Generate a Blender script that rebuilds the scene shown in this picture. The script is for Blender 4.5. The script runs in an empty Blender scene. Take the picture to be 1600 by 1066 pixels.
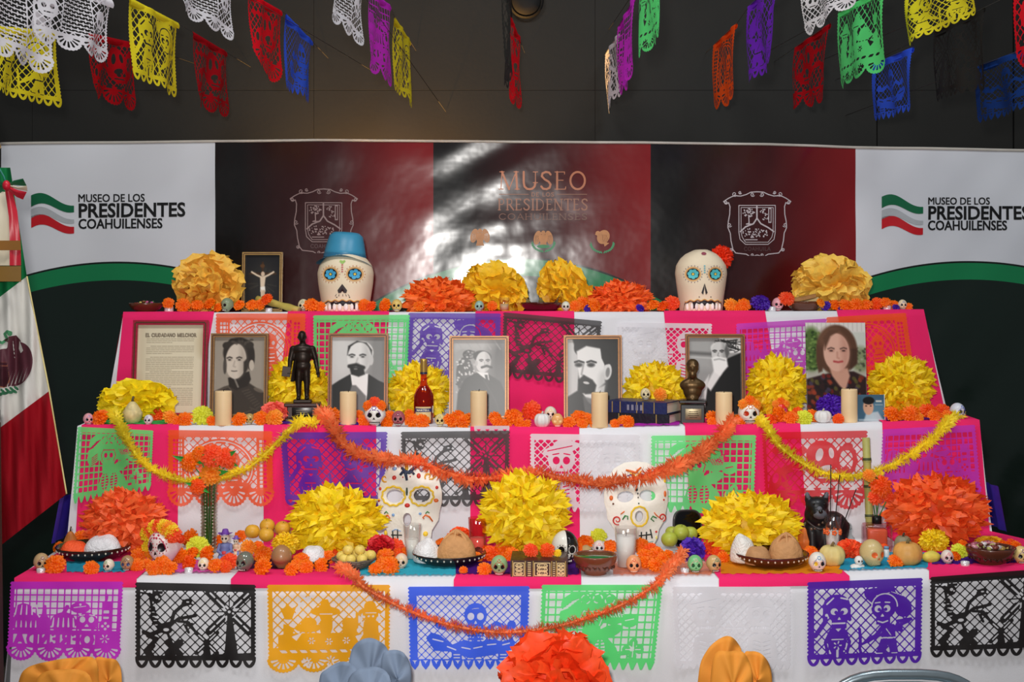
import bpy, bmesh, math, random
import numpy as np
from mathutils import Vector, Matrix, Euler
random.seed(7); np.random.seed(7)
C = bpy.context.scene
COL = C.collection
PI = math.pi
# ---------------------------------------------------------------- camera, world, lights, exposure
# camera at eye height 1.55 m looking straight at the altar (pixels of the 1600x1066 frame, f = 2000 px)
F, CX, HY, CZ = 2000.0, 800.0, 475.0, 1.55
cam = bpy.data.cameras.new('camera'); cam.sensor_width = 36.0; cam.lens = 36.0*F/1600.0
cam.shift_y = -(533-HY)/1600.0; cam.clip_start = 0.05
co = bpy.data.objects.new('camera', cam); COL.objects.link(co)
co.location = (0, 0, CZ); co.rotation_euler = (PI/2, 0, 0); C.camera = co
C.view_settings.view_transform = 'Standard'; C.view_settings.look = 'None'
C.view_settings.gamma = 1.0; C.view_settings.use_curve_mapping = False
C.view_settings.exposure = 0.0
wd = bpy.data.worlds.new('world'); C.world = wd; wd.use_nodes = True
wd.node_tree.nodes['Background'].inputs['Color'].default_value = (0.93, 0.96, 1.0, 1)
wd.node_tree.nodes['Background'].inputs['Strength'].default_value = 0.16
def lamp(name, kind, loc, energy, color=(1, 1, 1), size=0.2, target=None, spot=None, sizey=None):
    l = bpy.data.lights.new(name, kind); l.energy = energy; l.color = color
    if kind == 'AREA':
        l.size = size
        if sizey: l.shape = 'RECTANGLE'; l.size_y = sizey
    else: l.shadow_soft_size = size
    if spot: l.spot_size = math.radians(spot); l.spot_blend = 1.0
    o = bpy.data.objects.new(name, l); COL.objects.link(o); o.location = loc
    if target is not None:
        d = Vector(target)-Vector(loc); o.rotation_euler = d.to_track_quat('-Z', 'Y').to_euler()
    return o
# on-camera flash, two hall lamps overhead, and a warm uplight standing behind the banner
lamp('camera_flash', 'SPOT', (-0.09, 0.0, 1.72), 340, (1.0, 0.97, 0.93), 0.06, (0.0, 4.4, 1.36), 74)
lamp('hall_lamp', 'AREA', (-0.9, 2.7, 4.1), 40, (1.0, 0.97, 0.93), 1.0, (-0.3, 4.6, 0.9), None, 0.5)
lamp('hall_lamp', 'AREA', (1.1, 2.7, 4.1), 38, (0.92, 0.96, 1.0), 1.0, (0.4, 4.6, 0.9), None, 0.5)
lamp('warm_uplight', 'SPOT', (-0.58, 5.56, 1.62), 330, (1.0, 0.52, 0.15), 0.03, (-0.58, 5.63, 2.5), 130)

def W(px, py, D): return np.array([(px-CX)*D/F, D, CZ-(py-HY)*D/F])
def lin(c):
    c = np.asarray(c, float)/255.0
    return np.where(c <= 0.04045, c/12.92, ((c+0.055)/1.055)**2.4)
# ---------------------------------------------------------------- materials (all procedural)
_M = {}
def mat(col, rough=0.6, metal=0.0, var=0.10, scale=40.0, bump=0.0, trans=0.0, spec=0.5, coat=0.0, ior=1.45, coord='Object', stretch=(1, 1, 1), attr=None, sheen=0.0, bscale=None):
    key = (tuple(col) if col is not None else None, rough, metal, var, scale, bump, trans, spec, coat, coord, stretch, attr, sheen, bscale)
    if key in _M: return _M[key]
    m = bpy.data.materials.new('material_%03d' % len(_M)); m.use_nodes = True; _M[key] = m
    nt = m.node_tree; N = nt.nodes; L = nt.links; b = N['Principled BSDF']
    b.inputs['Roughness'].default_value = rough; b.inputs['Metallic'].default_value = metal
    b.inputs['Transmission Weight'].default_value = trans; b.inputs['Specular IOR Level'].default_value = spec
    b.inputs['Coat Weight'].default_value = coat; b.inputs['IOR'].default_value = ior
    if sheen: b.inputs['Sheen Weight'].default_value = sheen
    if attr:
        a = N.new('ShaderNodeVertexColor'); a.layer_name = attr; src = a.outputs['Color']
    else:
        a = N.new('ShaderNodeRGB'); c = lin(col); a.outputs[0].default_value = (*c, 1); src = a.outputs[0]
    tc = N.new('ShaderNodeTexCoord'); mp = N.new('ShaderNodeMapping'); mp.inputs['Scale'].default_value = stretch
    L.new(tc.outputs[coord], mp.inputs['Vector'])
    n = N.new('ShaderNodeTexNoise'); n.inputs['Scale'].default_value = scale; n.inputs['Detail'].default_value = 3
    L.new(mp.outputs['Vector'], n.inputs['Vector'])
    if var > 0 and trans < 0.5:
        mr = N.new('ShaderNodeMapRange'); mr.inputs['From Min'].default_value = 0.3; mr.inputs['From Max'].default_value = 0.7
        mr.inputs['To Min'].default_value = 1-var; mr.inputs['To Max'].default_value = 1+var
        L.new(n.outputs['Fac'], mr.inputs['Value'])
        hs = N.new('ShaderNodeHueSaturation'); L.new(src, hs.inputs['Color']); L.new(mr.outputs[0], hs.inputs['Value'])
        src = hs.outputs['Color']
    L.new(src, b.inputs['Base Color'])
    if bump:
        bn = N.new('ShaderNodeTexNoise'); bn.inputs['Scale'].default_value = bscale or scale; bn.inputs['Detail'].default_value = 2
        L.new(mp.outputs['Vector'], bn.inputs['Vector'])
        bp = N.new('ShaderNodeBump'); bp.inputs['Strength'].default_value = bump; bp.inputs['Distance'].default_value = 0.02
        L.new(bn.outputs['Fac'], bp.inputs['Height']); L.new(bp.outputs['Normal'], b.inputs['Normal'])
    return m
def tissue(col, see=0.14, transl=0.35, var=0.08, deep=None):
    """thin coloured tissue paper: diffuse + translucent, slightly see-through. deep = colour of the heart of a paper flower"""
    key = ('tissue', tuple(col), see, transl, tuple(deep) if deep else None)
    if key in _M: return _M[key]
    m = bpy.data.materials.new('tissue_%03d' % len(_M)); m.use_nodes = True; _M[key] = m
    nt = m.node_tree; N = nt.nodes; L = nt.links; N.remove(N['Principled BSDF'])
    out = N['Material Output']
    rgb = N.new('ShaderNodeRGB'); rgb.outputs[0].default_value = (*lin(col), 1); src = rgb.outputs[0]
    tc = N.new('ShaderNodeTexCoord')
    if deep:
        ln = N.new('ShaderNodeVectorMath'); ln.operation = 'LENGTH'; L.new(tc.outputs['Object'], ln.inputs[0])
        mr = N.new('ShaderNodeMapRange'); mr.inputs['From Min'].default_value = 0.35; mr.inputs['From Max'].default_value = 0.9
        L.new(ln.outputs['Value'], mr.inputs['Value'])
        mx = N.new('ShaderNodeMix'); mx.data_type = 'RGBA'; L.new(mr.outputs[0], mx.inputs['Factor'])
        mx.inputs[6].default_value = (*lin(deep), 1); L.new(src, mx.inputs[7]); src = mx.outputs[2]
    n = N.new('ShaderNodeTexNoise'); n.inputs['Scale'].default_value = 9.0; L.new(tc.outputs['Object'], n.inputs['Vector'])
    mr2 = N.new('ShaderNodeMapRange'); mr2.inputs['From Min'].default_value = .3; mr2.inputs['From Max'].default_value = .7
    mr2.inputs['To Min'].default_value = 1-var; mr2.inputs['To Max'].default_value = 1+var; L.new(n.outputs['Fac'], mr2.inputs['Value'])
    hs = N.new('ShaderNodeHueSaturation'); L.new(src, hs.inputs['Color']); L.new(mr2.outputs[0], hs.inputs['Value']); src = hs.outputs['Color']
    d = N.new('ShaderNodeBsdfDiffuse'); t = N.new('ShaderNodeBsdfTranslucent'); L.new(src, d.inputs['Color']); L.new(src, t.inputs['Color'])
    g = N.new('ShaderNodeBsdfGlossy'); g.inputs['Roughness'].default_value = 0.45
    x = N.new('ShaderNodeMixShader'); x.inputs[0].default_value = transl; L.new(d.outputs[0], x.inputs[1]); L.new(t.outputs[0], x.inputs[2])
    xg = N.new('ShaderNodeMixShader'); xg.inputs[0].default_value = 0.025; L.new(x.outputs[0], xg.inputs[1]); L.new(g.outputs[0], xg.inputs[2])
    last = xg
    if see > 0:
        tr = N.new('ShaderNodeBsdfTransparent'); y = N.new('ShaderNodeMixShader'); y.inputs[0].default_value = see
        L.new(xg.outputs[0], y.inputs[1]); L.new(tr.outputs[0], y.inputs[2]); last = y
    L.new(last.outputs[0], out.inputs['Surface'])
    return m
def glass(col=(255, 255, 255), rough=0.03, milk=0.0):
    """thin clear glass: tinted see-through body with a fresnel sheen"""
    key = ('glass', tuple(col), rough)
    if key in _M: return _M[key]
    m = bpy.data.materials.new('glass_%03d' % len(_M)); m.use_nodes = True; _M[key] = m
    nt = m.node_tree; N = nt.nodes; L = nt.links; N.remove(N['Principled BSDF'])
    lw = N.new('ShaderNodeLayerWeight'); lw.inputs['Blend'].default_value = .5; pw = N.new('ShaderNodeMath'); pw.operation = 'POWER'; L.new(lw.outputs['Facing'], pw.inputs[0]); pw.inputs[1].default_value = 3.0; f = N.new('ShaderNodeMath'); f.operation = 'MULTIPLY_ADD'; L.new(pw.outputs[0], f.inputs[0]); f.inputs[1].default_value = .55; f.inputs[2].default_value = .035; tr = N.new('ShaderNodeBsdfTransparent'); tr.inputs['Color'].default_value = (*(lin(col)*.97), 1)
    gl = N.new('ShaderNodeBsdfGlossy'); gl.inputs['Roughness'].default_value = rough; x = N.new('ShaderNodeMixShader')
    L.new(f.outputs[0], x.inputs[0]); L.new(tr.outputs[0], x.inputs[1]); L.new(gl.outputs[0], x.inputs[2]); L.new(x.outputs[0], N['Material Output'].inputs['Surface'])
    return m
# ---------------------------------------------------------------- mesh building
class MB:
    def __init__(s): s.v = []; s.f = []
    def add(s, v, f):
        o = len(s.v); s.v += [tuple(map(float, p)) for p in v]; s.f += [tuple(i+o for i in q) for q in f]; return s
    def box(s, c, d, b=0.0, rot=None):
        x, y, z = d[0]/2, d[1]/2, d[2]/2; b = min(b, x*.9, y*.9, z*.9)
        if b <= 0:
            v = [(i*x, j*y, k*z) for k in (-1, 1) for j in (-1, 1) for i in (-1, 1)]
            f = [(0, 2, 3, 1), (4, 5, 7, 6), (0, 1, 5, 4), (2, 6, 7, 3), (0, 4, 6, 2), (1, 3, 7, 5)]
        else:
            bm = bmesh.new(); bmesh.ops.create_cube(bm, size=1)
            for q in bm.verts: q.co = Vector((q.co.x*2*x, q.co.y*2*y, q.co.z*2*z))
            bmesh.ops.bevel(bm, geom=bm.edges[:], offset=b, segments=2, affect='EDGES', profile=.6)
            bm.verts.index_update(); v = [tuple(q.co) for q in bm.verts]; f = [tuple(q.index for q in p.verts) for p in bm.faces]; bm.free()
        if rot is not None:
            m = Euler(rot).to_matrix(); v = [tuple(m @ Vector(p)) for p in v]
        return s.add([(p[0]+c[0], p[1]+c[1], p[2]+c[2]) for p in v], f)
    def lathe(s, prof, n=24, c=(0, 0, 0), fn=None, caps=True):
        v = []; f = []; k = len(prof)
        for (r, z) in prof:
            for i in range(n):
                a = 2*PI*i/n; rr = r*(fn(a, z) if fn else 1)
                v.append((c[0]+rr*math.cos(a), c[1]+rr*math.sin(a), c[2]+z))
        for j in range(k-1):
            for i in range(n):
                i2 = (i+1) % n; f.append((j*n+i, j*n+i2, (j+1)*n+i2, (j+1)*n+i))
        if caps:
            if prof[0][0] > 1e-5: f.append(tuple(reversed(range(n))))
            if prof[-1][0] > 1e-5: f.append(tuple(range((k-1)*n, k*n)))
        return s.add(v, f)
    def ell(s, c, r, nu=16, nv=10, rot=None, fn=None):
        if not hasattr(r, '__len__'): r = (r, r, r)
        m = Euler(rot).to_matrix() if rot is not None else None
        v = []; f = []
        for j in range(nv+1):
            t = -PI/2+PI*j/nv
            for i in range(nu):
                a = 2*PI*i/nu; p = (math.cos(t)*math.cos(a), math.cos(t)*math.sin(a), math.sin(t))
                if fn: p = fn(p)
                p = (p[0]*r[0], p[1]*r[1], p[2]*r[2])
                if m: p = tuple(m @ Vector(p))
                v.append((p[0]+c[0], p[1]+c[1], p[2]+c[2]))
        for j in range(nv):
            for i in range(nu):
                i2 = (i+1) % nu; f.append((j*nu+i, j*nu+i2, (j+1)*nu+i2, (j+1)*nu+i))
        return s.add(v, f)
    def tube(s, path, r, n=8, closed=False):
        P = [Vector(p) for p in path]; k = len(P); v = []; f = []; up = Vector((0, 0, 1)); pn = None
        for i, p in enumerate(P):
            if closed: t = P[(i+1) % k]-P[i-1]
            else: t = P[min(i+1, k-1)]-P[max(i-1, 0)]
            t = t.normalized() if t.length > 1e-9 else Vector((0, 0, 1))
            if pn is None: pn = t.orthogonal().normalized()
            pn = (pn-t*pn.dot(t)); pn = pn.normalized() if pn.length > 1e-6 else t.orthogonal().normalized()
            bn = t.cross(pn); rr = r[i] if hasattr(r, '__len__') else r
            for j in range(n):
                a = 2*PI*j/n; v.append(tuple(p+pn*(rr*math.cos(a))+bn*(rr*math.sin(a))))
        for i in range(k if closed else k-1):
            i2 = (i+1) % k
            for j in range(n):
                j2 = (j+1) % n; f.append((i*n+j, i*n+j2, i2*n+j2, i2*n+j))
        if not closed: f.append(tuple(reversed(range(n)))); f.append(tuple(range((k-1)*n, k*n)))
        return s.add(v, f)
    def cap(s, p0, r0, p1, r1, n=12):
        p0 = Vector(p0); p1 = Vector(p1); d = p1-p0; L = d.length; d = d/L; pts = []; rs = []
        for t in (-.98, -.7, -.3, 0): pts.append(p0+d*(r0*t)); rs.append(r0*math.sqrt(1-t*t))
        for t in (0, .3, .7, .98): pts.append(p1+d*(r1*t)); rs.append(r1*math.sqrt(1-t*t))
        return s.tube(pts, rs, n)
    def prism(s, poly, y0, y1):
        k = len(poly); v = [(x, y0, z) for x, z in poly]+[(x, y1, z) for x, z in poly]
        f = [tuple(range(k)), tuple(reversed(range(k, 2*k)))]+[(i, i+k, (i+1) % k+k, (i+1) % k) for i in range(k)]
        return s.add(v, f)
    def grid(s, fn, nu, nv):
        v = [fn(i/nu, j/nv) for j in range(nv+1) for i in range(nu+1)]
        f = [(j*(nu+1)+i, j*(nu+1)+i+1, (j+1)*(nu+1)+i+1, (j+1)*(nu+1)+i) for j in range(nv) for i in range(nu)]
        return s.add(v, f)
    def mesh(s, name, smooth=True):
        me = bpy.data.meshes.new(name); me.from_pydata(s.v, [], s.f); me.update()
        if smooth: me.polygons.foreach_set('use_smooth', [True]*len(me.polygons))
        return me
def link(name, me, m=None, parent=None, loc=None, rot=None, scale=None, label=None, autos=None):
    o = bpy.data.objects.new(name, me); COL.objects.link(o)
    if m is not None:
        if not len(me.materials): me.materials.append(m)
        if me.materials[0] != m:
            o.material_slots[0].link = 'OBJECT'; o.material_slots[0].material = m
    if parent is not None: o.parent = parent
    if loc is not None: o.location = tuple(map(float, loc))
    if rot is not None: o.rotation_euler = rot
    if scale is not None: o.scale = (scale,)*3 if not hasattr(scale, '__len__') else scale
    if label: o['label'] = label
    return o
def part(name, mb, m, parent, smooth=True, **k):
    me = mb.mesh(name, smooth) if isinstance(mb, MB) else mb
    return link(name, me, m, parent, **k)
LABELS = {}
def tag(o, label, cat, group=None):
    n = len(label.replace('-', ' ').split())
    if n > 16 or n < 4: print('LABEL WORDS', n, label)
    if label in LABELS and not group: print('LABEL TWICE', label)
    LABELS[label] = 1
    o['label'] = label; o['category'] = cat
    if group: o['group'] = group
    return o
def thing(name, label, cat, loc, rot=(0, 0, 0), group=None):
    o = bpy.data.objects.new(name, None); COL.objects.link(o); o.empty_display_size = .05
    o.location = tuple(map(float, loc)); o.rotation_euler = rot
    return tag(o, label, cat, group)
def struct(name, mb, m, parent=None, smooth=False):
    o = link(name, mb.mesh(name, smooth), m, parent); o['kind'] = 'structure'; return o
def attr_mesh(name, me, cols):
    a = me.color_attributes.new('paint', 'FLOAT_COLOR', 'POINT')
    a.data.foreach_set('color', np.concatenate([cols, np.ones((len(cols), 1))], 1).astype(np.float32).ravel())
# ---------------------------------------------------------------- signed-distance drawing: cut paper, emblems, prints
def sm(d, w): return np.clip(.5-d/w, 0, 1)
class Art:
    """a sheet on which shapes are laid by signed distance; field() for cut paper, rgb for prints"""
    def __init__(s, x0, y0, x1, y1, st, rgb=None):
        s.st = st; s.x0, s.y0, s.x1, s.y1 = x0, y0, x1, y1
        nx = int(round((x1-x0)/st)); ny = int(round((y1-y0)/st))
        s.xs = np.linspace(x0, x1, nx+1); s.ys = np.linspace(y0, y1, ny+1); s.X, s.Y = np.meshgrid(s.xs, s.ys)
        s.v = np.zeros_like(s.X)
        s.c = None
        if rgb is not None: s.c = np.empty(s.X.shape+(3,)); s.c[:] = rgb
    # distances
    def ell(s, cx, cy, rx, ry=None, rot=0):
        ry = rx if ry is None else ry; a = math.radians(rot); ca, sa = math.cos(a), math.sin(a)
        x = (s.X-cx)*ca+(s.Y-cy)*sa; y = -(s.X-cx)*sa+(s.Y-cy)*ca
        q = np.sqrt((x/rx)**2+(y/ry)**2)+1e-9; g = np.sqrt((x/rx**2)**2+(y/ry**2)**2)+1e-9
        return q*(q-1)/g if rx != ry else np.sqrt(x*x+y*y)-rx
    def rect(s, x0, y0, x1, y1): return np.maximum(np.abs(s.X-(x0+x1)/2)-abs(x1-x0)/2, np.abs(s.Y-(y0+y1)/2)-abs(y1-y0)/2)
    def seg(s, x0, y0, x1, y1, t, t1=None):
        dx, dy = x1-x0, y1-y0; h = np.clip(((s.X-x0)*dx+(s.Y-y0)*dy)/(dx*dx+dy*dy+1e-12), 0, 1)
        return np.hypot(s.X-x0-dx*h, s.Y-y0-dy*h)-(t if t1 is None else t+(t1-t)*h)/2
    def pline(s, pts, t, closed=False):
        d = None; n = len(pts)
        for i in range(n if closed else n-1):
            a, b = pts[i], pts[(i+1) % n]; q = s.seg(a[0], a[1], b[0], b[1], t); d = q if d is None else np.minimum(d, q)
        return d
    def poly(s, pts):
        ins = np.zeros(s.X.shape, bool); n = len(pts)
        for i in range(n):
            (xa, ya), (xb, yb) = pts[i], pts[(i+1) % n]
            if ya == yb: continue
            c = ((ya > s.Y) != (yb > s.Y)) & (s.X < (xb-xa)*(s.Y-ya)/(yb-ya)+xa); ins ^= c
        d = s.pline(pts, 0, True)
        return np.where(ins, -d, d)
    def lat(s, p, t, diag=False):
        if diag: a, b = (s.X+s.Y)*.7071, (s.X-s.Y)*.7071
        else: a, b = s.X, s.Y
        f = lambda q: np.abs((q+p/2) % p-p/2)-t/2
        return np.minimum(f(a), f(b))
    # operations
    def on(s, d): s.v = np.maximum(s.v, sm(d, s.st*1.2)); return s
    def off(s, d): s.v = np.minimum(s.v, 1-sm(d, s.st*1.2)); return s
    def put(s, d, col, soft=None, alpha=1.0):
        m = (sm(d, soft or s.st*1.3)*alpha)[..., None]; s.c = s.c*(1-m)+np.asarray(col, float)*m; return s
def march(v, xs, ys):
    """marching squares: area where v > .5 -> 2D points, faces"""
    ny, nx = v.shape; v = v.copy(); v[0] = v[-1] = 0; v[:, 0] = v[:, -1] = 0
    v = np.where(np.abs(v-.5) < 1e-3, .501, v); I = v > .5
    X, Y = np.meshgrid(xs, ys)
    nC = nx*ny; nH = ny*(nx-1)
    with np.errstate(divide='ignore', invalid='ignore'):
        tH = np.clip((.5-v[:, :-1])/(v[:, 1:]-v[:, :-1]), 0.02, .98); tV = np.clip((.5-v[:-1])/(v[1:]-v[:-1]), 0.02, .98)
    tH = np.nan_to_num(tH, nan=.5); tV = np.nan_to_num(tV, nan=.5)
    HX = X[:, :-1]+tH*(X[:, 1:]-X[:, :-1]); HYY = Y[:, :-1]; VX = X[:-1]; VY = Y[:-1]+tV*(Y[1:]-Y[:-1])
    P = np.concatenate([np.stack([X.ravel(), Y.ravel()], 1), np.stack([HX.ravel(), HYY.ravel()], 1), np.stack([VX.ravel(), VY.ravel()], 1)])
    j, i = np.mgrid[0:ny-1, 0:nx-1]
    a = j*nx+i; b = a+1; d = a+nx; c = d+1
    e0 = nC+j*(nx-1)+i; e2 = nC+(j+1)*(nx-1)+i; e3 = nC+nH+j*nx+i; e1 = e3+1
    code = I[:-1, :-1]*1+I[:-1, 1:]*2+I[1:, 1:]*4+I[1:, :-1]*8
    ring = [a, e0, b, e1, c, e2, d, e3]; faces = []
    for k in range(1, 16):
        msk = code == k
        if not msk.any(): continue
        bits = [(k >> q) & 1 for q in range(4)]; sel = []
        for q in range(4):
            if bits[q]: sel.append(ring[2*q])
            if bits[q] != bits[(q+1) % 4]: sel.append(ring[2*q+1])
        faces.append(np.stack([r[msk] for r in sel], 1))
    if not faces: return np.zeros((0, 2)), []
    used = np.unique(np.concatenate([f.ravel() for f in faces])); mp = np.zeros(len(P), int); mp[used] = np.arange(len(used))
    return P[used], [mp[f] for f in faces]
def quick_mesh(name, V, flist, smooth=False):
    me = bpy.data.meshes.new(name); me.vertices.add(len(V)); me.vertices.foreach_set('co', np.asarray(V, np.float32).ravel())
    loops = np.concatenate([f.ravel() for f in flist]); tot = np.concatenate([np.full(len(f), f.shape[1]) for f in flist])
    st = np.concatenate([[0], np.cumsum(tot)[:-1]])
    me.loops.add(len(loops)); me.loops.foreach_set('vertex_index', loops.astype(np.int32))
    me.polygons.add(len(tot)); me.polygons.foreach_set('loop_start', st.astype(np.int32)); me.polygons.foreach_set('loop_total', tot.astype(np.int32))
    if smooth: me.polygons.foreach_set('use_smooth', np.ones(len(tot), bool))
    me.update(calc_edges=True); return me
def cutmesh(name, art, fn, smooth=True):
    """sheet of an Art field mapped by fn(P Nx2) -> Nx3"""
    P, fl = march(art.v, art.xs, art.ys); return quick_mesh(name, fn(P), fl, smooth)
def printmesh(name, art, fn):
    """print of an Art's colours on a dense sheet"""
    ny, nx = art.X.shape; P = np.stack([art.X.ravel(), art.Y.ravel()], 1)
    j, i = np.mgrid[0:ny-1, 0:nx-1]; a = (j*nx+i).ravel()
    me = quick_mesh(name, fn(P), [np.stack([a, a+nx, a+nx+1, a+1], 1)])
    attr_mesh(name, me, lin(art.c.reshape(-1, 3).clip(0, 255))); return me
def textmesh(s, x0, y0, x1, y1, bold=0.0):
    """outline of a text fitted to a pixel rectangle -> (N,2) points, faces"""
    cu = bpy.data.curves.new('text', 'FONT'); cu.body = s; cu.offset = bold; cu.resolution_u = 3
    o = bpy.data.objects.new('text', cu); COL.objects.link(o)
    dg = bpy.context.evaluated_depsgraph_get(); me = bpy.data.meshes.new_from_object(o.evaluated_get(dg))
    P = np.zeros(len(me.vertices)*3); me.vertices.foreach_get('co', P); P = P.reshape(-1, 3)[:, :2]
    f = [tuple(p.vertices) for p in me.polygons]
    bpy.data.objects.remove(o); bpy.data.curves.remove(cu); bpy.data.meshes.remove(me)
    lo, hi = P.min(0), P.max(0)
    Q = np.stack([x0+(P[:, 0]-lo[0])/(hi[0]-lo[0])*(x1-x0), y1-(P[:, 1]-lo[1])/(hi[1]-lo[1])*(y1-y0)], 1)
    return Q, f
# roman capitals: (width, strokes (points, thick?))
_B = [(.15, 0), (.45, 0), (.6, .12), (.6, .38), (.45, .5), (.15, .5)]
GL = {'M': (1.15, [([(.1, 1), (.16, 0)], 0), ([(.16, 0), (.57, 1)], 1), ([(.57, 1), (.98, 0)], 0), ([(.98, 0), (1.04, 1)], 1)]),
 'U': (.95, [([(.15, 0), (.15, .62), (.2, .85), (.35, .98), (.5, 1), (.65, .97), (.78, .85), (.83, .62)], 1), ([(.83, .62), (.83, 0)], 0)]),
 'S': (.75, [([(.64, .15), (.55, .03), (.36, 0), (.17, .08), (.13, .25), (.3, .43), (.52, .56), (.64, .72), (.58, .92), (.4, 1), (.2, .97), (.1, .84)], 1)]),
 'E': (.7, [([(.15, 0), (.15, 1)], 1), ([(.15, 0), (.58, 0)], 0), ([(.15, .48), (.5, .48)], 0), ([(.15, 1), (.63, 1)], 0), ([(.58, 0), (.58, .12)], 0), ([(.63, 1), (.65, .86)], 0)]),
 'F': (.65, [([(.15, 0), (.15, 1)], 1), ([(.15, 0), (.58, 0)], 0), ([(.15, .48), (.5, .48)], 0), ([(.58, 0), (.58, .12)], 0)]),
 'O': (1.05, [([(.52+.42*math.cos(a), .5+.5*math.sin(a)) for a in np.linspace(0, 2*PI, 25)], 1)]),
 'C': (.95, [([(.52+.42*math.cos(a), .5+.5*math.sin(a)) for a in np.linspace(.7, 2*PI-.7, 20)], 1)]),
 'P': (.72, [([(.15, 0), (.15, 1)], 1), (_B, 0)]),
 'R': (.82, [([(.15, 0), (.15, 1)], 1), (_B, 0), ([(.38, .5), (.78, 1)], 1)]),
 'I': (.32, [([(.16, 0), (.16, 1)], 1)]),
 'D': (.95, [([(.15, 0), (.15, 1)], 1), ([(.15, 0), (.45, 0), (.75, .2), (.82, .5), (.75, .8), (.45, 1), (.15, 1)], 0)]),
 'N': (.95, [([(.13, 0), (.13, 1)], 0), ([(.13, 0), (.8, 1)], 1), ([(.8, 1), (.8, 0)], 0)]),
 'T': (.8, [([(.4, 0), (.4, 1)], 1), ([(.04, 0), (.76, 0)], 0), ([(.04, 0), (.04, .12)], 0), ([(.76, 0), (.76, .12)], 0)]),
 'A': (.85, [([(.05, 1), (.42, 0)], 0), ([(.42, 0), (.8, 1)], 1), ([(.18, .65), (.66, .65)], 0)]),
 'H': (.95, [([(.15, 0), (.15, 1)], 1), ([(.8, 0), (.8, 1)], 1), ([(.15, .48), (.8, .48)], 0)]),
 'L': (.65, [([(.15, 0), (.15, 1)], 1), ([(.15, 1), (.6, 1)], 0), ([(.6, 1), (.62, .86)], 0)]), ' ': (.5, [])}
def roman(art, s, x0, y0, x1, y1, T=.13, t=.06, mirror=False, serif=True):
    tot = sum(GL[c][0]+.12 for c in s)-.12; sx = (x1-x0)/tot; sy = y1-y0; d = None; x = 0
    for c in s:
        w, st = GL[c]
        for pts, thick in st:
            q = [(x0+(x+a)*sx, y0+b*sy) for a, b in pts]
            if mirror: q = [(x1+x0-a, b) for a, b in q]
            e = art.pline(q, (T if thick else t)*sy); d = e if d is None else np.minimum(d, e)
            if serif and len(pts) == 2 and abs(pts[0][0]-pts[1][0]) < .08 and abs(pts[0][1]-pts[1][1]) > .5:
                for k in (0, 1):
                    e = art.seg(q[k][0]-.13*sx, q[k][1], q[k][0]+.13*sx, q[k][1], t*sy); d = np.minimum(d, e)
        x += w+.12
    return d
# ---------------------------------------------------------------- the setting: black wall, floor, banner
DW, DB = 5.66, 5.46                      # wall and banner distances
wallm = mat((31, 31, 29), 0.7, 0, .12, 3.0, .025, bscale=60, spec=.3)
mb = MB(); mb.box((0, DW+.07, 2.0), (9, .1, 4.6)); wall = struct('wall_back', mb, mat((8, 8, 8), .8, 0, .05))
def wx(px): return (px-CX)*DW/F
def wz(py): return CZ-(py-HY)*DW/F
xe = [-4.4, wx(-330), wx(50), wx(490), wx(930), wx(1370), wx(1584), 4.4]; ze = [-.25, wz(700), wz(141), wz(-300), 4.2]
for i in range(len(xe)-1):
    for j in range(len(ze)-1):
        g = .0012 if i < 5 else .008
        mb = MB(); mb.box(((xe[i]+xe[i+1])/2, DW+.012, (ze[j]+ze[j+1])/2), (xe[i+1]-xe[i]-g, .02, ze[j+1]-ze[j]-.0012), .0008)
        o = link('panel', mb.mesh('panel', False), wallm, wall)
mb = MB(); mb.box((0, 2.6, -.03), (9, 6.4, .06)); struct('floor', mb, mat((96, 88, 80), .35, 0, .1, 4))
# recessed round fitting at the very top of the wall
p = W(822, 2, DW-.02); t = thing('wall_fixture', 'round black fixture high on the dark wall, cut by the frame', 'fixture', p)
mb = MB(); mb.lathe([(.062, -.01), (.066, .0), (.06, .02), (.03, .026), (.0, .026)], 28); part('housing', mb, mat((5, 5, 5), .8), t, rot=(PI/2, 0, 0))
mb = MB(); mb.lathe([(.07, 0), (.078, .006), (.07, .012)], 28, caps=False); part('rim', mb, mat((7, 7, 7), .8), t, rot=(PI/2, 0, 0))

# ---- banner: vinyl print; b(px,py,off) is its wrinkled surface
rs = np.random.RandomState(3)
_w = [(rs.uniform(-1, 1), rs.uniform(-1, 1), rs.uniform(0, 6)) for _ in range(12)]
def bdisp(X, Y):
    X = np.asarray(X, float); Y = np.asarray(Y, float); d = np.zeros(np.broadcast(X, Y).shape)
    cw = np.exp(-((X-790)/105)**2)
    ph = Y*.062+X*.028
    d = d+cw*(.0036*np.sin(ph+1.2*np.sin(X*.013+Y*.01))*np.exp(-((Y-240)/60)**2)+.0006*np.sin(.05*X+.11*Y+2*np.sin(.02*X)+1.5*np.sin(.035*Y)))
    d = d+.0003*cw*np.sin(.21*X+.6*np.sin(.1*Y))*np.exp(-((Y-360)/70)**2)
    # slack diagonal creases on the right half, hanging from the top edge
    r = 1/(1+np.exp(-(X-1180)/60))
    u = (X-1180)*.75+(Y-230)*.55
    d = d+r*(.0042*np.sin(u*.035+.8*np.sin(Y*.012))+.0018*np.sin(u*.10+1.0))
    l = 1/(1+np.exp((X-420)/80)); d = d+l*(.0040*np.sin(X*.028+.6*np.sin(Y*.02))*np.exp(-((Y-240)/160)**2))
    for a, b_, c in _w: d = d+.0004*np.sin(a*.07*X+b_*.07*Y+c)
    d = d+.010*np.sin(X*.0045+.4)
    return d
def btop(px): return np.interp(px, [-20, 5, 250, 500, 800, 1000, 1200, 1340, 1600, 1800], [226, 225, 223, 220, 222, 223, 226, 231, 236, 240])
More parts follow.
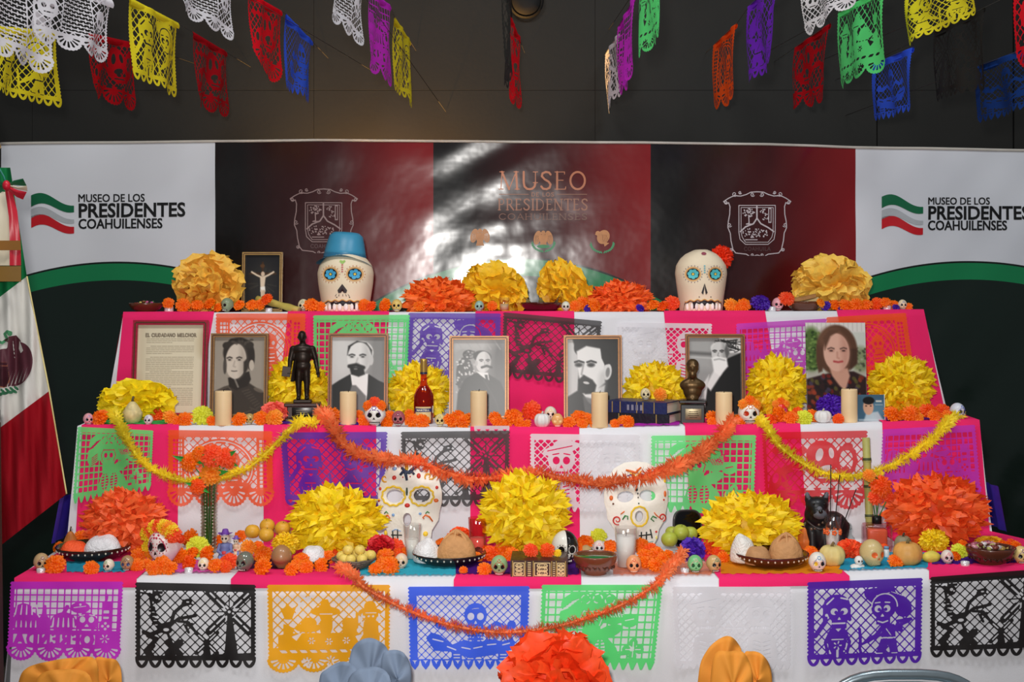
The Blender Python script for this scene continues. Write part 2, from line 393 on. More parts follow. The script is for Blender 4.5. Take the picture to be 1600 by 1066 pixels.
def bmap(off=0.0):
    def f(P):
        X, Y = P[:, 0], P[:, 1]; D = DB-bdisp(X, Y)-off
        return np.stack([(X-CX)*DB/F, D, CZ-(Y-HY)*DB/F], 1)
    return f
bx = np.linspace(2, 1790, 300); bt = np.concatenate([np.linspace(0, 1, 110)])
PX = np.repeat(bx[None], 110, 0); PY = btop(bx)[None]+(1035-btop(bx)[None])*bt[:, None]
t = thing('museum_banner', 'wide glossy vinyl museum banner with white and maroon panels behind the altar', 'banner', (0, 0, 0))
j, i = np.mgrid[0:109, 0:299]; a = (j*300+i).ravel()
P2 = np.stack([PX.ravel(), PY.ravel()], 1); me = quick_mesh('vinyl_sheet', bmap()(P2), [np.stack([a, a+300, a+301, a+1], 1)], True)
uv = me.uv_layers.new(name='print'); li = np.zeros(len(me.loops), np.int32); me.loops.foreach_get('vertex_index', li)
uv.data.foreach_set('uv', (P2[li]/1000.0).astype(np.float32).ravel())
def vinyl(col=None):
    m = bpy.data.materials.new('vinyl_print'); m.use_nodes = True; nt = m.node_tree; N = nt.nodes; L = nt.links; b = N['Principled BSDF']
    b.inputs['Roughness'].default_value = .18; b.inputs['Specular IOR Level'].default_value = .6
    tc = N.new('ShaderNodeTexCoord')
    n = N.new('ShaderNodeTexNoise'); n.inputs['Scale'].default_value = 9; n.inputs['Detail'].default_value = 2; L.new(tc.outputs['Object'], n.inputs['Vector'])
    bp = N.new('ShaderNodeBump'); bp.inputs['Strength'].default_value = .05; bp.inputs['Distance'].default_value = .03
    L.new(n.outputs['Fac'], bp.inputs['Height']); L.new(bp.outputs['Normal'], b.inputs['Normal'])
    if col is not None: b.inputs['Base Color'].default_value = (*lin(col), 1); return m
    u = N.new('ShaderNodeUVMap'); u.uv_map = 'print'; s = N.new('ShaderNodeSeparateXYZ'); L.new(u.outputs[0], s.inputs[0])
    X, Y = s.outputs[0], s.outputs[1]
    def ma(op, a, b_=None, c=None):
        q = N.new('ShaderNodeMath'); q.operation = op
        for k, v in enumerate((a, b_, c)):
            if v is None: continue
            if isinstance(v, (int, float)): q.inputs[k].default_value = v
            else: L.new(v, q.inputs[k])
        return q.outputs[0]
    def mix(f, a, b_):
        q = N.new('ShaderNodeMix'); q.data_type = 'RGBA'; L.new(f, q.inputs['Factor'])
        for k, v in ((6, a), (7, b_)):
            if isinstance(v, tuple): q.inputs[k].default_value = (*lin(v), 1)
            else: L.new(v, q.inputs[k])
        return q.outputs[2]
    # black-to-maroon gradient inside each 340 px panel
    g = ma('DIVIDE', ma('MODULO', ma('SUBTRACT', X, .337), .34), .34)
    r = N.new('ShaderNodeValToRGB'); cr = r.color_ramp; cr.elements[0].position = .12; cr.elements[0].color = (*lin((13, 9, 9)), 1)
    cr.elements[1].position = 1; cr.elements[1].color = (*lin((132, 16, 22)), 1)
    e = cr.elements.new(.55); e.color = (*lin((62, 12, 15)), 1); L.new(g, r.inputs[0])
    white = ma('MAXIMUM', ma('LESS_THAN', X, .337), ma('GREATER_THAN', X, 1.337))
    wn = N.new('ShaderNodeTexNoise'); wn.inputs['Scale'].default_value = 1.3; L.new(tc.outputs['Object'], wn.inputs['Vector'])
    wcol = mix(wn.outputs['Fac'], (196, 200, 208), (228, 231, 237))
    base = mix(white, r.outputs[0], wcol)
    def arc(x0, y0, k): q = ma('SUBTRACT', X, x0); return ma('ADD', ma('MULTIPLY', ma('MULTIPLY', q, q), k), y0)
    al = arc(.185, .412, 1.0); ac = arc(.812, .405, 1.32); ar = arc(1.512, .411, 1.0)
    isl = ma('LESS_THAN', X, .337); isr = ma('GREATER_THAN', X, 1.337)
    y = ma('ADD', ma('ADD', ma('MULTIPLY', al, isl), ma('MULTIPLY', ar, isr)), ma('MULTIPLY', ac, ma('SUBTRACT', 1.0, white)))
    base = mix(ma('GREATER_THAN', Y, ma('SUBTRACT', y, .003)), base, (6, 20, 14))
    base = mix(ma('GREATER_THAN', Y, y), base, (8, 122, 72))
    base = mix(ma('GREATER_THAN', Y, ma('ADD', y, .026)), base, (7, 26, 19))
    L.new(base, b.inputs['Base Color']); return m
link('vinyl_sheet', me, vinyl(), t)
# folded white hem over the tension rod
P = np.stack([np.linspace(2, 1790, 160), btop(np.linspace(2, 1790, 160))], 1); P[:, 1] += -.5
mb = MB(); mb.tube([tuple(q) for q in bmap(.004)(P)], .0055, 8); part('hem', mb, tissue((236, 232, 224), 0, .5), t)
for px in (20, 540, 1060, 1580):
    mb = MB(); mb.cap(W(px, btop(px)+3, DB+.05), .012, (W(px, 0, DB+.05)[0], DB+.05, .02), .012, 10)
    part('stand_pole', mb, mat((60, 60, 62), .4, .8), t)
def lettering(s, box, col, bold=0.012, tilt=0.0, name='lettering'):
    Q, f = textmesh(s, *box, bold=bold); Q[:, 1] += tilt*(Q[:, 0]-box[0])
    mb = MB()
    for dx, dy, o_ in (((0, 0, .0022),) if bold > .02 else ((-.3, -.2, .0022), (.3, .2, .0023), (.3, -.2, .0024), (-.3, .2, .0025))): mb.add(bmap(o_)(Q+np.array([dx, dy])), f)
    part(name, mb, mat(col, .34, 0, .04), t, smooth=False)
DK = (14, 15, 17)
lettering('MUSEO DE LOS', (124, 304, 227, 316), DK, .0, -.006); lettering('PRESIDENTES', (124, 318, 291, 341), DK, .028, -.010); lettering('COAHUILENSES', (124, 342.5, 255, 358), DK, .010, -.008)
lettering('MUSEO DE LOS', (1449, 309, 1545, 320), DK, .0); lettering('PRESIDENTES', (1449, 322, 1607, 344), DK, .028); lettering('COAHUILENSES', (1449, 345, 1572, 360), DK, .010)
for x0, y0, sx in ((50, 305, 67), (1377, 307, 64)):
    for nm, dy, h, col in (('green_wave', 0, 18, (8, 98, 62)), ('grey_wave', 19, 20, (172, 177, 182)), ('red_wave', 33, 18, (190, 22, 34))):
        A = Art(x0-2, y0-6, x0+sx+2, y0+62, .8)
        q = (A.X-x0)/sx; top = y0+dy+4-7*np.sin(q*PI*1.55+.5)+q*q*9-q*2; wd_ = h*(1-.42*q*(q > 0))
        A.on(np.maximum(np.maximum(A.Y-top-wd_, top-A.Y), np.maximum(x0-A.X, A.X-x0-sx)))
        if nm == 'grey_wave': A.off(np.maximum(A.Y-top-2.5, top-A.Y)).off(np.maximum(A.Y-top-wd_, top+wd_-3-A.Y))
        link(nm, cutmesh(nm, A, bmap(.0022)), mat(col, .34, 0, .04), t)
gold = mat((186, 112, 74), .36, 0, .05)
A = Art(774, 262, 924, 300, .6); A.on(roman(A, 'MUSEO', 780, 268.5, 917, 295.5, .12, .05)); link('lettering', cutmesh('lettering', A, bmap(.0022)), gold, t)
A = Art(774, 300, 924, 332, .6); A.on(roman(A, 'PRESIDENTES', 778, 311, 919, 328, .13, .075)); A.on(A.seg(780, 303.5, 826, 303.5, 1)).on(A.seg(870, 303.5, 917, 303.5, 1))
A.on(roman(A, 'DE LOS', 830, 300.8, 866, 306.6, .2, .16, serif=False)); link('lettering', cutmesh('lettering', A, bmap(.0022)), mat((150, 92, 64), .36, 0, .05), t)
A = Art(774, 330, 924, 347, .55); A.on(roman(A, 'COAHUILENSES', 779, 334, 918, 343, .16, .11)); link('lettering', cutmesh('lettering', A, bmap(.0022)), mat((112, 70, 54), .36, 0, .05), t)
def scroll(A, cx, cy, r, t_, sgn=1, a0=0): 
    p = [(cx+sgn*r*(1-.75*k/14)*math.cos(a0+k*.55), cy+r*(1-.75*k/14)*math.sin(a0+k*.55)) for k in range(15)]; A.on(A.pline(p, t_))
def arms(x0, y0, col):
    """state arms: scrolled outline around a three-field shield (units: 1/8.2 px of the close-up)"""
    k = 1/8.2; A = Art(x0, y0, x0+112, y0+104, .62)
    f = lambda pts: [(x0+(x-150)*k, y0+(y-100)*k) for x, y in pts]
    half = [(620, 130), (540, 135), (480, 165), (410, 185), (330, 180), (290, 195), (250, 215), (190, 255), (215, 280), (255, 270), (272, 320), (268, 420), (250, 510), (245, 590), (275, 660), (285, 760), (310, 870), (345, 915), (480, 930), (540, 965), (620, 940)]
    A.on(A.pline(f(half), 1.5)); A.on(A.pline(f([(1240-x, y) for x, y in half]), 1.5))
    for s_, bx_ in ((1, lambda x: x), (-1, lambda x: 1240-x)):
        for (cx, cy, r) in ((330, 160, 32), (400, 140, 22), (560, 165, 28), (265, 555, 30), (220, 265, 26), (290, 870, 22), (560, 940, 24)):
            q = f([(bx_(cx), cy)])[0]; scroll(A, q[0], q[1], r*k, 1.1, s_, .5)
    def shield(o): return [(385+o, 305+o), (850-o, 305+o), (850-o, 650), (835-o, 740-o), (760, 805-o), (470, 805-o), (400+o, 740-o), (385+o, 650)]
    A.on(A.pline(f(shield(0)), 1.2, True)); A.on(A.pline(f(shield(28)), 1.0, True))
    A.on(A.pline(f([(615, 320), (615, 470), (570, 540), (470, 580), (405, 640)]), 2.2)); A.on(A.pline(f([(615, 470), (665, 540), (760, 590), (830, 640)]), 2.2))
    r_ = random.Random(5)
    for cx, cy, rx, ry, n in ((505, 400, 80, 55, 34), (720, 420, 70, 70, 22), (600, 660, 170, 65, 60)):
        for _ in range(n):
            a = r_.uniform(0, 6.28); q = math.sqrt(r_.random()); p_ = f([(cx+rx*q*math.cos(a), cy+ry*q*math.sin(a))])[0]
            A.on(A.ell(p_[0], p_[1], r_.uniform(.8, 1.7), r_.uniform(.6, 1.2), r_.uniform(0, 90)))
    A.on(A.pline(f([(510, 430), (515, 535), (480, 545), (550, 545)]), 1.6)); A.on(A.poly(f([(760, 335), (800, 335), (800, 530), (760, 530)]))).off(A.poly(f([(772, 350), (790, 350), (790, 515), (772, 515)])))
    A.on(A.pline(f([(470, 745), (620, 745)]), 1.4))
    link('arms_emblem', cutmesh('arms_emblem', A, bmap(.0022)), mat(col, .36, 0, .08), t)
    B = Art(x0, y0, x0+112, y0+104, .55)
    for s_, y_, hx in (('COAHUILA', 850, 170),):
        q = f([(620-hx, 838), (620+hx, 885)]); B.on(roman(B, s_, q[0][0], q[0][1], q[1][0], q[1][1], .2, .16, serif=False))
    link('arms_lettering', cutmesh('arms_lettering', B, bmap(.0022)), mat((74, 40, 42), .4, 0, .05), t)
arms(449, 292, (142, 116, 114)); arms(1126, 296, (188, 178, 182))
def eagle(cx, cy, s, side=False, wreath=True, lily=True):
    A = Art(cx-28, cy-26, cx+28, cy+30, .5); R = lambda x, y: (cx+x*s, cy+y*s)
    if side:
        A.on(A.ell(cx+2*s, cy-6*s, 10*s, 12*s, 30)); A.on(A.ell(cx-7*s, cy-12*s, 4*s, 4*s)); A.on(A.poly([R(-12, -10), R(-8, -14), R(-7, -8)])); A.on(A.poly([R(2, 2), R(12, 4), R(4, 10)]))
        for k in range(4): A.off(A.seg(*R(2+3*k, 2), *R(0+2*k, -10), .5))
    else:
        for q in (-1, 1):
            A.on(A.ell(cx+q*10*s, cy-4*s, 6*s, 12*s, -q*14))
            for k in range(3): A.off(A.seg(*R(q*(7+3*k), 6), *R(q*(9+2*k), -8), .5))
        A.on(A.ell(cx, cy, 6*s, 10*s)).on(A.ell(cx, cy-12*s, 3.6*s, 4*s)).on(A.poly([R(-3, -14), R(-7, -11), R(-2, -10)])).on(A.poly([R(-5, 6), R(5, 6), R(7, 13), R(-7, 13)]))
    link('eagle_emblem', cutmesh('eagle_emblem', A, bmap(.0022)), mat((190, 128, 74), .4, 0, .1), t)
    if wreath:
        B = Art(cx-30, cy-26, cx+30, cy+30, .5)
        for q in (-1, 1):
            for k in range(9):
                a = 1.5-q*(.15+k*.17); r_ = 19*s; B.on(B.ell(cx+q*abs(r_*math.cos(a)), cy+4*s+r_*.8*abs(math.sin(a)), 2.5*s, 1.1*s, math.degrees(a)+q*40))
            B.on(B.pline([R(q*2, 20), R(q*14, 15), R(q*19, 2)], .8))
        if not side: B.on(B.ell(cx, cy+11*s, 11*s, 3*s))
        link('wreath', cutmesh('wreath', B, bmap(.0026)), mat((52, 140, 88), .4, 0, .1), t)
eagle(750, 372, .92, wreath=False); eagle(849, 375, .92); eagle(941, 376, .95, side=True)

# ---------------------------------------------------------------- the stepped altar: white cloth, pink runners
E1 = ([-200, 22, 400, 800, 1123, 1330, 1450, 1600, 1900], [904, 905, 907, 908, 906, 902, 893, 886, 878])
E2 = ([120, 412, 735, 905, 1070, 1250, 1530], [666, 666, 669, 670, 667, 664, 658])
E3 = ([193, 450, 800, 1195, 1443], [489, 488, 488, 487, 485])
D1, D2, D3 = 3.70, 4.30, 4.84; B2, B3, BB = 4.25, 4.80, 5.32    # front edges and foot lines of the risers
def ztop(E, D, X): 
    return CZ-(np.interp(np.asarray(X)*F/D+CX, *E)-HY)*D/F
def z1(X): return float(ztop(E1, D1, X))
def z2(X): return float(ztop(E2, D2, X))
def z3(X): return float(ztop(E3, D3, X))
def on(tier, px, py=None, D=None):
    """point on top of a tier seen at px,py (or at distance D)"""
    zf = (z1, z2, z3)[tier-1]; lo, hi = ((3.735, 4.19), (4.325, 4.74), (4.86, 5.28))[tier-1]
    if D is None:
        D = (lo+hi)/2
        for _ in range(4):
            z = zf((px-CX)*D/F); D = (CZ-z)*F/max(py-HY, 1); D = min(max(D, lo), hi)
    X = (px-CX)*D/F; return np.array([X, D, zf(X)])
def face_D(tier, z):
    """distance of a riser's cloth at height z"""
    zt, zb, Dt, Db = ((z1(0), 0, D1, D1-.05), (z2(0), z1(0), D2, B2), (z3(0), z2(0), D3, B3))[tier-1]
    return Dt+(Db-Dt)*np.clip((zt-z)/(zt-zb), -.2, 1.2)
# profile along the stairs: (D, height fn)
def prof(X, off):
    a, b, c = z1(X), z2(X), z3(X)
    q = [(BB, c-.25), (BB, c), (D3, c), (B3, b), (D2, b), (B2, a), (D1, a), (D1-.05, .015)]
    r = []
    for k, (d, z) in enumerate(q):
        dn = {0: (1, 0), 1: (.7, .7), 2: (-.7, 1), 3: (-.7, 1), 4: (-.7, 1), 5: (-.7, 1), 6: (-.7, 1), 7: (-1, 0)}[k]
        r.append((d+dn[0]*off, z+dn[1]*off))
    return r
SUB = [2, 5, 14, 6, 14, 6, 16]
def strip(name, left, right, nx, off, m, wave, segs=range(7), trim=None):
    """draped strip between px edges given per profile corner; wave = fold depth on the risers"""
    v = []; rows = []
    for s_ in segs:
        for k in range(SUB[s_]+(1 if s_ == list(segs)[-1] else 0)):
            rows.append((s_, k/SUB[s_]))
    if trim: rows.append((6, trim))
    for (s_, f) in rows:
        row = []
        for i in range(nx+1):
            u = i/nx
            Dm = (D3, D3, D3, B3, D2, B2, D1, D1)[s_+(1 if f > .5 else 0)]
            def edge(E):
                a = (E[s_]-CX)*((BB, D3+.02, D3, B3, D2, B2, D1, D1)[s_])/F; b = (E[s_+1]-CX)*((D3, D3, D3, B3, D2, B2, D1, D1)[s_+1])/F
                return a+(b-a)*f
            X = edge(left)*(1-u)+edge(right)*u
            pr = prof(X, off); d = pr[s_][0]*(1-f)+pr[s_+1][0]*f; z = pr[s_][1]*(1-f)+pr[s_+1][1]*f
            if s_ in (2, 4, 6):
                d -= wave*(math.sin(X*13+s_)*.5+math.sin(X*29+2*s_+f*1.5)*.35+.35*math.sin(z*17+X*9))*math.sin(PI*min(1, f*1.0+.0))*1.0*min(1, 6*f)
            row.append((X, d, z))
        v.append(row)
    nv = len(v); mb = MB(); mb.add([p for r in v for p in r], [(j*(nx+1)+i, (j+1)*(nx+1)+i, (j+1)*(nx+1)+i+1, j*(nx+1)+i+1) for j in range(nv-1) for i in range(nx)])
    return mb.mesh(name, True)
cotton = mat((226, 225, 230), .85, 0, .03, 6, .05, bscale=300)
pinkm = mat((236, 42, 106), .85, 0, .06, 5, .05, bscale=300, spec=.15)
t = thing('altar_cloth', 'white cotton cloth draped over the three stepped tiers of the altar', 'cloth', (0, 0, 0))
#          back  top3  edge3  foot3 edge2 foot2 edge1 foot1
Lw = [196, 194, 193, 166, 121, 104, 23, 17]; Rw = [1440, 1441, 1443, 1479, 1530, 1550, 1760, 1770]
link('cloth_drape', strip('cloth_drape', Lw, Rw, 90, 0.0, cotton, .006), cotton, t)
for sd, E in (('left', Lw), ('right', Rw)):     # hanging ends of the cloth at both sides
    mb = MB(); sg = -1 if sd == 'left' else 1
    for (k, Df, Db, zt, zm) in ((2, D3, BB, z3, z2), (4, D2, B3+.02, z2, z1), (6, D1, B2+.02, z1, lambda X: .4)):
        Xt = (E[k]-CX)*Df/F; Xb = (E[k+1]-CX)*(B3, B2, D1)[(k-2)//2]/F
        if k == 6: Xb = Xt+sg*.02
        za, zc = zt(Xt)-.001, zm(Xt)-.01
        mb.grid(lambda u, w: (Xt+(Xb-Xt)*min(1, w*2)+sg*.012*min(1, w*2)*math.sin(u*14), (Df-.045*min(1, w*2))*(1-u)+Db*u, za+(zc-za)*w*2 if w < .5 else zc+(.015-zc)*(w*2-1)), 14, 16)
    part('cloth_side', mb, cotton, t)
runs = [([196, 194, 193, 178, 128, 118, 23, 23], [335, 335, 335, 308, 280, 278, 214, 214], 'pink runner cloth at the flag-side end of the altar steps'),
 ([450, 450, 450, 433, 412, 412, 361, 361], [608, 608, 608, 600, 588, 588, 557, 557], 'pink runner cloth down the steps under the bronze standing statue'),
 ([743, 743, 743, 740, 735, 735, 709, 709], [897, 897, 897, 900, 905, 906, 908, 908], 'pink runner cloth down the middle steps under the thick old book'),
 ([1037, 1037, 1037, 1052, 1070, 1080, 1123, 1123], [1195, 1195, 1195, 1220, 1250, 1262, 1327, 1327], 'pink runner cloth down the steps under the bronze bust'),
 ([1307, 1307, 1307, 1340, 1378, 1385, 1451, 1451], [1441, 1442, 1443, 1475, 1530, 1546, 1765, 1765], 'pink runner cloth at the candy-bowl end of the altar steps')]
for Le, Re, lab in runs:
    o = link('table_runner', strip('table_runner', Le, Re, 14, .004, pinkm, .006, range(6), .035), pinkm); tag(o, lab, 'runner', 'pink runners down the altar steps')
# purple-blue lining that shows at the cloth's outer ends
for px, nm in ((104, 'blue cloth end hanging behind the white cloth on the flag side'), (1549, 'blue cloth end bunched behind the candy bowl')):
    X = (px-CX)*B2/F; sg = -1 if px < 800 else 1
    mb = MB(); mb.grid(lambda u, w: (X+sg*(.012+.028*w)+.006*math.sin(u*20), B2-.03+.25*u, z1(X)+.004+.15*(1-w)), 10, 6)
    o = link('lining_cloth', mb.mesh('lining_cloth'), mat((62, 40, 170), .7)); tag(o, nm, 'cloth')
# ---------------------------------------------------------------- papel picado: cut-paper designs (1.4 x 1, y down)
PW, PH = 1.4, 1.0
def sheet(st, lat, bottom, hb, n, side=.07, top=.1, p=.075, t_=.013, low=.045):
    A = Art(-.03, -.02, PW+.03, PH+.03, st); yb = PH-hb; A.yb = yb
    A.on(np.maximum(np.abs(A.Y-yb/2)-yb/2, np.abs(A.X-PW/2)-PW/2+.008+.009*np.cos(2*PI*A.Y/.045)))
    win = A.rect(side, top, PW-side, yb-low); L = A.lat(p, t_, lat == 'd')
    A.off(np.maximum(win, -L)); A.win = win
    w = PW/n
    for k in range(n):
        cx = (k+.5)*w
        if bottom == 'heart':
            A.on(np.maximum(A.ell(cx, yb-.015, w*.49, hb+.015), yb-.03-A.Y)); A.off(A.poly([(cx-w*.26, yb+.012), (cx+w*.26, yb+.012), (cx, yb+hb*.68)]))
        elif bottom == 'spear':
            A.on(A.poly([(cx-w*.5, yb-.01), (cx+w*.5, yb-.01), (cx+w*.34, yb+hb*.55), (cx, yb+hb), (cx-w*.34, yb+hb*.55)])); A.off(A.poly([(cx-w*.28, yb+.005), (cx+w*.28, yb+.005), (cx+w*.08, yb+.02), (cx, yb+hb*.5), (cx-w*.08, yb+.02)]))
        elif bottom == 'teeth':
            A.on(A.poly([(cx-w*.5, yb-.01), (cx+w*.5, yb-.01), (cx+w*.12, yb+hb), (cx-w*.12, yb+hb)]))
        elif bottom == 'fan':
            A.on(np.maximum(A.ell(cx, yb, w*.485, hb), yb-.02-A.Y))
            for a in np.linspace(.25, PI-.25, 7):
                A.off(A.seg(cx+w*.2*math.cos(a), yb+hb*.4*math.sin(a), cx+w*.39*math.cos(a), yb+hb*.8*math.sin(a), .016, .032))
            for a in np.linspace(.12, PI-.12, 13): A.on(np.maximum(A.ell(cx+w*.475*math.cos(a), yb+hb*.97*math.sin(a), .022), -A.win*0-1))
    return A
def stars(A, pts, r, n=6):
    for cx, cy in pts:
        for k in range(n):
            a = 2*PI*k/n; A.off(A.seg(cx+r*.35*math.cos(a), cy+r*.35*math.sin(a), cx+r*math.cos(a), cy+r*math.sin(a), .008, .02))
def skullcut(A, cx, cy, s, smile=True):
    A.on(A.ell(cx, cy, .15*s, .16*s)).on(A.rect(cx-.09*s, cy+.05*s, cx+.09*s, cy+.21*s))
    for q in (-1, 1):
        A.off(A.ell(cx+q*.065*s, cy+.01*s, .045*s, .05*s)).on(A.ell(cx+q*.05*s, cy+.015*s, .018*s)); A.off(A.seg(cx+q*.03*s, cy-.09*s, cx+q*.1*s, cy-.075*s, .018*s))
    A.off(A.poly([(cx, cy+.055*s), (cx+.025*s, cy+.1*s), (cx-.025*s, cy+.1*s)]))
    A.off(A.pline([(cx-.07*s, cy+.125*s), (cx-.03*s, cy+.155*s), (cx+.03*s, cy+.155*s), (cx+.07*s, cy+.125*s)], .02*s))
    for k in range(-2, 3): A.on(A.seg(cx+k*.026*s, cy+.12*s, cx+k*.026*s, cy+.175*s, .007))
def d_offering(st):
    A = sheet(st, 's', 'fan', .17, 4, .06, .09, .085, .017, .0)
    A.on(A.rect(.05, .62, 1.35, .84))
    A.on(A.ell(.18, .38, .12, .1)).on(A.ell(.22, .52, .17, .15)).on(A.poly([(.08, .4), (.3, .4), (.26, .62), (.1, .62)])).on(A.poly([(.36, .62), (.36, .5), (.41, .42), (.42, .3), (.46, .3), (.47, .42), (.52, .5), (.52, .62)]))
    for k in range(5): A.off(A.seg(.1+.06*k, .3, .08+.07*k, .42, .01, .02)); A.off(A.seg(.1+.06*k, .5, .1+.06*k, .58, .008, .022))
    A.on(A.ell(.68, .52, .16, .13)).on(A.seg(.68, .4, .72, .32, .05))
    for k in range(-2, 3): A.off(A.seg(.68+.06*k, .46, .68+.065*k, .57, .012, .026))
    A.on(A.ell(.88, .33, .12, .07)); A.off(A.seg(.8, .33, .95, .31, .012)).off(A.ell(.88, .29, .016))
    A.on(A.ell(.97, .52, .13, .13)).on(A.rect(.88, .55, 1.06, .66))
    for q in (-1, 1): A.off(A.ell(.97+q*.055, .48, .035, .04)).off(A.seg(.97+q*.03, .42, .97+q*.09, .43, .014))
    A.off(A.poly([(.97, .53), (1.0, .57), (.94, .57)])).off(A.seg(.92, .61, 1.02, .61, .02))
    A.on(A.rect(1.15, .25, 1.26, .62)).on(A.ell(1.2, .2, .02, .05)).on(A.ell(1.2, .56, .08, .09))
    A.off(A.rect(1.17, .36, 1.24, .4)).off(A.rect(1.17, .44, 1.24, .47))
    for k in range(4): A.off(A.ell(1.2+.035*math.cos(k*PI/2), .56+.035*math.sin(k*PI/2), .018))
    A.off(A.rect(.07, .665, 1.08, .80)); A.on(roman(A, 'OFRENDA', .09, .66, 1.06, .805, .36, .26, mirror=True, serif=False))
    A.on(A.rect(.06, .795, 1.3, .835)).on(A.rect(.06, .63, 1.3, .672)); stars(A, [(1.2, .72)], .05)
    return A
def d_windmill(st):
    A = sheet(st, 'd', 'heart', .10, 9, .06, .09, .082, .012)
    yb = A.yb
    A.on(A.poly([(1.03, yb), (1.07, .36), (1.12, .36), (1.20, yb)])).on(A.poly([(.45, yb), (.9, .84), (1.34, .82), (1.34, yb)])).on(A.ell(1.09, .33, .035))
    for k in range(8):
        a = k*PI/4+PI/4; dx, dy = math.cos(a), math.sin(a); L = .33 if k % 2 == 0 else .2
        A.on(A.seg(1.09, .33, 1.09+dx*L, .33+dy*L, .013))
        if k % 2 == 0:
            A.on(A.pline([(1.09+dx*.12, .33+dy*.12), (1.09+dx*.33, .33+dy*.33)], .085)); A.off(A.seg(1.09+dx*.08, .33+dy*.08, 1.09+dx*.2, .33+dy*.2, .022)).off(A.seg(1.09+dx*.24, .33+dy*.24, 1.09+dx*.31, .33+dy*.31, .022))
    A.off(A.ell(1.09, .33, .018))
    A.on(A.poly([(.78, yb), (.8, .74), (.86, .74), (.89, yb)]))
    for a in (.8, 2.35, 3.9, 5.5): A.on(A.seg(.83, .7, .83+.17*math.cos(a), .7+.17*math.sin(a), .05)); A.off(A.seg(.83+.05*math.cos(a), .7+.05*math.sin(a), .83+.14*math.cos(a), .7+.14*math.sin(a), .016))
    # skeleton rider with lance on a bony horse
    A.on(A.seg(.07, .12, .2, .14, .02)).on(A.seg(.17, .13, .21, .4, .03)).on(A.ell(.25, .18, .055, .06)).on(A.rect(.2, .1, .32, .13)); A.off(A.ell(.25, .17, .02)).off(A.ell(.28, .19, .012))
    A.on(A.pline([(.21, .3), (.2, .42), (.27, .52), (.34, .56)], .05)).on(A.pline([(.19, .4), (.3, .5), (.42, .47), (.45, .35), (.55, .26), (.62, .24)], .04))
    for k in range(4): A.on(A.ell(.2+.012*k, .33+.05*k, .045, .016)).off(A.ell(.21+.012*k, .345+.05*k, .024, .006))
    A.on(A.ell(.6, .22, .065, .035, -20)).on(A.seg(.56, .2, .66, .25, .02)).off(A.ell(.61, .22, .02, .01))
    A.on(A.pline([(.4, .5), (.5, .42), (.6, .4), (.7, .38)], .035)).on(A.pline([(.5, .45), (.62, .46), (.72, .6)], .03)).on(A.ell(.36, .55, .07, .05)).off(A.ell(.36, .55, .035, .02))
    A.on(A.pline([(.3, .56), (.15, .62), (.25, .66), (.12, .8), (.16, .86)], .05)).on(A.pline([(.2, .62), (.1, .58)], .05)).on(A.pline([(.22, .74), (.17, .8), (.22, .88)], .035))
    A.on(A.pline([(.38, .6), (.42, .7), (.5, .8)], .03)).on(A.seg(.38, .7, .52, .84, .075)).on(A.seg(.52, .7, .38, .84, .075)).on(A.pline([(.44, .82), (.44, yb)], .05))
    A.on(A.pline([(.62, .58), (.58, .5), (.66, .48)], .03))
    return A
def d_feast(st):
    A = sheet(st, 'd', 'fan', .14, 4, .06, .075, .082, .013, .11)
    A.on(A.poly([(.12, .58), (.35, .56), (.95, .56), (1.28, .6), (1.28, .73), (.12, .73)])).on(A.ell(.66, .31, .17, .055)).on(A.poly([(.58, .3), (.63, .17), (.69, .17), (.74, .3)])).on(A.ell(.67, .38, .07, .06)).on(A.rect(.6, .42, .74, .58))
    A.off(A.seg(.6, .34, .74, .34, .014)).off(A.pline([(.57, .44), (.6, .56)], .014)).off(A.pline([(.77, .44), (.73, .56)], .014))
    A.on(A.poly([(.2, .4), (.14, .26), (.2, .28), (.22, .2), (.26, .28), (.33, .25), (.28, .4)])).on(A.poly([(.18, .45), (.3, .5), (.28, .62), (.18, .62)])).on(A.ell(.46, .5, .15, .05)).on(A.ell(.47, .44, .09, .06))
    A.on(A.rect(.86, .44, 1.02, .58)).on(A.poly([(.84, .46), (.9, .38), (1.0, .4), (1.04, .46)])).on(A.seg(1.02, .34, 1.02, .5, .03))
    A.on(A.ell(1.17, .32, .13, .05)).on(A.ell(1.17, .26, .07, .07)).on(A.ell(1.18, .38, .065, .065)).on(A.poly([(1.1, .43), (1.26, .43), (1.28, .7), (1.08, .7)]))
    for q in (-1, 1): A.off(A.ell(1.18+q*.025, .37, .014))
    A.off(A.seg(1.12, .33, 1.24, .33, .012)).off(A.pline([(1.08, .34), (1.07, .44)], .015)).off(A.pline([(1.27, .34), (1.29, .44)], .015))
    A.off(A.poly([(.27, .6), (.4, .55), (.33, .65)])).off(A.poly([(1.0, .6), (1.1, .57), (1.04, .67)])).off(A.pline([(.37, .22), (.34, .33)], .03)).off(A.pline([(.42, .16), (.5, .14)], .018))
    stars(A, [(.5, .65), (.7, .66), (.9, .65)], .035)
    A.on(A.rect(.06, .73, 1.34, .86))
    for k in range(10): A.off(A.poly([(.13+k*.115, .755), (.2+k*.115, .755), (.23+k*.115, .79), (.16+k*.115, .79)]))
    stars(A, [(.45, .9), (.72, .885), (.97, .9)], .055, 8)
    return A
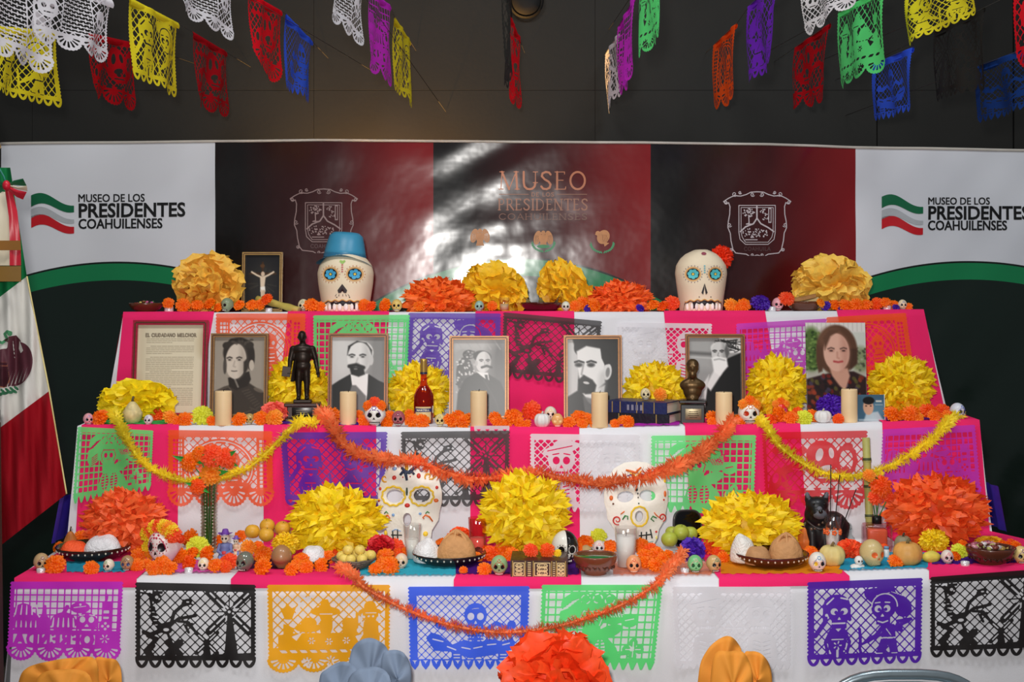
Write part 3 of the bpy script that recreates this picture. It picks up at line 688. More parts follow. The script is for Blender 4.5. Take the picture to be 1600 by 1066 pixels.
def d_bones(st):
    A = sheet(st, 'd', 'spear', .12, 11, .1, .105, .068, .009, .0)
    A.on(A.ell(.78, .34, .13, .14)).on(A.rect(.69, .4, .87, .54))
    for q in (-1, 1): A.off(A.ell(.78+q*.055, .36, .04, .045)); A.on(A.pline([(.78+q*.1, .54), (.78+q*.24, .44), (.78+q*.36, .5), (.78+q*.42, .48)], .05)); A.on(A.ell(.78+q*.42, .46, .05, .05))
    A.off(A.poly([(.78, .4), (.8, .45), (.76, .45)])).off(A.seg(.72, .485, .84, .485, .014)).off(A.seg(.74, .27, .82, .26, .01))
    for k in range(4): A.on(A.ell(.78, .55+.04*k, .1, .014))
    A.on(A.seg(.78, .5, .78, .72, .035)).on(A.poly([(.2, .62), (.26, .55), (.36, .58), (.5, .7), (.65, .64), (.8, .68), (.95, .63), (1.1, .66), (1.22, .62), (1.26, .75), (1.1, .78), (1.0, .82), (.72, .86), (.5, .78), (.3, .77)]))
    A.on(A.rect(.5, .76, .62, .88)).on(A.rect(1.05, .74, 1.17, .88)).off(A.rect(.52, .81, .6, .825)).off(A.rect(1.07, .81, 1.15, .825)).off(A.rect(.52, .845, .6, .86)).off(A.rect(1.07, .845, 1.15, .86))
    for a, b in (((.28, .63), (.4, .66)), ((.45, .72), (.55, .76)), ((.62, .73), (.72, .75)), ((.76, .74), (.86, .72)), ((.92, .7), (1.02, .69)), ((1.1, .7), (1.18, .68))): A.off(A.seg(*a, *b, .016))
    return A
def d_catrina(st):
    A = sheet(st, 's', 'teeth', .09, 13, .055, .07, .088, .018, .045)
    A.on(A.ell(.52, .3, .3, .14, -12)).on(A.ell(.72, .22, .22, .12, 12)).on(A.ell(.38, .2, .15, .1, -25)).on(A.ell(.86, .35, .13, .12)).on(A.ell(.32, .42, .1, .1))
    for cx, cy in ((.52, .17), (.66, .16), (.8, .18)):
        A.on(A.ell(cx, cy, .075)); A.off(np.abs(A.ell(cx, cy, .052))-.008); A.on(A.lat(.07, .02, True)+A.ell(cx, cy, .07)*0+np.where(A.ell(cx, cy, .075) < 0, 0, 9))
    for k in range(5): A.off(A.seg(.24+.03*k, .3-.025*k, .32+.03*k, .27-.025*k, .014)); A.off(A.seg(.3, .42+.025*k, .4, .36+.03*k, .012)); A.off(A.seg(.78+.035*k, .3, .84+.03*k, .38, .012)); A.off(A.seg(.95-.02*k, .24+.02*k, 1.0, .28+.02*k, .01))
    A.on(A.ell(.6, .4, .15, .14)).on(A.rect(.52, .45, .68, .58))
    for q in (-1, 1): A.off(A.ell(.6+q*.05, .385, .03, .036)); A.off(A.pline([(.6+q*.09, .3), (.6+q*.13, .38), (.6+q*.1, .48)], .012))
    A.off(A.ell(.585, .455, .013, .02)).off(A.ell(.615, .455, .013, .02)).off(A.pline([(.53, .52), (.6, .545), (.67, .52)], .016)).off(A.seg(.5, .31, .7, .31, .012))
    A.on(A.pline([(.6, .55), (.62, .7), (.68, .9)], .2)).on(A.poly([(.42, .9), (.5, .66), (.78, .6), (.92, .74), (.98, .9)])).on(A.ell(.82, .55, .16, .07, -20))
    for sx in (.56, .72):
        A.off(A.ell(sx, .76, .065, .12)); A.on(A.seg(sx, .64, sx, .88, .022))
        for k in range(5): A.on(A.seg(sx-.05, .68+.04*k, sx+.05, .67+.04*k, .016))
    for k in range(4): A.on(A.ell(1.12+.08*math.cos(k*PI/2), .76+.08*math.sin(k*PI/2), .05)); 
    for k in range(4): A.off(A.seg(1.12+.03*math.cos(k*PI/2), .76+.03*math.sin(k*PI/2), 1.12+.09*math.cos(k*PI/2), .76+.09*math.sin(k*PI/2), .014))
    A.on(A.seg(.8, .84, 1.1, .8, .03)).on(A.ell(1.05, .42, .1, .08)).off(A.seg(1.0, .42, 1.1, .4, .014))
    return A
def d_twoskulls(st):
    A = sheet(st, 'd', 'teeth', .06, 16, .055, .075, .066, .012, .04)
    for cx, hat in ((.4, 1), (1.05, 0)):
        A.on(A.ell(cx, .32, .17, .18)).on(A.rect(cx-.1, .38, cx+.1, .56)).on(A.poly([(cx-.2, .92), (cx-.16, .62), (cx, .56), (cx+.16, .62), (cx+.2, .92)]))
        if hat: A.on(A.ell(cx, .19, .24, .07, -14)).on(A.ell(cx+.04, .14, .14, .07)); A.off(A.seg(cx-.18, .22, cx+.14, .15, .014))
        for q in (-1, 1): A.off(A.ell(cx+q*.065, .34, .045, .05)); A.off(A.seg(cx+q*.03, .25, cx+q*.11, .265, .016))
        A.off(A.poly([(cx, .39), (cx+.028, .44), (cx-.028, .44)])).off(A.seg(cx-.07, .495, cx+.07, .495, .035))
        for k in range(-2, 3): A.on(A.seg(cx+k*.028, .47, cx+k*.028, .52, .008))
        for k in range(5): A.off(A.seg(cx-.1, .66+.05*k, cx-.02, .68+.05*k, .016)); A.off(A.seg(cx+.1, .66+.05*k, cx+.02, .68+.05*k, .016))
    A.on(A.ell(.72, .5, .11, .08))
    for k in range(6): A.off(A.seg(.72, .5, .72+.09*math.cos(k*1.05), .5+.065*math.sin(k*1.05), .004, .022))
    return A
def d_couple(st):
    A = sheet(st, 'd', 'heart', .095, 9, .085, .09, .084, .014)
    cx = .36
    A.on(A.ell(cx, .28, .16, .12)).on(A.ell(cx+.03, .36, .14, .14)).on(A.rect(cx-.06, .44, cx+.12, .56)).on(A.pline([(.22, .3), (.22, .48), (.1, .64)], .055)).on(A.pline([(.5, .34), (.52, .46)], .04))
    for q in (-1, 1): A.off(A.ell(cx+.03+q*.06, .36, .045, .04)); A.on(A.ell(cx+.03+q*.04, .37, .02))
    A.off(A.poly([(cx+.03, .42), (cx+.055, .46), (cx+.005, .46)])).off(A.seg(cx-.05, .5, cx+.1, .5, .02)).off(A.seg(cx-.12, .27, cx-.04, .2, .02)).off(A.seg(cx+.05, .2, cx+.13, .22, .02)).off(A.ell(.235, .4, .018))
    A.on(A.poly([(.28, .56), (.46, .56), (.48, .66), (.47, .78), (.42, .86), (.3, .86), (.26, .78), (.25, .66)])).on(A.pline([(.28, .6), (.22, .72), (.25, .84)], .035)).on(A.pline([(.46, .6), (.52, .72), (.49, .84)], .035))
    A.off(A.poly([(.34, .56), (.42, .56), (.38, .6)])).off(A.seg(.3, .69, .44, .69, .016)); stars(A, [(.37, .76)], .045, 5)
    A.on(A.seg(.33, .85, .31, .9, .05)).on(A.seg(.42, .85, .45, .9, .05)).off(A.seg(.37, .82, .37, .89, .03))
    # man with sombrero and pick
    A.on(A.ell(.98, .24, .3, .11, 18)).on(A.ell(.95, .15, .12, .08)).on(A.ell(.93, .33, .15, .14)).on(A.rect(.84, .4, 1.01, .53)).on(A.ell(1.17, .36, .1, .09))
    A.off(np.maximum(np.abs(A.ell(.94, .32, .155, .15))-.008, A.Y-.33)).off(A.seg(.84, .19, 1.0, .16, .01)).off(A.seg(1.02, .15, 1.16, .2, .01))
    for q in (-1, 1): A.off(A.ell(.915+q*.055, .345, .042, .042)); A.on(A.ell(.915+q*.04, .355, .02)); A.off(A.seg(.915+q*.03, .27, .915+q*.09, .275, .016))
    A.off(A.poly([(.915, .4), (.94, .44), (.89, .44)])).off(A.pline([(.86, .49), (.92, .51), (.98, .49)], .018))
    A.on(A.poly([(.9, .53), (1.06, .53), (1.08, .68), (.92, .68)])).on(A.pline([(.92, .56), (.84, .66), (.74, .72)], .05)).on(A.pline([(1.04, .56), (1.14, .6), (1.1, .54)], .05)).on(A.seg(.66, .76, 1.24, .5, .03)).on(A.pline([(.64, .58), (.65, .72), (.64, .8), (.67, .9)], .035)).on(A.seg(1.1, .5, 1.26, .48, .04))
    A.on(A.poly([(.9, .7), (1.08, .7), (1.12, .9), (1.02, .9), (.99, .76), (.94, .9), (.83, .9)])).off(A.seg(.92, .69, 1.07, .69, .012)).off(A.seg(.84, .87, .92, .87, .012)).off(A.seg(1.03, .87, 1.1, .87, .012)).off(A.seg(.96, .58, 1.02, .66, .012))
    return A
def d_arch(st):
    A = sheet(st, 'd', 'fan', .2, 4, .05, .09, .08, .013, .03)
    A.on(A.rect(.05, .09, .22, .8)); A.off(np.maximum(A.rect(.07, .12, .19, .78), -A.lat(.055, .014))); A.on(A.rect(1.18, .09, 1.35, .8)); A.off(np.maximum(A.rect(1.21, .12, 1.33, .78), -A.lat(.055, .014)))
    A.on(np.maximum(np.abs(A.ell(.7, .5, .42, .36))-.03, A.Y-.75)); A.off(np.maximum(np.abs(A.ell(.7, .5, .42, .36))-.008, A.Y-.7)*1.0+.0)
    A.on(A.ell(.5, .42, .11, .1)).on(A.rect(.42, .48, .58, .74)).on(A.ell(.86, .4, .1, .12)).on(A.poly([(.76, .74), (.8, .5), (.94, .5), (1.0, .74)])).on(A.rect(.3, .72, 1.1, .8))
    for cx in (.5, .86):
        for q in (-1, 1): A.off(A.ell(cx+q*.04, .41, .024, .03))
        A.off(A.seg(cx-.04, .48, cx+.04, .48, .014)); 
        for k in range(3): A.off(A.seg(cx-.06, .57+.05*k, cx+.06, .56+.05*k, .016))
    for k in range(6): A.off(A.ell(.28+.17*k, .16, .02)); A.off(A.poly([(.34+.12*k, .745), (.4+.12*k, .745), (.37+.12*k, .78)]))
    return A
def d_dancer(st):
    A = sheet(st, 'd', 'fan', .22, 3, .05, .09, .085, .014, .05)
    A.on(A.ell(.8, .32, .22, .2, 20)).off(A.ell(.76, .3, .05, .085, 15)).off(A.ell(.92, .28, .035, .07, -10)).off(A.ell(.84, .48, .09, .04, -15))
    A.on(A.pline([(.3, .5), (.45, .44), (.62, .5), (.8, .62), (1.0, .6), (1.12, .5)], .1)).off(A.pline([(.4, .48), (.55, .5), (.62, .56)], .018)).off(A.pline([(.75, .6), (.95, .6)], .018))
    A.on(np.abs(A.ell(1.12, .38, .12, .17))-.028).on(A.ell(1.14, .2, .07, .05))
    for k in range(9): a = k*.7; A.on(A.ell(1.12+.13*math.cos(a), .38+.18*math.sin(a), .03))
    A.on(A.poly([(.08, .6), (.2, .46), (.3, .56), (.34, .72), (.06, .74)])).off(A.ell(.16, .6, .04, .07, 20)).off(A.poly([(.24, .56), (.3, .64), (.24, .66)]))
    for k in range(6): A.off(A.poly([(.16+.2*k, .76), (.23+.2*k, .69), (.3+.2*k, .76)]))
    for k in range(4): A.on(A.poly([(.18+.12*k, .18), (.24+.12*k, .24), (.18+.12*k, .3), (.12+.12*k, .24)]))
    return A
def d_brick(st):
    A = sheet(st, 'd', 'fan', .2, 4, .04, .06, .085, .016, .04)
    b = np.minimum(np.abs((A.Y+.03) % .06-.03)-.008, np.abs((A.X+.045+.045*(np.floor((A.Y+.03)/.06) % 2)) % .09-.045)-.008)
    A.on(A.rect(.4, .1, .95, .72)); A.off(np.maximum(A.rect(.42, .12, .93, .70), -b)); A.on(A.ell(.2, .45, .13, .15)).on(A.ell(1.15, .4, .14, .16))
    for cx in (.2, 1.15):
        for q in (-1, 1): A.off(A.ell(cx+q*.05, .42, .03, .04))
        A.off(A.seg(cx-.05, .52, cx+.05, .52, .02))
    stars(A, [(.2, .2), (1.15, .18)], .06, 7)
    return A
DES = dict(offering=d_offering, windmill=d_windmill, feast=d_feast, bones=d_bones, catrina=d_catrina, twoskulls=d_twoskulls, couple=d_couple, arch=d_arch, dancer=d_dancer, brick=d_brick)
_A = {}
def design(n, st):
    if (n, st) not in _A: _A[(n, st)] = DES[n](st)
    return _A[(n, st)]
def bil(c, u, v):
    c = [np.asarray(q, float) for q in c]; u = u[:, None]; v = v[:, None]
    return (c[0]*(1-u)+c[1]*u)*(1-v)+(c[3]*(1-u)+c[2]*u)*v
HUE = dict(magenta=(212, 52, 214), black=(28, 23, 23), amber=(255, 178, 0), blue=(58, 102, 246), green=(98, 236, 130), white=(236, 234, 240), purple=(88, 28, 178), orange=(255, 92, 28), red=(226, 16, 34), yellow=(242, 228, 44), darkred=(186, 12, 26), navy=(22, 58, 128), lilac=(120, 44, 205), fuchsia=(206, 60, 200), grey=(44, 42, 40))
def tile(tier, col, des, c, label, st=.0095, off=.013, wav=.004, see=.05, droop=0.0):
    """a cut-paper sheet pinned to a riser: four corners in pixels"""
    A = design(des, st)
    def fn(P):
        u = P[:, 0]/PW; v = P[:, 1]/PH; px = bil(c, u, v); D = np.full(len(P), (D1, D2, D3)[tier-1]-.03)
        px[:, 1] += droop*np.sin(PI*u)*v
        for _ in range(3): D = face_D(tier, CZ-(px[:, 1]-HY)*D/F)-off
        D = D-wav*(.7*np.sin(u*7+v*3+c[0][0])+.5*np.sin(u*15-v*5))*(.35+.65*v)
        if tier > 1: D = D-.006
        return np.stack([(px[:, 0]-CX)*D/F, D, CZ-(px[:, 1]-HY)*D/F], 1)
    o = link('papel_picado', cutmesh('papel_picado', A, fn), tissue(HUE[col], see, .16))
    return tag(o, label, 'paper banner', ('cut paper on the bottom tier', 'cut paper on the middle riser', 'cut paper on the top riser')[tier-1])
T1 = [('magenta', 'offering', [(16, 909), (193, 909), (187, 1034), (10, 1030)], 'magenta cut paper with mirrored OFRENDA lettering on the bottom tier'),
 ('black', 'windmill', [(211, 910), (400, 914), (400, 1044), (211, 1044)], 'black cut paper with windmill and rider between magenta and amber sheets'),
 ('amber', 'feast', [(417, 914), (610, 914), (609, 1046), (419, 1050)], 'amber cut paper with a feast table and sombreros, bottom tier'),
 ('blue', 'bones', [(637, 917), (828, 916), (824, 1047), (640, 1047)], 'blue cut paper with a skull and crossed bones, bottom tier'),
 ('green', 'catrina', [(846, 914), (1036, 914), (1022, 1047), (841, 1047)], 'green cut paper with flower-hatted skull lady, bottom tier beside blue sheet'),
 ('white', 'twoskulls', [(1050, 917), (1236, 917), (1236, 1046), (1056, 1046)], 'white cut paper with two skull faces on the bottom tier'),
 ('purple', 'couple', [(1261, 910), (1442, 903), (1440, 1036), (1261, 1042)], 'purple cut paper with a skeleton girl and a sombrero man'),
 ('black', 'windmill', [(1453, 902), (1642, 888), (1640, 1024), (1453, 1028)], 'black windmill cut paper at the silver-chair end, cut by the frame')]
for c, d, k, l in T1: tile(1, c, d, k, l)
T2_ = [('green', 'catrina', [(121, 667), (240, 673), (236, 766), (113, 788)], 'green cut paper under the start of the yellow garland, middle riser'),
 ('orange', 'arch', [(262, 672), (426, 674), (428, 790), (262, 790)], 'orange cut paper with fan edge behind the flower vase'),
 ('purple', 'couple', [(437, 676), (606, 675), (600, 792), (446, 790)], 'purple rumpled cut paper behind the large yellow pompom and orange garland'),
 ('black', 'windmill', [(626, 675), (797, 673), (795, 792), (628, 792)], 'black windmill cut paper between the plaster mask and yellow pompom'),
 ('white', 'twoskulls', [(828, 678), (1000, 680), (1000, 800), (828, 800)], 'white cut paper with skulls behind the central orange garland'),
 ('green', 'catrina', [(1017, 681), (1182, 680), (1178, 804), (1017, 800)], 'green skull lady cut paper above the black mirror, middle riser'),
 ('red', 'dancer', [(1190, 676), (1356, 673), (1352, 795), (1196, 795)], 'red cut paper with fan edge behind the black dog'),
 ('fuchsia', 'offering', [(1379, 671), (1524, 664), (1534, 780), (1372, 790)], 'fuchsia cut paper behind the large orange pompom, middle riser')]
for c, d, k, l in T2_: tile(2, c, d, k, l, .0105, .012, .005, .2)
T3_ = [('orange', 'arch', [(337, 490), (478, 490), (476, 602), (336, 602)], 'orange cut paper behind the sepia portrait and bronze statue'),
 ('green', 'catrina', [(489, 493), (641, 492), (636, 606), (489, 604)], 'green cut paper behind the goatee man portrait, top riser'),
 ('purple', 'couple', [(638, 489), (783, 490), (782, 600), (632, 588)], 'purple cut paper behind the amber bottle, top riser'),
 ('black', 'windmill', [(786, 488), (941, 502), (930, 604), (784, 590)], 'dark grey cut paper tilted between the two middle portraits'),
 ('white', 'twoskulls', [(966, 504), (1113, 506), (1108, 604), (966, 600)], 'white cut paper behind the bearded old man portrait, top riser'),
 ('fuchsia', 'offering', [(1150, 506), (1292, 498), (1292, 606), (1150, 606)], 'fuchsia cut paper beside the photograph of the woman'),
 ('orange', 'arch', [(1291, 496), (1416, 489), (1432, 600), (1291, 606)], 'orange rumpled cut paper behind the yellow pompom at the far end')]
for c, d, k, l in T3_: tile(3, c, d, k, l, .0115, .010, .004, .2)
# red sheet wrapped round the top tier's side end
A = design('dancer', .0115)
X0 = (193-CX)*D3/F
def fn(P):
    u = P[:, 0]/PW; v = P[:, 1]/PH
    return np.stack([X0-.012-.028*v-.0*u+.002*np.sin(9*v), D3+.02+.30*u-.02*v, z3(X0)-.005-.235*v], 1)
o = link('papel_picado', cutmesh('papel_picado', A, fn), tissue((214, 30, 62), .15)); tag(o, 'red cut paper folded round the side of the top tier by the old document', 'paper banner', 'cut paper on the top riser')

# ---- flags strung overhead: [colour, design, TL, TR, BR, BL (px), near distance, label, string id]
H = [('white', 'brick', (58, -42), (176, 2), (172, 100), (60, 62), 3.0, 'white cut paper flag with brick pattern and fans, overhead by the frame corner', 0),
 ('darkred', 'dancer', (138, 52), (210, 68), (208, 176), (146, 148), 4.3, 'dark red flag partly hidden by the white brick-pattern flag', 0),
 ('white', 'brick', (-60, -58), (87, 2), (85, 118), (-60, 66), 3.1, 'white lace flag in front of the yellow one at the upper corner', 1),
 ('yellow', 'couple', (-20, 40), (88, 50), (89, 170), (-16, 140), 3.9, 'yellow flag behind the white lace flag at the upper corner', 1),
 ('yellow', 'couple', (203, -3), (279, 37), (280, 153), (213, 122), 4.0, 'yellow cut paper flag hanging between the two dark red ones', 2),
 ('darkred', 'dancer', (301, 50), (354, 82), (353, 185), (308, 163), 4.7, 'dark red flag nearest the hall wall on the yellow flag string', 2),
 ('white', 'brick', (276, -72), (363, -20), (358, 68), (280, 6), 3.2, 'white fan-edged flag cut by the frame between dark red flags', 3),
 ('red', 'dancer', (387, -12), (440, 18), (438, 132), (393, 95), 4.1, 'bright red flag hanging beside the blue flag', 4),
 ('blue', 'bones', (447, 22), (488, 65), (483, 163), (450, 138), 4.7, 'blue flag hanging beyond the bright red flag', 4),
 ('white', 'brick', (508, -92), (566, -10), (560, 77), (513, 6), 3.4, 'white pointed flag cut by the frame above the first maroon panel', 5),
 ('magenta', 'offering', (578, -18), (610, 10), (608, 138), (578, 97), 4.2, 'magenta flag hanging beside the narrow yellow flag', 6),
 ('yellow', 'couple', (617, 27), (641, 65), (646, 170), (620, 140), 4.8, 'narrow yellow flag nearest the wall above the maroon panel', 6),
 ('grey', 'windmill', (788, -60), (799, 20), (798, 140), (790, 100), 3.7, 'black flag seen almost edge-on high over the banner centre', 7),
 ('red', 'dancer', (797, 22), (812, 62), (809, 172), (799, 150), 4.6, 'bright red flag seen almost edge-on over the banner centre', 7),
 ('magenta', 'offering', (993, -8), (966, 42), (965, 150), (989, 120), 4.2, 'magenta flag overlapping the narrow cream flag', 8),
 ('white', 'windmill', (967, 52), (946, 84), (945, 179), (965, 150), 4.9, 'narrow cream flag hanging next to the magenta flag', 8),
 ('green', 'feast', (1033, -70), (1004, -32), (1003, 93), (1029, 50), 3.7, 'bright green flag cut by the frame over the museum title', 9),
 ('orange', 'arch', (1151, 37), (1116, 70), (1118, 172), (1150, 152), 4.8, 'orange flag hanging alone beside the purple flag', 10),
 ('lilac', 'couple', (1221, -38), (1170, 10), (1174, 132), (1206, 92), 3.9, 'purple crumpled flag cut by the frame near the orange flag', 10),
 ('white', 'brick', (1338, -66), (1252, -28), (1252, 58), (1334, 8), 3.2, 'white fan-edged flag above the dark red flag', 11),
 ('darkred', 'dancer', (1297, 37), (1243, 74), (1241, 173), (1286, 157), 4.6, 'dark red flag hanging next to the green flag', 11),
 ('green', 'feast', (1381, -20), (1309, 20), (1306, 140), (1374, 108), 3.9, 'green flag with square figures above the blue flag', 12),
 ('yellow', 'couple', (1524, -50), (1415, -10), (1418, 74), (1520, 20), 3.5, 'yellow torn flag cut by the frame above the blue and black flags', 13),
 ('blue', 'bones', (1427, 74), (1365, 100), (1366, 190), (1425, 175), 4.5, 'blue flag hanging below the yellow torn flag', 13),
 ('grey', 'windmill', (1538, 12), (1459, 50), (1455, 160), (1530, 140), 4.1, 'black flag barely visible against the dark wall', 14),
 ('navy', 'bones', (1640, 62), (1527, 104), (1523, 193), (1630, 166), 3.7, 'dark blue flag cut by the frame edge, nearest the wall corner', 15),
 ('red', 'dancer', (1690, -66), (1586, -28), (1582, 108), (1686, 84), 3.0, 'bright red flag cut by the frame edge in front of the dark blue one', 16)]
cord = mat((52, 50, 46), .9)
rows = {}
for c, d, a, b, e, f, Dn, l, sid in H:
    hn = abs((f[1]-a[1])); hf = abs(e[1]-b[1]); ra = min(max((a[0]-835)/(b[0]-835), 1.04), 1.14); Df = Dn*ra
    cs = [W(*a, Dn), W(*b, Df), W(*e, Df), W(*f, Dn)]
    A = design(d, .0125)
    def fn(P, cs=cs, a=a):
        u = P[:, 0]/PW; v = P[:, 1]/PH; q = bil(cs, u, v); n = np.cross(cs[1]-cs[0], cs[3]-cs[0]); n = n/np.linalg.norm(n)
        return q+n[None]*(.012*np.sin(u*6+a[0])*(.2+v)+.006*np.sin(u*13+v*4))[:, None]*(v > -.0)[:, None]
    t = thing('paper_flag', l, 'paper flag', cs[0], group='cut paper flags strung overhead')
    me = cutmesh('flag_sheet', A, lambda P: fn(P)-cs[0]); link('flag_sheet', me, tissue(HUE[c], .05, .3), t)
    # the sheet's top edge is folded over the string
    mb = MB(); mb.grid(lambda u, w: tuple((cs[0]*(1-u)+cs[1]*u)-cs[0]+np.array([.004*math.sin(w*PI), -.004*math.cos(w*PI), .002-.02*w])), 8, 3)
    part('folded_edge', mb, tissue(HUE[c], .0, .3), t)
    rows.setdefault(sid, []).append((Dn, cs[0])); rows[sid].append((Df, cs[1]))
sn = ['by the upper corner', 'over the corner lace flags', 'of the yellow and dark red flags', 'of the fan-edged white flag', 'of the bright red and blue flags', 'of the white pointed flag', 'of the magenta and narrow yellow flags', 'over the banner centre', 'of the magenta and cream flags', 'of the bright green flag', 'of the orange and purple flags', 'of the white and dark red flags', 'of the square-figure green flag', 'of the yellow torn flag', 'of the barely visible black flag', 'of the dark blue flag', 'of the frame-edge red flag']
for sid, pts in rows.items():
    pts = [p for _, p in sorted(pts, key=lambda q: q[0])]
    d0 = pts[1]-pts[0]; d0 = d0/d0[1]; d1 = pts[-1]-pts[-2]; d1 = d1/d1[1]
    path = [pts[0]-d0*(pts[0][1]-1.6)]+pts+[pts[-1]+np.array([d1[0], 1, min(d1[2], .1)])*(DW-pts[-1][1])]
    mb = MB(); mb.tube(path, .0011, 5); o = link('string', mb.mesh('string'), cord); tag(o, 'thin string '+sn[sid]+' running back to the wall', 'string', 'strings of the overhead flags')
# ---------------------------------------------------------------- builders of the things on the altar
RN = random.Random(11)
S = lambda D: D/F                                         # metres per pixel at distance D
# --- marigold heads: three petal meshes, unit radius, facing +z
def marigold_mesh(seed, rings=((.97, 17, -.05), (.9, 16, .12), (.76, 14, .30), (.56, 11, .44), (.34, 8, .52), (.15, 5, .55))):
    r = random.Random(seed); mb = MB()
    for (R, n, h) in rings:
        for k in range(n):
            a = 2*PI*(k+r.random()*.6)/n; w = 2*PI*R/n*.75; tl = r.uniform(-.07, .07)
            rad = lambda q, s_, z: ((q*math.cos(a)-s_*math.sin(a)), (q*math.sin(a)+s_*math.cos(a)), z)
            R2 = R*r.uniform(.92, 1.08)
            v = [rad(R2*.30, -w*.15, h-.05), rad(R2*.30, w*.15, h-.05), rad(R2*.75, -w*.5, h+.14+tl), rad(R2*.75, 0, h+.06), rad(R2*.75, w*.5, h+.14-tl), rad(R2, -w*.38, h+.06+tl), rad(R2*.94, 0, h-.04), rad(R2, w*.38, h+.06-tl)]
            mb.add(v, [(0, 3, 2), (0, 1, 3), (1, 4, 3), (2, 3, 6, 5), (3, 4, 7, 6)])
    mb.ell((0, 0, .0), (.72, .72, .44), 12, 6)
    return mb.mesh('marigold_petals', True)
MG = [marigold_mesh(s) for s in (1, 2, 3, 4)]
mbx = MB(); mbx.lathe([(.06, -1.0), (.1, -.75), (.28, -.45), (.42, -.2), (.45, -.02)], 8); CALYX = mbx.mesh('calyx')
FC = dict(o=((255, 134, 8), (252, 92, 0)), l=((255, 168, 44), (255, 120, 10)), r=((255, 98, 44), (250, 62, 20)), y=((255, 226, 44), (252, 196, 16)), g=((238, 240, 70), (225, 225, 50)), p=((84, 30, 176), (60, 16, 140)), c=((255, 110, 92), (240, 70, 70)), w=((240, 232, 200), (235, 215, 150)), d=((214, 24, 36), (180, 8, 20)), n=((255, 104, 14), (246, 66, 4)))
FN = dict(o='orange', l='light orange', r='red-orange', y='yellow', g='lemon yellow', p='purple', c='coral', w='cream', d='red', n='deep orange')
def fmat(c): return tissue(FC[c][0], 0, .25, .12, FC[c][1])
def marigold(loc, r, c, label, group, face=None, name='marigold'):
    rot = face if face is not None else (RN.uniform(.7, 1.35), RN.uniform(-.5, .5), RN.uniform(-.6, .6))
    t = thing(name, label, 'flower', loc, rot, group)
    link('petals', RN.choice(MG), fmat(c), t, scale=(r, r, r))
    link('calyx', CALYX, mat((92, 112, 40), .7), t, scale=r*.8)
    return t
# --- tissue pompoms: petal sheets over a ball, unit radius, heart towards -y
def pom_mesh(seed, n=230, style='spiky', sep=False):
    r = random.Random(seed); mb = MB(); out = []
    for k in range(n):
        z = 1-2*(k+.5)/n; a = k*2.39996+r.uniform(-.2, .2); q = math.sqrt(1-z*z)
        d = Vector((q*math.cos(a), q*math.sin(a), z))
        if d.y > .55: continue
        up = Vector((r.uniform(-1, 1), r.uniform(-1, 1), r.uniform(-1, 1))); sd = d.cross(up).normalized(); nn = d.cross(sd)
        d = (d+.12*Vector((r.uniform(-1, 1), r.uniform(-1, 1), r.uniform(-1, 1)))).normalized()
        if style == 'spiky':
            L = r.uniform(.86, 1.08); w = r.uniform(.085, .14); c1 = r.uniform(-.1, .1); c2 = r.uniform(-.12, .12)
            v = [d*.3, d*L*.66-sd*w+nn*(.05+c1), d*L*.66+nn*c1, d*L*.66+sd*w+nn*(.05+c1), d*L*.86-sd*w*.9+nn*(.16+c2), d*L*.86+nn*(.12+c2), d*L*.86+sd*w*.9+nn*(.16+c2), d*L*.98+nn*(.30+c2*1.3)+sd*r.uniform(-.05, .05)]
            mb.add(v, [(0, 2, 1), (0, 3, 2), (1, 2, 5, 4), (2, 3, 6, 5), (4, 5, 7), (5, 6, 7)])
        else:
            L = r.uniform(.9, 1.03); w = r.uniform(.26, .42); m = 5; rows = []; ph = r.uniform(0, 6)
            for t_, ww in ((.35, .25), (.72, .8), (.9, 1.0), (1.0, .95)):
                rows.append([d*L*t_+sd*w*ww*(2*i/m-1)+nn*(.34*t_**4+.075*t_*math.sin(ph+i*2.1+t_*3)+.03*r.uniform(-1, 1))-d*(.07*t_*(2*i/m-1)**2)+d*(.035*r.uniform(-1, 1) if t_ == 1.0 else 0) for i in range(m+1)])
            v = [p for q_ in rows for p in q_]
            if sep: mb = MB()
            mb.add(v, [(j*(m+1)+i, j*(m+1)+i+1, (j+1)*(m+1)+i+1, (j+1)*(m+1)+i) for j in range(3) for i in range(m)])
            if sep: out.append(mb.mesh('petal'))
    if sep: return out
    return mb.mesh('tissue_petals', style != 'spiky')
POM = {'spiky': [pom_mesh(s, 560) for s in (1, 2, 3)], 'ruffle': [pom_mesh(s, 150, 'ruffle') for s in (4, 5)]}
PETALS = [pom_mesh(s, 132, 'ruffle', True) for s in (4, 5)]
mbx = MB(); mbx.ell((0, 0, 0), .62, 16, 10); PCORE = mbx.mesh('core')
def pompom(x0, y0, x1, y1, D, c, style, label, tier=None, col=None, deep=None, dep=.75, seed=0, spin=0.0):
    cx, cy = (x0+x1)/2, (y0+y1)/2; rx, rz = (x1-x0)/2*S(D), (y1-y0)/2*S(D)
    t = thing('tissue_pompom', label, 'paper flower', W(cx, cy, D), group='tissue paper pompoms')
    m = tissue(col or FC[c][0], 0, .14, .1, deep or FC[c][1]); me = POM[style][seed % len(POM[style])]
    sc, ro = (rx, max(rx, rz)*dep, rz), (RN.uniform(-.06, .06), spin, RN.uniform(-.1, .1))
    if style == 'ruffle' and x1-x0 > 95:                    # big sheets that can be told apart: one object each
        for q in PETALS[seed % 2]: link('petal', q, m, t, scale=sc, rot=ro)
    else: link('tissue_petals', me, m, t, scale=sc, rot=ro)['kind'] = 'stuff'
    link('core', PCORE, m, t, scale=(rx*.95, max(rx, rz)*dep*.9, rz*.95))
    return t
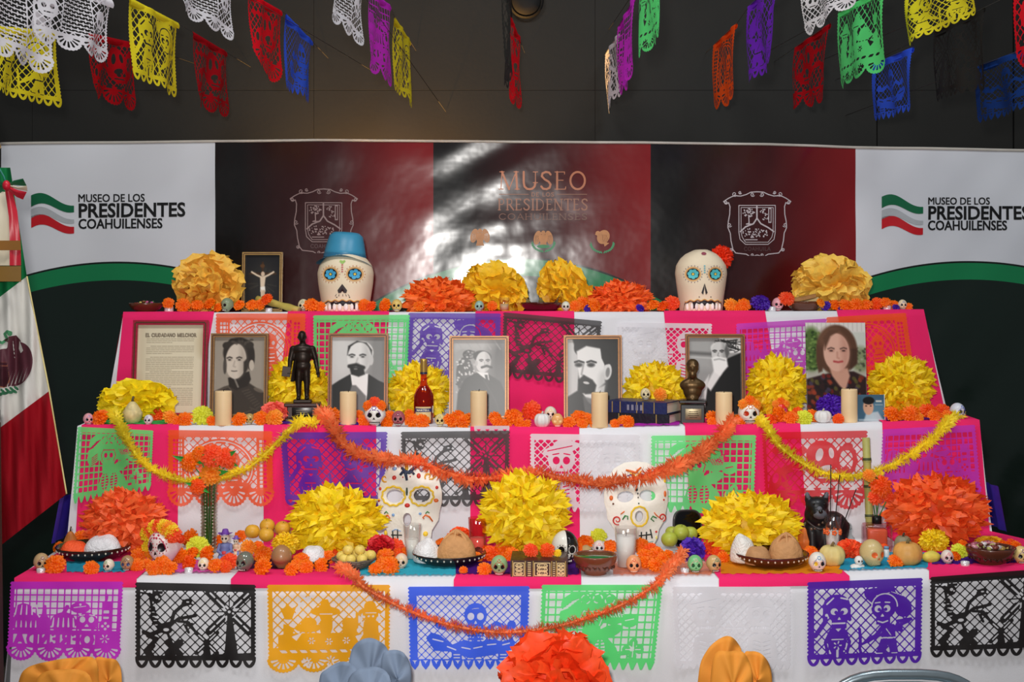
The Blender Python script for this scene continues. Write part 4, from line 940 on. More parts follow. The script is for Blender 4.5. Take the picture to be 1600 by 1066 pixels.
# --- sugar skulls: unit width, face towards -y, base at z = 0
def sk_pt(p, wid=1.0):
    x, y, z = p; X, Y, Z = .5*x, .56*y, .60*z+.60
    if z < -.15:
        q = (-.15-z)/.85; X *= 1-.30*q; Y = Y*(1-.35*q) if y > 0 else Y*(1-.08*q)
        if y > .1: Z += .22*q*min(1, y*1.5)
    if y < 0:
        for sx in (-1, 1):
            g = math.exp(-(((X-sx*.20)/.11)**2+((Z-.60)/.12)**2)); Y += .11*g
            Y -= .035*math.exp(-(((X-sx*.27)/.1)**2+((Z-.40)/.08)**2))
        Y += .07*math.exp(-((X/.06)**2+((Z-.42)/.09)**2)); Y -= .03*math.exp(-((X/.2)**2+((Z-.2)/.1)**2))
    return (X, Y, max(Z, .0))
def sk_front(x, z):
    zz = (z-.60)/.60; q = max(0, (-.15-zz)/.85); xx = x/.5/(1-.30*q)
    return sk_pt((xx, -math.sqrt(max(0, 1-xx*xx-zz*zz)), zz))[1]
mbx = MB(); mbx.ell((0, 0, 0), 1.0, 32, 24, fn=sk_pt); SKULL = mbx.mesh('cranium')
def sk_disc(x, z, rx, rz, off=.012, n=14, star=0, dish=.0):
    mb = MB(); v = [(x, sk_front(x, z)-off-dish, z)]
    for k in range(n):
        a = 2*PI*k/n; q = 1+star*(k % 2); X, Z = x+rx*q*math.cos(a), z+rz*q*math.sin(a); v.append((X, sk_front(X, Z)-off, Z))
    return mb.add(v, [(0, 1+(k+1) % n, 1+k) for k in range(n)])
SK_EYE = {s_: sk_disc(s_*.2, .60, .115, .125).mesh('eye') for s_ in (-1, 1)}
SK_NOSE = MB().add([(0, sk_front(0, .42)-.015, .42), (0, sk_front(0, .5)-.015, .5), (.065, sk_front(.065, .36)-.015, .36), (0, sk_front(0, .39)-.015, .39), (-.065, sk_front(.065, .36)-.015, .36)], [(0, 1, 2), (0, 2, 3), (0, 3, 4), (0, 4, 1)]).mesh('nose')
mbx = MB()
for k in range(-3, 4): mbx.ell((k*.062, sk_front(k*.062, .2)-.005, .2), (.027, .018, .055), 8, 6)
SK_TEETH = mbx.mesh('teeth')
mbx = MB().grid(lambda u, v: ((u-.5)*.5, sk_front((u-.5)*.5, .14+.12*v)-.006, .14+.12*v), 10, 3); SK_MOUTH = mbx.mesh('mouth_band')
mbx = MB()
for s_ in (-1, 1):
    for k in range(10):
        a = 2*PI*k/10; X, Z = s_*.2+.155*math.cos(a), .60+.165*math.sin(a); mbx.ell((X, sk_front(X, Z), Z), (.022, .014, .022), 6, 4)
SK_RING = mbx.mesh('eye_dots')
mbx = MB()
for a in np.linspace(0, 2*PI, 7)[:-1]:
    X, Z = .085*math.cos(a), .93+.085*math.sin(a); mbx.ell((X, sk_front(X, Z), Z), (.04, .022, .04), 7, 5)
for s_ in (-1, 1): mbx.tube([(s_*(.12+.05*k), sk_front(s_*(.12+.05*k), .86-.02*k*k)-.004, .86-.02*k*k) for k in range(5)], .016, 5)
SK_DECO = mbx.mesh('forehead_pattern')
def skull(loc, w, label, base=(236, 228, 206), eye=(20, 16, 16), deco=None, deco2=None, tooth=(245, 242, 235), rough=.35, h=1.0, yaw=0.0, group='sugar skulls', mouth=(30, 24, 22), eyes2=None, nose=True, coat=.3, name='sugar_skull', pitch=0.0):
    t = thing(name, label, 'skull', loc, (pitch, 0, yaw), group); sc = (w, w, w*h)
    link('cranium', SKULL, mat(base, rough, 0, .06, 30, coat=coat), t, scale=sc)
    for s_ in (-1, 1): link('eye_socket', SK_EYE[s_], mat(eyes2 if (eyes2 and s_ < 0) else eye, .3, 0, .05), t, scale=sc)
    if nose: link('nose', SK_NOSE, mat(eye, .4, 0, .05), t, scale=sc)
    if mouth: link('mouth_band', SK_MOUTH, mat(mouth, .4, 0, .05), t, scale=sc)
    link('teeth', SK_TEETH, mat(tooth, .3, 0, .03), t, scale=sc)
    if deco: link('eye_dots', SK_RING, mat(deco, .35, 0, .05), t, scale=sc)
    if deco2: link('forehead_pattern', SK_DECO, mat(deco2, .35, 0, .05), t, scale=sc)
    return t
def crown(t, w, h, cols, n=None, flat=.5, zc=1.05, spread=.42):
    """small flowers that belong to a skull's crown"""
    n = n or len(cols)
    for k in range(n):
        u = (k/(n-1)-.5)*2 if n > 1 else 0
        a = u*1.2; link('crown_flower', MG[k % 4], fmat(cols[k % len(cols)]), t, loc=(w*spread*math.sin(a), -w*.25, w*h*(zc-.28*(1-math.cos(a)))), rot=(1.1, u*.6, 0), scale=w*(.30 if n > 2 else .42))
# --- candles and lights
def candle(px, top, bot, w, label, D=None):
    p = on(2, px, bot) if D is None else on(2, px, D=D); D = p[1]; r = w/2*S(D); h = (bot-top)*S(D)
    t = thing('pillar_candle', label, 'candle', p, group='ivory pillar candles'); mb = MB()
    mb.lathe([(r*.97, 0), (r, .004), (r, h-.004), (r*.95, h), (r*.55, h-.002), (r*.3, h-.006), (0, h-.007)], 28); part('wax', mb, mat((236, 205, 158), .5, 0, .04, 12, spec=.4), t)
    mb = MB(); mb.tube([(0, 0, h-.008), (.001, 0, h+.001), (.003, 0, h+.006)], .0012, 6); part('wick', mb, mat((30, 26, 22), .9), t)
    return t
def tealight(p, label, r=.011, cup=(225, 222, 225)):
    t = thing('tealight', label, 'candle', p, group='little white tealights'); mb = MB()
    mb.lathe([(r*.9, 0), (r, .001), (r, r*1.25), (r*.93, r*1.25), (r*.93, r*1.0)], 18); part('cup', mb, mat(cup, .3, .3), t)
    mb = MB(); mb.lathe([(r*.93, r*.9), (r*.5, r*1.0), (0, r*.98)], 16); part('wax', mb, mat((240, 236, 228), .5), t)
    mb = MB(); mb.tube([(0, 0, r), (.0005, 0, r*1.7)], .0006, 5); part('wick', mb, mat((30, 26, 22), .9), t)
# --- gourds, pumpkins, fruit, bread
def pumpkin(p, w, h, col, label, ribs=9, stem=(92, 84, 58), depth=.13, neck=0.0, name='pumpkin', cat='pumpkin', group=None, rot=(0, 0, 0), var=.14, scale=25):
    t = thing(name, label, cat, p, rot, group); mb = MB(); r = w/2; pr = []
    for k in range(15):
        a = -PI/2+PI*k/14; R = max(.06, math.cos(a)**.8)*r; z = (math.sin(a)+1)/2*h
        if neck and a > 0: R *= 1-neck*math.sin(a)**.8
        pr.append((max(R, .02*r), z-(.10*h*math.exp(-(R/r/.35)**2)*(1 if a > 0 and not neck else 0))))
    mb.lathe(pr, 36, fn=lambda a, z: 1-depth*abs(math.sin(a*ribs/2))**.0*(.5-.5*math.cos(a*ribs))); part('body', mb, mat(col, .5, 0, var, scale, .08), t)
    mb = MB(); zt = h*.88 if not neck else h*.98; mb.tube([(0, 0, zt), (w*.01, 0, zt+h*.12), (w*.06, -w*.03, zt+h*.22)], [w*.07, w*.05, w*.06], 8); part('stem', mb, mat(stem, .8, 0, .2), t)
    return t
def fruit(p, r, col, label, name, cat, group, squash=.93, tip=False):
    t = thing(name, label, cat, p, (RN.uniform(-.3, .3), RN.uniform(-.3, .3), RN.uniform(0, 6)), group); mb = MB()
    mb.ell((0, 0, r*squash), (r, r, r*squash), 18, 12, fn=lambda q: (q[0], q[1], q[2]-.13*math.exp(-((q[0]**2+q[1]**2)/.06))*(1 if q[2] > 0 else -1))); part('flesh', mb, mat(col, .42, 0, .10, 30, .08, bscale=220), t)
    mb = MB(); mb.lathe([(r*.09, r*squash*1.74), (r*.05, r*squash*1.98), (0, r*squash*1.99)], 8); part('stem', mb, mat((80, 86, 40), .8), t)
    return t
def bun(p, w, h, col, label, strips=True, name='bread_of_the_dead', sugar=False, yaw=0.0, group=None, d=None):
    t = thing(name, label, 'bread', p, (0, 0, yaw), group); mb = MB(); d = d or w
    rr = random.Random(int(w*1e5)); ph = [rr.uniform(0, 6) for _ in range(4)]
    f = lambda q: (q[0]*(1+.05*math.sin(3*q[1]+ph[0])), q[1]*(1+.05*math.sin(4*q[0]+ph[1])), (max(q[2], -.25)+.25)/1.25*(1+.05*math.sin(5*q[0]+ph[2])+.05*math.sin(5*q[1]+ph[3])))
    mb.ell((0, 0, 0), (w/2, d/2, h), 24, 16, fn=f); m = mat(col, .75 if not sugar else .6, 0, .09, 45, .35 if sugar else .2, bscale=160 if sugar else 90); part('bun', mb, m, t)
    if strips:
        for k in range(3):
            a = k*PI/3+.4; mb = MB()
            P_ = [(math.cos(a)*w*.44*q, math.sin(a)*d*.44*q, h*(1.05-.85*abs(q)**2.6)) for q in np.linspace(-1, 1, 11)]
            mb.tube(P_, [w*.055*(.8+.35*math.cos(q*9)) for q in np.linspace(-1, 1, 11)], 7); part('dough_strip', mb, m, t)
        mb = MB(); mb.ell((0, 0, h*1.0), (w*.1, w*.1, w*.07), 10, 6); part('dough_knob', mb, m, t)
    return t
def plate(p, w, label, h=.022, col=(52, 26, 16), rim=(235, 225, 205), dots=True, name='clay_plate', inner=None):
    t = thing(name, label, 'plate', p); r = w/2; mb = MB()
    mb.lathe([(r*.55, 0), (r*.62, .001), (r*.9, h*.6), (r, h), (r*.985, h+.003), (r*.88, h*.7), (r*.6, .006), (0, .006)], 40, fn=lambda a, z: 1+.012*math.sin(a*22)*(z > h*.5)); part('dish', mb, mat(col, .22, 0, .08, 20, coat=.5), t)
    if inner: 
        mb = MB(); mb.lathe([(r*.86, h*.71), (r*.6, .0075), (0, .0075)], 30); part('glaze', mb, mat(inner, .15, 0, .1, coat=.6), t)
    if dots:
        mb = MB()
        for k in range(34):
            a = 2*PI*k/34; mb.ell((r*.955*math.cos(a), r*.955*math.sin(a), h*.78), (.0028, .0028, .0036), 6, 4)
        o = part('rim_dots', mb, mat(rim, .3), t); o['kind'] = 'stuff'
    return t
def bowl(p, w, h, label, col, inner, name='clay_bowl', relief=True):
    t = thing(name, label, 'bowl', p); r = w/2; mb = MB()
    mb.lathe([(r*.48, 0), (r*.52, .002), (r*.5, h*.1), (r*.8, h*.35), (r*.97, h*.7), (r, h*.94), (r*.985, h), (r*.95, h*.98), (r*.93, h*.9)], 44); part('body', mb, mat(col, .25, 0, .1, 18, coat=.45), t)
    mb = MB(); mb.lathe([(r*.94, h*.93), (r*.9, h*.68), (r*.7, h*.33), (r*.4, h*.16), (0, h*.14)], 44); part('glaze', mb, mat(inner, .12, 0, .16, 14, coat=.8), t)
    if relief:
        mb = MB()
        for k in range(12):
            a = 2*PI*k/12; q = .86*r
            mb.tube([(q*math.cos(a+b), q*math.sin(a+b), h*(.44+.09*math.sin(b*24))) for b in np.linspace(-.2, .2, 7)], .0022, 5)
        part('relief_band', mb, mat(tuple(int(c*.7) for c in col), .3, 0, .1), t)
    return t
def tumbler(p, w, h, label, name='glass_tumbler', fill=None, wax=None, taper=.78, tint=(255, 255, 255), band=None, cat='glass'):
    t = thing(name, label, cat, p); r = w/2; b = r*taper; mb = MB(); g = .0022
    mb.lathe([(b*.97, 0), (b, .002), (r, h), (r-g, h), (b-g, .008), (0, .007)], 32, caps=False); mb.lathe([(0, 0), (b*.97, 0)], 32, caps=False); part('tumbler_wall', mb, glass(tint), t)
    if fill:
        top, col = fill; R = b+(r-b)*top; mb = MB(); mb.lathe([(b-g*1.2, .0085), (R-g*1.2, h*top), (R*.5, h*top-.0015), (0, h*top-.001)], 30); part('wax' if wax else 'drink', mb, mat(col, .5, 0, .03), t)
        if wax: mb = MB(); mb.tube([(0, 0, h*top-.004), (.001, 0, h*top+.01)], .001, 5); part('wick', mb, mat((30, 28, 26), .9), t)
    if band:
        z0, z1_, col = band
        for k in range(7):
            a = 2*PI*k/7+.2; mb = MB(); zc = h*(z0+z1_)/2; R = b+(r-b)*(z0+z1_)/2+.0008
            for q in range(5):
                c_ = (R*math.cos(a), R*math.sin(a), zc); e = 2*PI*q/5; dz = .0055*math.sin(e); da = .0055*math.cos(e)/R
                mb.ell((R*math.cos(a+da), R*math.sin(a+da), zc+dz), .004, 6, 4)
            part('painted_flower', mb, mat(col, .4), t)
    return t
# --- pictures
def picture(x0, y0, x1, y1, D, art, label, frame=True, lean=.09, cat='framed portrait', name='framed_portrait', fcol=(150, 104, 60), win=None, base=None, fw=.0135, mat_col=None):
    w, h = (x1-x0)*S(D), (y1-y0)*S(D); X = ((x0+x1)/2-CX)*S(D); z = z2(X) if base is None else base
    h = CZ-(y0-HY)*S(D)-z
    t = thing(name, label, cat, (X, D, z), (-lean, 0, 0)); iw = fw if frame else .0
    if frame:
        for nm, a, b, c, d, ang in (('frame_bar', -w/2, 0, w/2, fw, 0), ('frame_bar', -w/2, h-fw, w/2, h, 0), ('frame_bar', -w/2, 0, -w/2+fw, h, 1), ('frame_bar', w/2-fw, 0, w/2, h, 1)):
            mb = MB(); cx, cz = (a+c)/2, (b+d)/2
            if ang: pts = [(a, b), (c, b+(fw if a < 0 else 0)), (c, d-(fw if a < 0 else 0)), (a, d)] if a < 0 else [(a, b+fw), (c, b), (c, d), (a, d-fw)]
            else: pts = [(a, b), (c, b), (c-fw, d), (a+fw, d)] if b == 0 else [(a+fw, b), (c-fw, b), (c, d), (a, d)]
            mb.prism(pts, -.012, .004); o = part(nm, mb, mat(fcol, .35, .25, .14, 30, stretch=(1, 1, 8)), t, smooth=False)
            # a darker groove line along the middle of the moulding
            mb = MB()
            if ang: mb.box((cx, -.0125, cz), (fw*.28, .002, h-2*fw*.6))
            else: mb.box((cx, -.0125, cz), (w-2*fw*.6, .002, fw*.28))
            part('groove', mb, mat((82, 48, 24), .4), o, smooth=False)
    mb = MB(); mb.box((0, .005, h/2), (w*.985, .006, h*.985)); part('backing', mb, mat((70, 50, 36), .8), t, smooth=False)
    mb = MB(); mb.add([(0, .008, h*.7), (.03, .008, h*.7), (.03, .008+h*.22, .004), (0, .008+h*.22, .004)], [(0, 1, 2, 3)]); mb.add([(0, .011, h*.7), (.03, .011, h*.7), (.03, .011+h*.22, .004), (0, .011+h*.22, .004)], [(3, 2, 1, 0)]); part('easel_leg', mb, mat((60, 44, 34), .8), t, smooth=False)
    ax0, ay0, ax1, ay1 = art.x0, art.y0, art.x1, art.y1
    fn = lambda P: np.stack([-w/2+iw+(P[:, 0]-ax0)/(ax1-ax0)*(w-2*iw), np.full(len(P), -.0005 if frame else -.0025), h-iw-(P[:, 1]-ay0)/(ay1-ay0)*(h-2*iw)], 1)
    link('print', printmesh('print', art, fn), mat(None, .30 if frame else .35, 0, 0, attr='paint', spec=.35), t)
    return t
# --- books
def book(p, w, d, h, yaw, cover, label, pages=(222, 212, 186), lines=(), spine='front', gold=None):
    """lying book: local x = spine length, y = depth, spine on the -y side"""
    t = thing('book', label, 'book', p, (0, 0, yaw)); c = mat(cover, .45, 0, .08, 60, .1, coat=.15)
    for z in (.0015, h-.0015): mb = MB(); mb.box((0, 0, z), (w, d, .003), .001); part('cover_board', mb, c, t)
    mb = MB(); mb.prism([(-w/2, 0), (w/2, 0), (w/2, h), (-w/2, h)], -d/2-.003, -d/2+.002); part('spine', mb, c, t, smooth=False)
    mb = MB(); mb.box((0, .002, h/2), (w-.008, d-.006, h-.006)); part('page_block', mb, mat(pages, .8, 0, .06, 8, stretch=(1, 1, 60)), t, smooth=False)
    for x in lines: mb = MB(); mb.box((x*w, -d/2-.0036, h/2), (w*.012, .0014, h*.94)); part('gilt_line', mb, mat((205, 175, 95), .35, .5), t, smooth=False)
    return t
# --- soft solids fused from ellipsoids and tapered limbs
def fuse(name, mb, m, parent, voxel, sm_it=4):
    me = mb.mesh(name, True); o = link(name, me, m, parent)
    r = o.modifiers.new('fuse', 'REMESH'); r.mode = 'VOXEL'; r.voxel_size = voxel; r.use_smooth_shade = True
    s_ = o.modifiers.new('soften', 'SMOOTH'); s_.iterations = sm_it; s_.factor = .5
    return o
# --- crepe garlands
def garland(name, pts, r, col, label, step=.0042, n=9, dcol=None):
    P = [np.asarray(p, float) for p in pts]; Q = []
    for i in range(len(P)-1):                              # Catmull-Rom through the given points
        a, b, c, d = P[max(i-1, 0)], P[i], P[i+1], P[min(i+2, len(P)-1)]
        for u in np.linspace(0, 1, 24, endpoint=False): Q.append(.5*((2*b)+(-a+c)*u+(2*a-5*b+4*c-d)*u*u+(-a+3*b-3*c+d)*u**3))
    Q.append(P[-1]); t = thing(name, label, 'garland', Q[0]); o = Q[0]
    mb = MB(); mb.tube([q-o for q in Q], r*.22, 6); part('cord', mb, tissue(col, 0, .3), t)
    rr = random.Random(len(Q)); mb = MB(); acc = 0
    for i in range(len(Q)-1):
        L = np.linalg.norm(Q[i+1]-Q[i]); acc += L; k = int(acc/step); acc -= k*step
        T = Vector(Q[i+1]-Q[i]).normalized(); A_ = T.orthogonal().normalized(); B_ = T.cross(A_)
        wob = 1+.22*math.sin(i*.55)+.15*math.sin(i*.21)
        for _ in range(k):
            c = Vector(Q[i]+(Q[i+1]-Q[i])*rr.random()-o)
            for q in range(n):
                a = rr.uniform(0, 2*PI); d = A_*math.cos(a)+B_*math.sin(a)+T*rr.uniform(-.6, .6); s_ = d.cross(T).normalized()*r*.13; ln = r*rr.uniform(.7, 1.15)*wob
                mb.add([c-s_*.6, c+s_*.6, c+d*ln*.6+s_+T*r*.08, c+d*ln-s_*.3, c+d*ln*.6-s_], [(0, 1, 2, 4), (4, 2, 3)])
    f = part('fringe', mb, tissue(col, 0, .35, .15, None), t, smooth=False); f['kind'] = 'stuff'
    return t
def mat_sheet(tier, px0, px1, pyb, pyf, col, label, zig=.010, n=26, see=.05):
    """tissue mat lying on a tier with a jagged front edge"""
    a = on(tier, px0, pyb); b = on(tier, px1, pyb); c = on(tier, px1, pyf); d = on(tier, px0, pyf); o = (a+b+c+d)/4; mb = MB(); v = []; nv = 6
    zf = (z1, z2, z3)[tier-1]
    for j in range(nv+1):
        for i in range(n+1):
            u, w = i/n, j/nv; q = (a*(1-u)+b*u)*(1-w)+(d*(1-u)+c*u)*w
            if j == nv: q = q-np.array([0, zig*(i % 2), 0])
            q[2] = zf(q[0])+.0055+.0016*math.sin(i*1.7+j)*(1 if 0 < j else .3); v.append(q-o)
    mb.add(v, [(j*(n+1)+i, j*(n+1)+i+1, (j+1)*(n+1)+i+1, (j+1)*(n+1)+i) for j in range(nv) for i in range(n)])
    ob = link('paper_mat', mb.mesh('paper_mat'), tissue(col, see, .2), loc=o); return tag(ob, label, 'paper mat', 'tissue mats under the offerings')
# ---------------------------------------------------------------- photographs and prints (flat pictures in the scene)
def art(x0, y0, x1, y1, n, rgb): return Art(x0, y0, x1, y1, (x1-x0)/n, rgb)
def g(v): return (v, v, v*.985)
def face(A, cx, cy, rx, ry, skin, shade, dark, eye_dx, look=0, tilt=0, brow=8, mouth=True, nose=True):
    """a plain generic face: light mass, shaded side, brows, eyes, nose, mouth"""
    A.put(A.ell(cx, cy, rx, ry, tilt), skin, rx*.12)
    A.put(np.maximum(A.ell(cx, cy, rx, ry, tilt), (cx+rx*.35)-A.X), shade, rx*.5, .55)
    for q in (-1, 1):
        ex = cx+look+q*eye_dx; ey = cy-ry*.08
        A.put(A.ell(ex, ey, rx*.22, ry*.075), shade, rx*.2, .8); A.put(A.ell(ex, ey, rx*.13, ry*.04), dark, rx*.08); A.put(A.pline([(ex-rx*.24, ey-ry*.1), (ex, ey-ry*.16), (ex+rx*.22, ey-ry*.11)], brow), dark, rx*.1, .85)
    if nose: A.put(A.pline([(cx+look*.8, cy), (cx+look*1.35-rx*.04, cy+ry*.28), (cx+look+rx*.1, cy+ry*.32)], rx*.09), shade, rx*.15, .9)
    if mouth: A.put(A.pline([(cx+look-rx*.25, cy+ry*.545), (cx+look, cy+ry*.565), (cx+look+rx*.25, cy+ry*.545)], ry*.05), dark, rx*.1, .8)
def p_sepia():
    A = art(160, 285, 550, 860, 92, (146, 136, 124)); A.put(A.ell(350, 520, 260, 330), (160, 150, 137), 160, .6)
    A.put(A.poly([(160, 690), (235, 655), (285, 640), (420, 620), (500, 670), (550, 700), (550, 860), (160, 860)]), (62, 54, 48), 12)
    A.put(A.poly([(265, 590), (300, 575), (430, 540), (445, 600), (420, 650), (330, 680), (275, 650)]), (48, 42, 38), 10)
    A.put(A.ell(345, 400, 122, 112), (52, 46, 42), 14); A.put(A.ell(440, 440, 32, 90), (50, 44, 40), 10)
    for k in range(9): A.put(A.ell(248+23*k, 352-30*math.sin(PI*(k+.5)/9)+8*math.sin(k*2.3), 30, 26), (56, 50, 45), 10)
    face(A, 325, 465, 82, 132, (206, 193, 178), (158, 146, 134), (50, 44, 42), 38, -12, 3, 11)
    A.put(A.ell(448, 495, 20, 40), (190, 178, 163), 8); A.put(A.poly([(385, 470), (415, 440), (420, 520), (385, 580)]), (58, 52, 47), 12); A.put(A.ell(240, 500, 14, 60), (60, 54, 50), 10, .8)
    for k in range(7): A.put(A.ell(300+24*k, 318+14*math.sin(k*1.9), 15, 9, 30*k), (84, 76, 68), 9, .8)
    A.put(A.pline([(300, 560), (320, 600), (345, 655)], 14), (200, 190, 178), 8, .5)
    for k in range(10): A.put(A.pline([(380+16*k % 130, 690+18*k), (430+14*k % 100, 675+17*k)], 7), (98, 88, 78), 9, .55)
    A.put(A.ell(505, 680, 40, 14, 20), (110, 98, 86), 8, .8); A.put(A.pline([(170, 690), (270, 655), (300, 690)], 8), (110, 98, 86), 8, .7); return A
def p_goatee():
    A = art(1058, 285, 1445, 860, 92, g(196)); A.put(A.ell(1400, 500, 130, 330), g(126), 190, .9); A.put(A.ell(1130, 420, 90, 160), g(214), 120, .8)
    A.put(A.poly([(1058, 640), (1110, 605), (1190, 560), (1330, 560), (1400, 605), (1445, 625), (1445, 860), (1058, 860)]), g(26), 10)
    A.put(A.poly([(1195, 560), (1325, 555), (1320, 700), (1300, 860), (1215, 700)]), g(240), 8); A.put(A.poly([(1205, 640), (1235, 640), (1310, 720), (1318, 860), (1260, 860), (1190, 690)]), g(112), 12)
    A.put(A.ell(1270, 400, 92, 88), g(226), 10); A.put(A.poly([(1168, 420), (1175, 350), (1240, 312), (1310, 325), (1352, 380), (1350, 420), (1320, 360), (1250, 326), (1195, 355), (1182, 420)]), g(40), 10)
    face(A, 1258, 440, 88, 118, g(228), g(172), g(36), 40, -14, 3, 11, False); A.put(A.ell(1345, 455, 18, 38), g(200), 8)
    A.put(A.pline([(1185, 500), (1235, 490), (1290, 510)], 26), g(30), 12); A.put(A.poly([(1185, 500), (1290, 510), (1300, 560), (1255, 578), (1200, 560)]), g(28), 12); A.put(A.ell(1232, 520, 14, 6), g(120), 8); return A
def p_seated():
    A = art(535, 300, 915, 865, 92, g(150)); A.put(A.rect(535, 300, 915, 380), g(176), 60, .8); A.put(A.ell(870, 560, 80, 260), g(70), 120, .9)
    for k in range(6): A.put(A.seg(560+70*k, 310, 600+70*k, 370, 8), g(160), 10, .8)
    A.put(A.ell(620, 560, 95, 190, -5), g(150), 12); A.put(A.ell(625, 580, 68, 150, -5), g(72), 10)
    rr = random.Random(2)
    for k in range(60): A.put(A.ell(560+rr.random()*130, 420+rr.random()*280, 10, 6, rr.random()*180), g(rr.choice((60, 180, 205))), 6)
    A.put(A.ell(650, 410, 46, 34), g(56), 8)
    for k in range(14): A.put(A.ell(615+rr.random()*75, 385+rr.random()*45, 9, 7), g(rr.choice((190, 90, 140))), 6)
    A.put(A.poly([(555, 865), (570, 690), (620, 590), (700, 545), (800, 560), (880, 610), (915, 690), (915, 865)]), g(34), 12)
    A.put(A.poly([(705, 535), (790, 545), (800, 600), (770, 590), (730, 560)]), g(225), 8); A.put(A.poly([(765, 560), (785, 560), (800, 640), (780, 620)]), g(40), 8); A.put(A.pline([(760, 600), (850, 760), (880, 865)], 10), g(56), 12, .8)
    A.put(A.ell(748, 425, 68, 44, 8), g(52), 10); face(A, 755, 465, 55, 78, g(208), g(150), g(40), 24, 10, 4, 8, False); A.put(A.ell(705, 475, 10, 20), g(180), 6)
    A.put(A.pline([(745, 505), (780, 494), (815, 505)], 16), g(34), 8); return A
def p_darkbeard():
    A = art(35, 300, 420, 868, 92, g(24)); A.put(A.poly([(35, 300), (75, 300), (110, 420), (120, 560), (112, 680), (35, 725)]), g(196), 14); A.put(A.rect(35, 300, 60, 700), g(150), 30, .5)
    A.put(A.poly([(35, 868), (35, 740), (120, 690), (200, 690), (330, 700), (420, 760), (420, 868)]), g(20), 12); A.put(A.poly([(150, 700), (320, 640), (310, 720), (240, 800), (190, 760)]), g(218), 14)
    A.put(A.poly([(150, 720), (230, 740), (215, 868), (170, 868)]), g(90), 14, .8)
    A.put(A.ell(215, 380, 130, 80, 10), g(22), 12); A.put(A.poly([(105, 390), (180, 350), (290, 370), (320, 480), (320, 620), (240, 690), (130, 620), (112, 520)]), g(226), 14)
    A.put(A.ell(338, 540, 34, 62, 8), g(214), 8); A.put(A.ell(342, 545, 16, 36, 8), g(120), 10); A.put(A.poly([(285, 350), (360, 390), (365, 480), (320, 490), (296, 440)]), g(18), 10)
    for q, x in ((0, 122), (1, 215)): A.put(A.ell(x, 490, 30, 17), g(70), 14); A.put(A.ell(x, 492, 16, 8), g(18), 6); A.put(A.pline([(x-30, 470), (x, 460), (x+38, 472)], 13), g(22), 8)
    A.put(A.pline([(160, 480), (142, 560), (165, 575)], 10), g(140), 12); A.put(A.poly([(118, 600), (160, 565), (225, 600), (255, 640), (240, 700), (170, 705), (128, 660)]), g(18), 14); A.put(A.ell(178, 622, 24, 10, 10), g(200), 8); A.put(A.ell(300, 620, 30, 80), g(180), 40, .6); return A
def p_oldman():
    A = art(965, 290, 1345, 850, 92, g(150)); A.put(A.rect(965, 290, 1130, 520), g(168), 60, .8); A.put(A.seg(965, 400, 1130, 410, 24), g(96), 20, .9); A.put(A.seg(965, 430, 1130, 440, 8), g(200), 12, .9)
    A.put(A.rect(1190, 290, 1345, 400), g(228), 14); rr = random.Random(4)
    for k in range(26): A.put(A.seg(1150+rr.random()*190, 295+rr.random()*100, 1160+rr.random()*190, 300+rr.random()*100, 7), g(40), 6)
    A.put(A.poly([(1070, 850), (1090, 640), (1160, 520), (1250, 440), (1345, 400), (1345, 850)]), g(20), 12); A.put(A.poly([(1085, 640), (1140, 540), (1240, 470), (1200, 560), (1120, 680)]), g(226), 14)
    A.put(A.ell(1185, 365, 62, 46), g(216), 12); face(A, 1188, 400, 58, 80, g(206), g(120), g(34), 26, -8, 4, 9, False); A.put(A.poly([(1240, 330), (1262, 400), (1240, 450), (1225, 380)]), g(90), 12)
    A.put(A.poly([(1130, 440), (1160, 425), (1240, 440), (1250, 500), (1190, 570), (1145, 540)]), g(238), 14); A.put(A.pline([(1150, 452), (1185, 445), (1225, 455)], 12), g(180), 8); A.put(A.poly([(1070, 620), (1110, 560), (1090, 700), (1075, 800)]), g(214), 12); return A
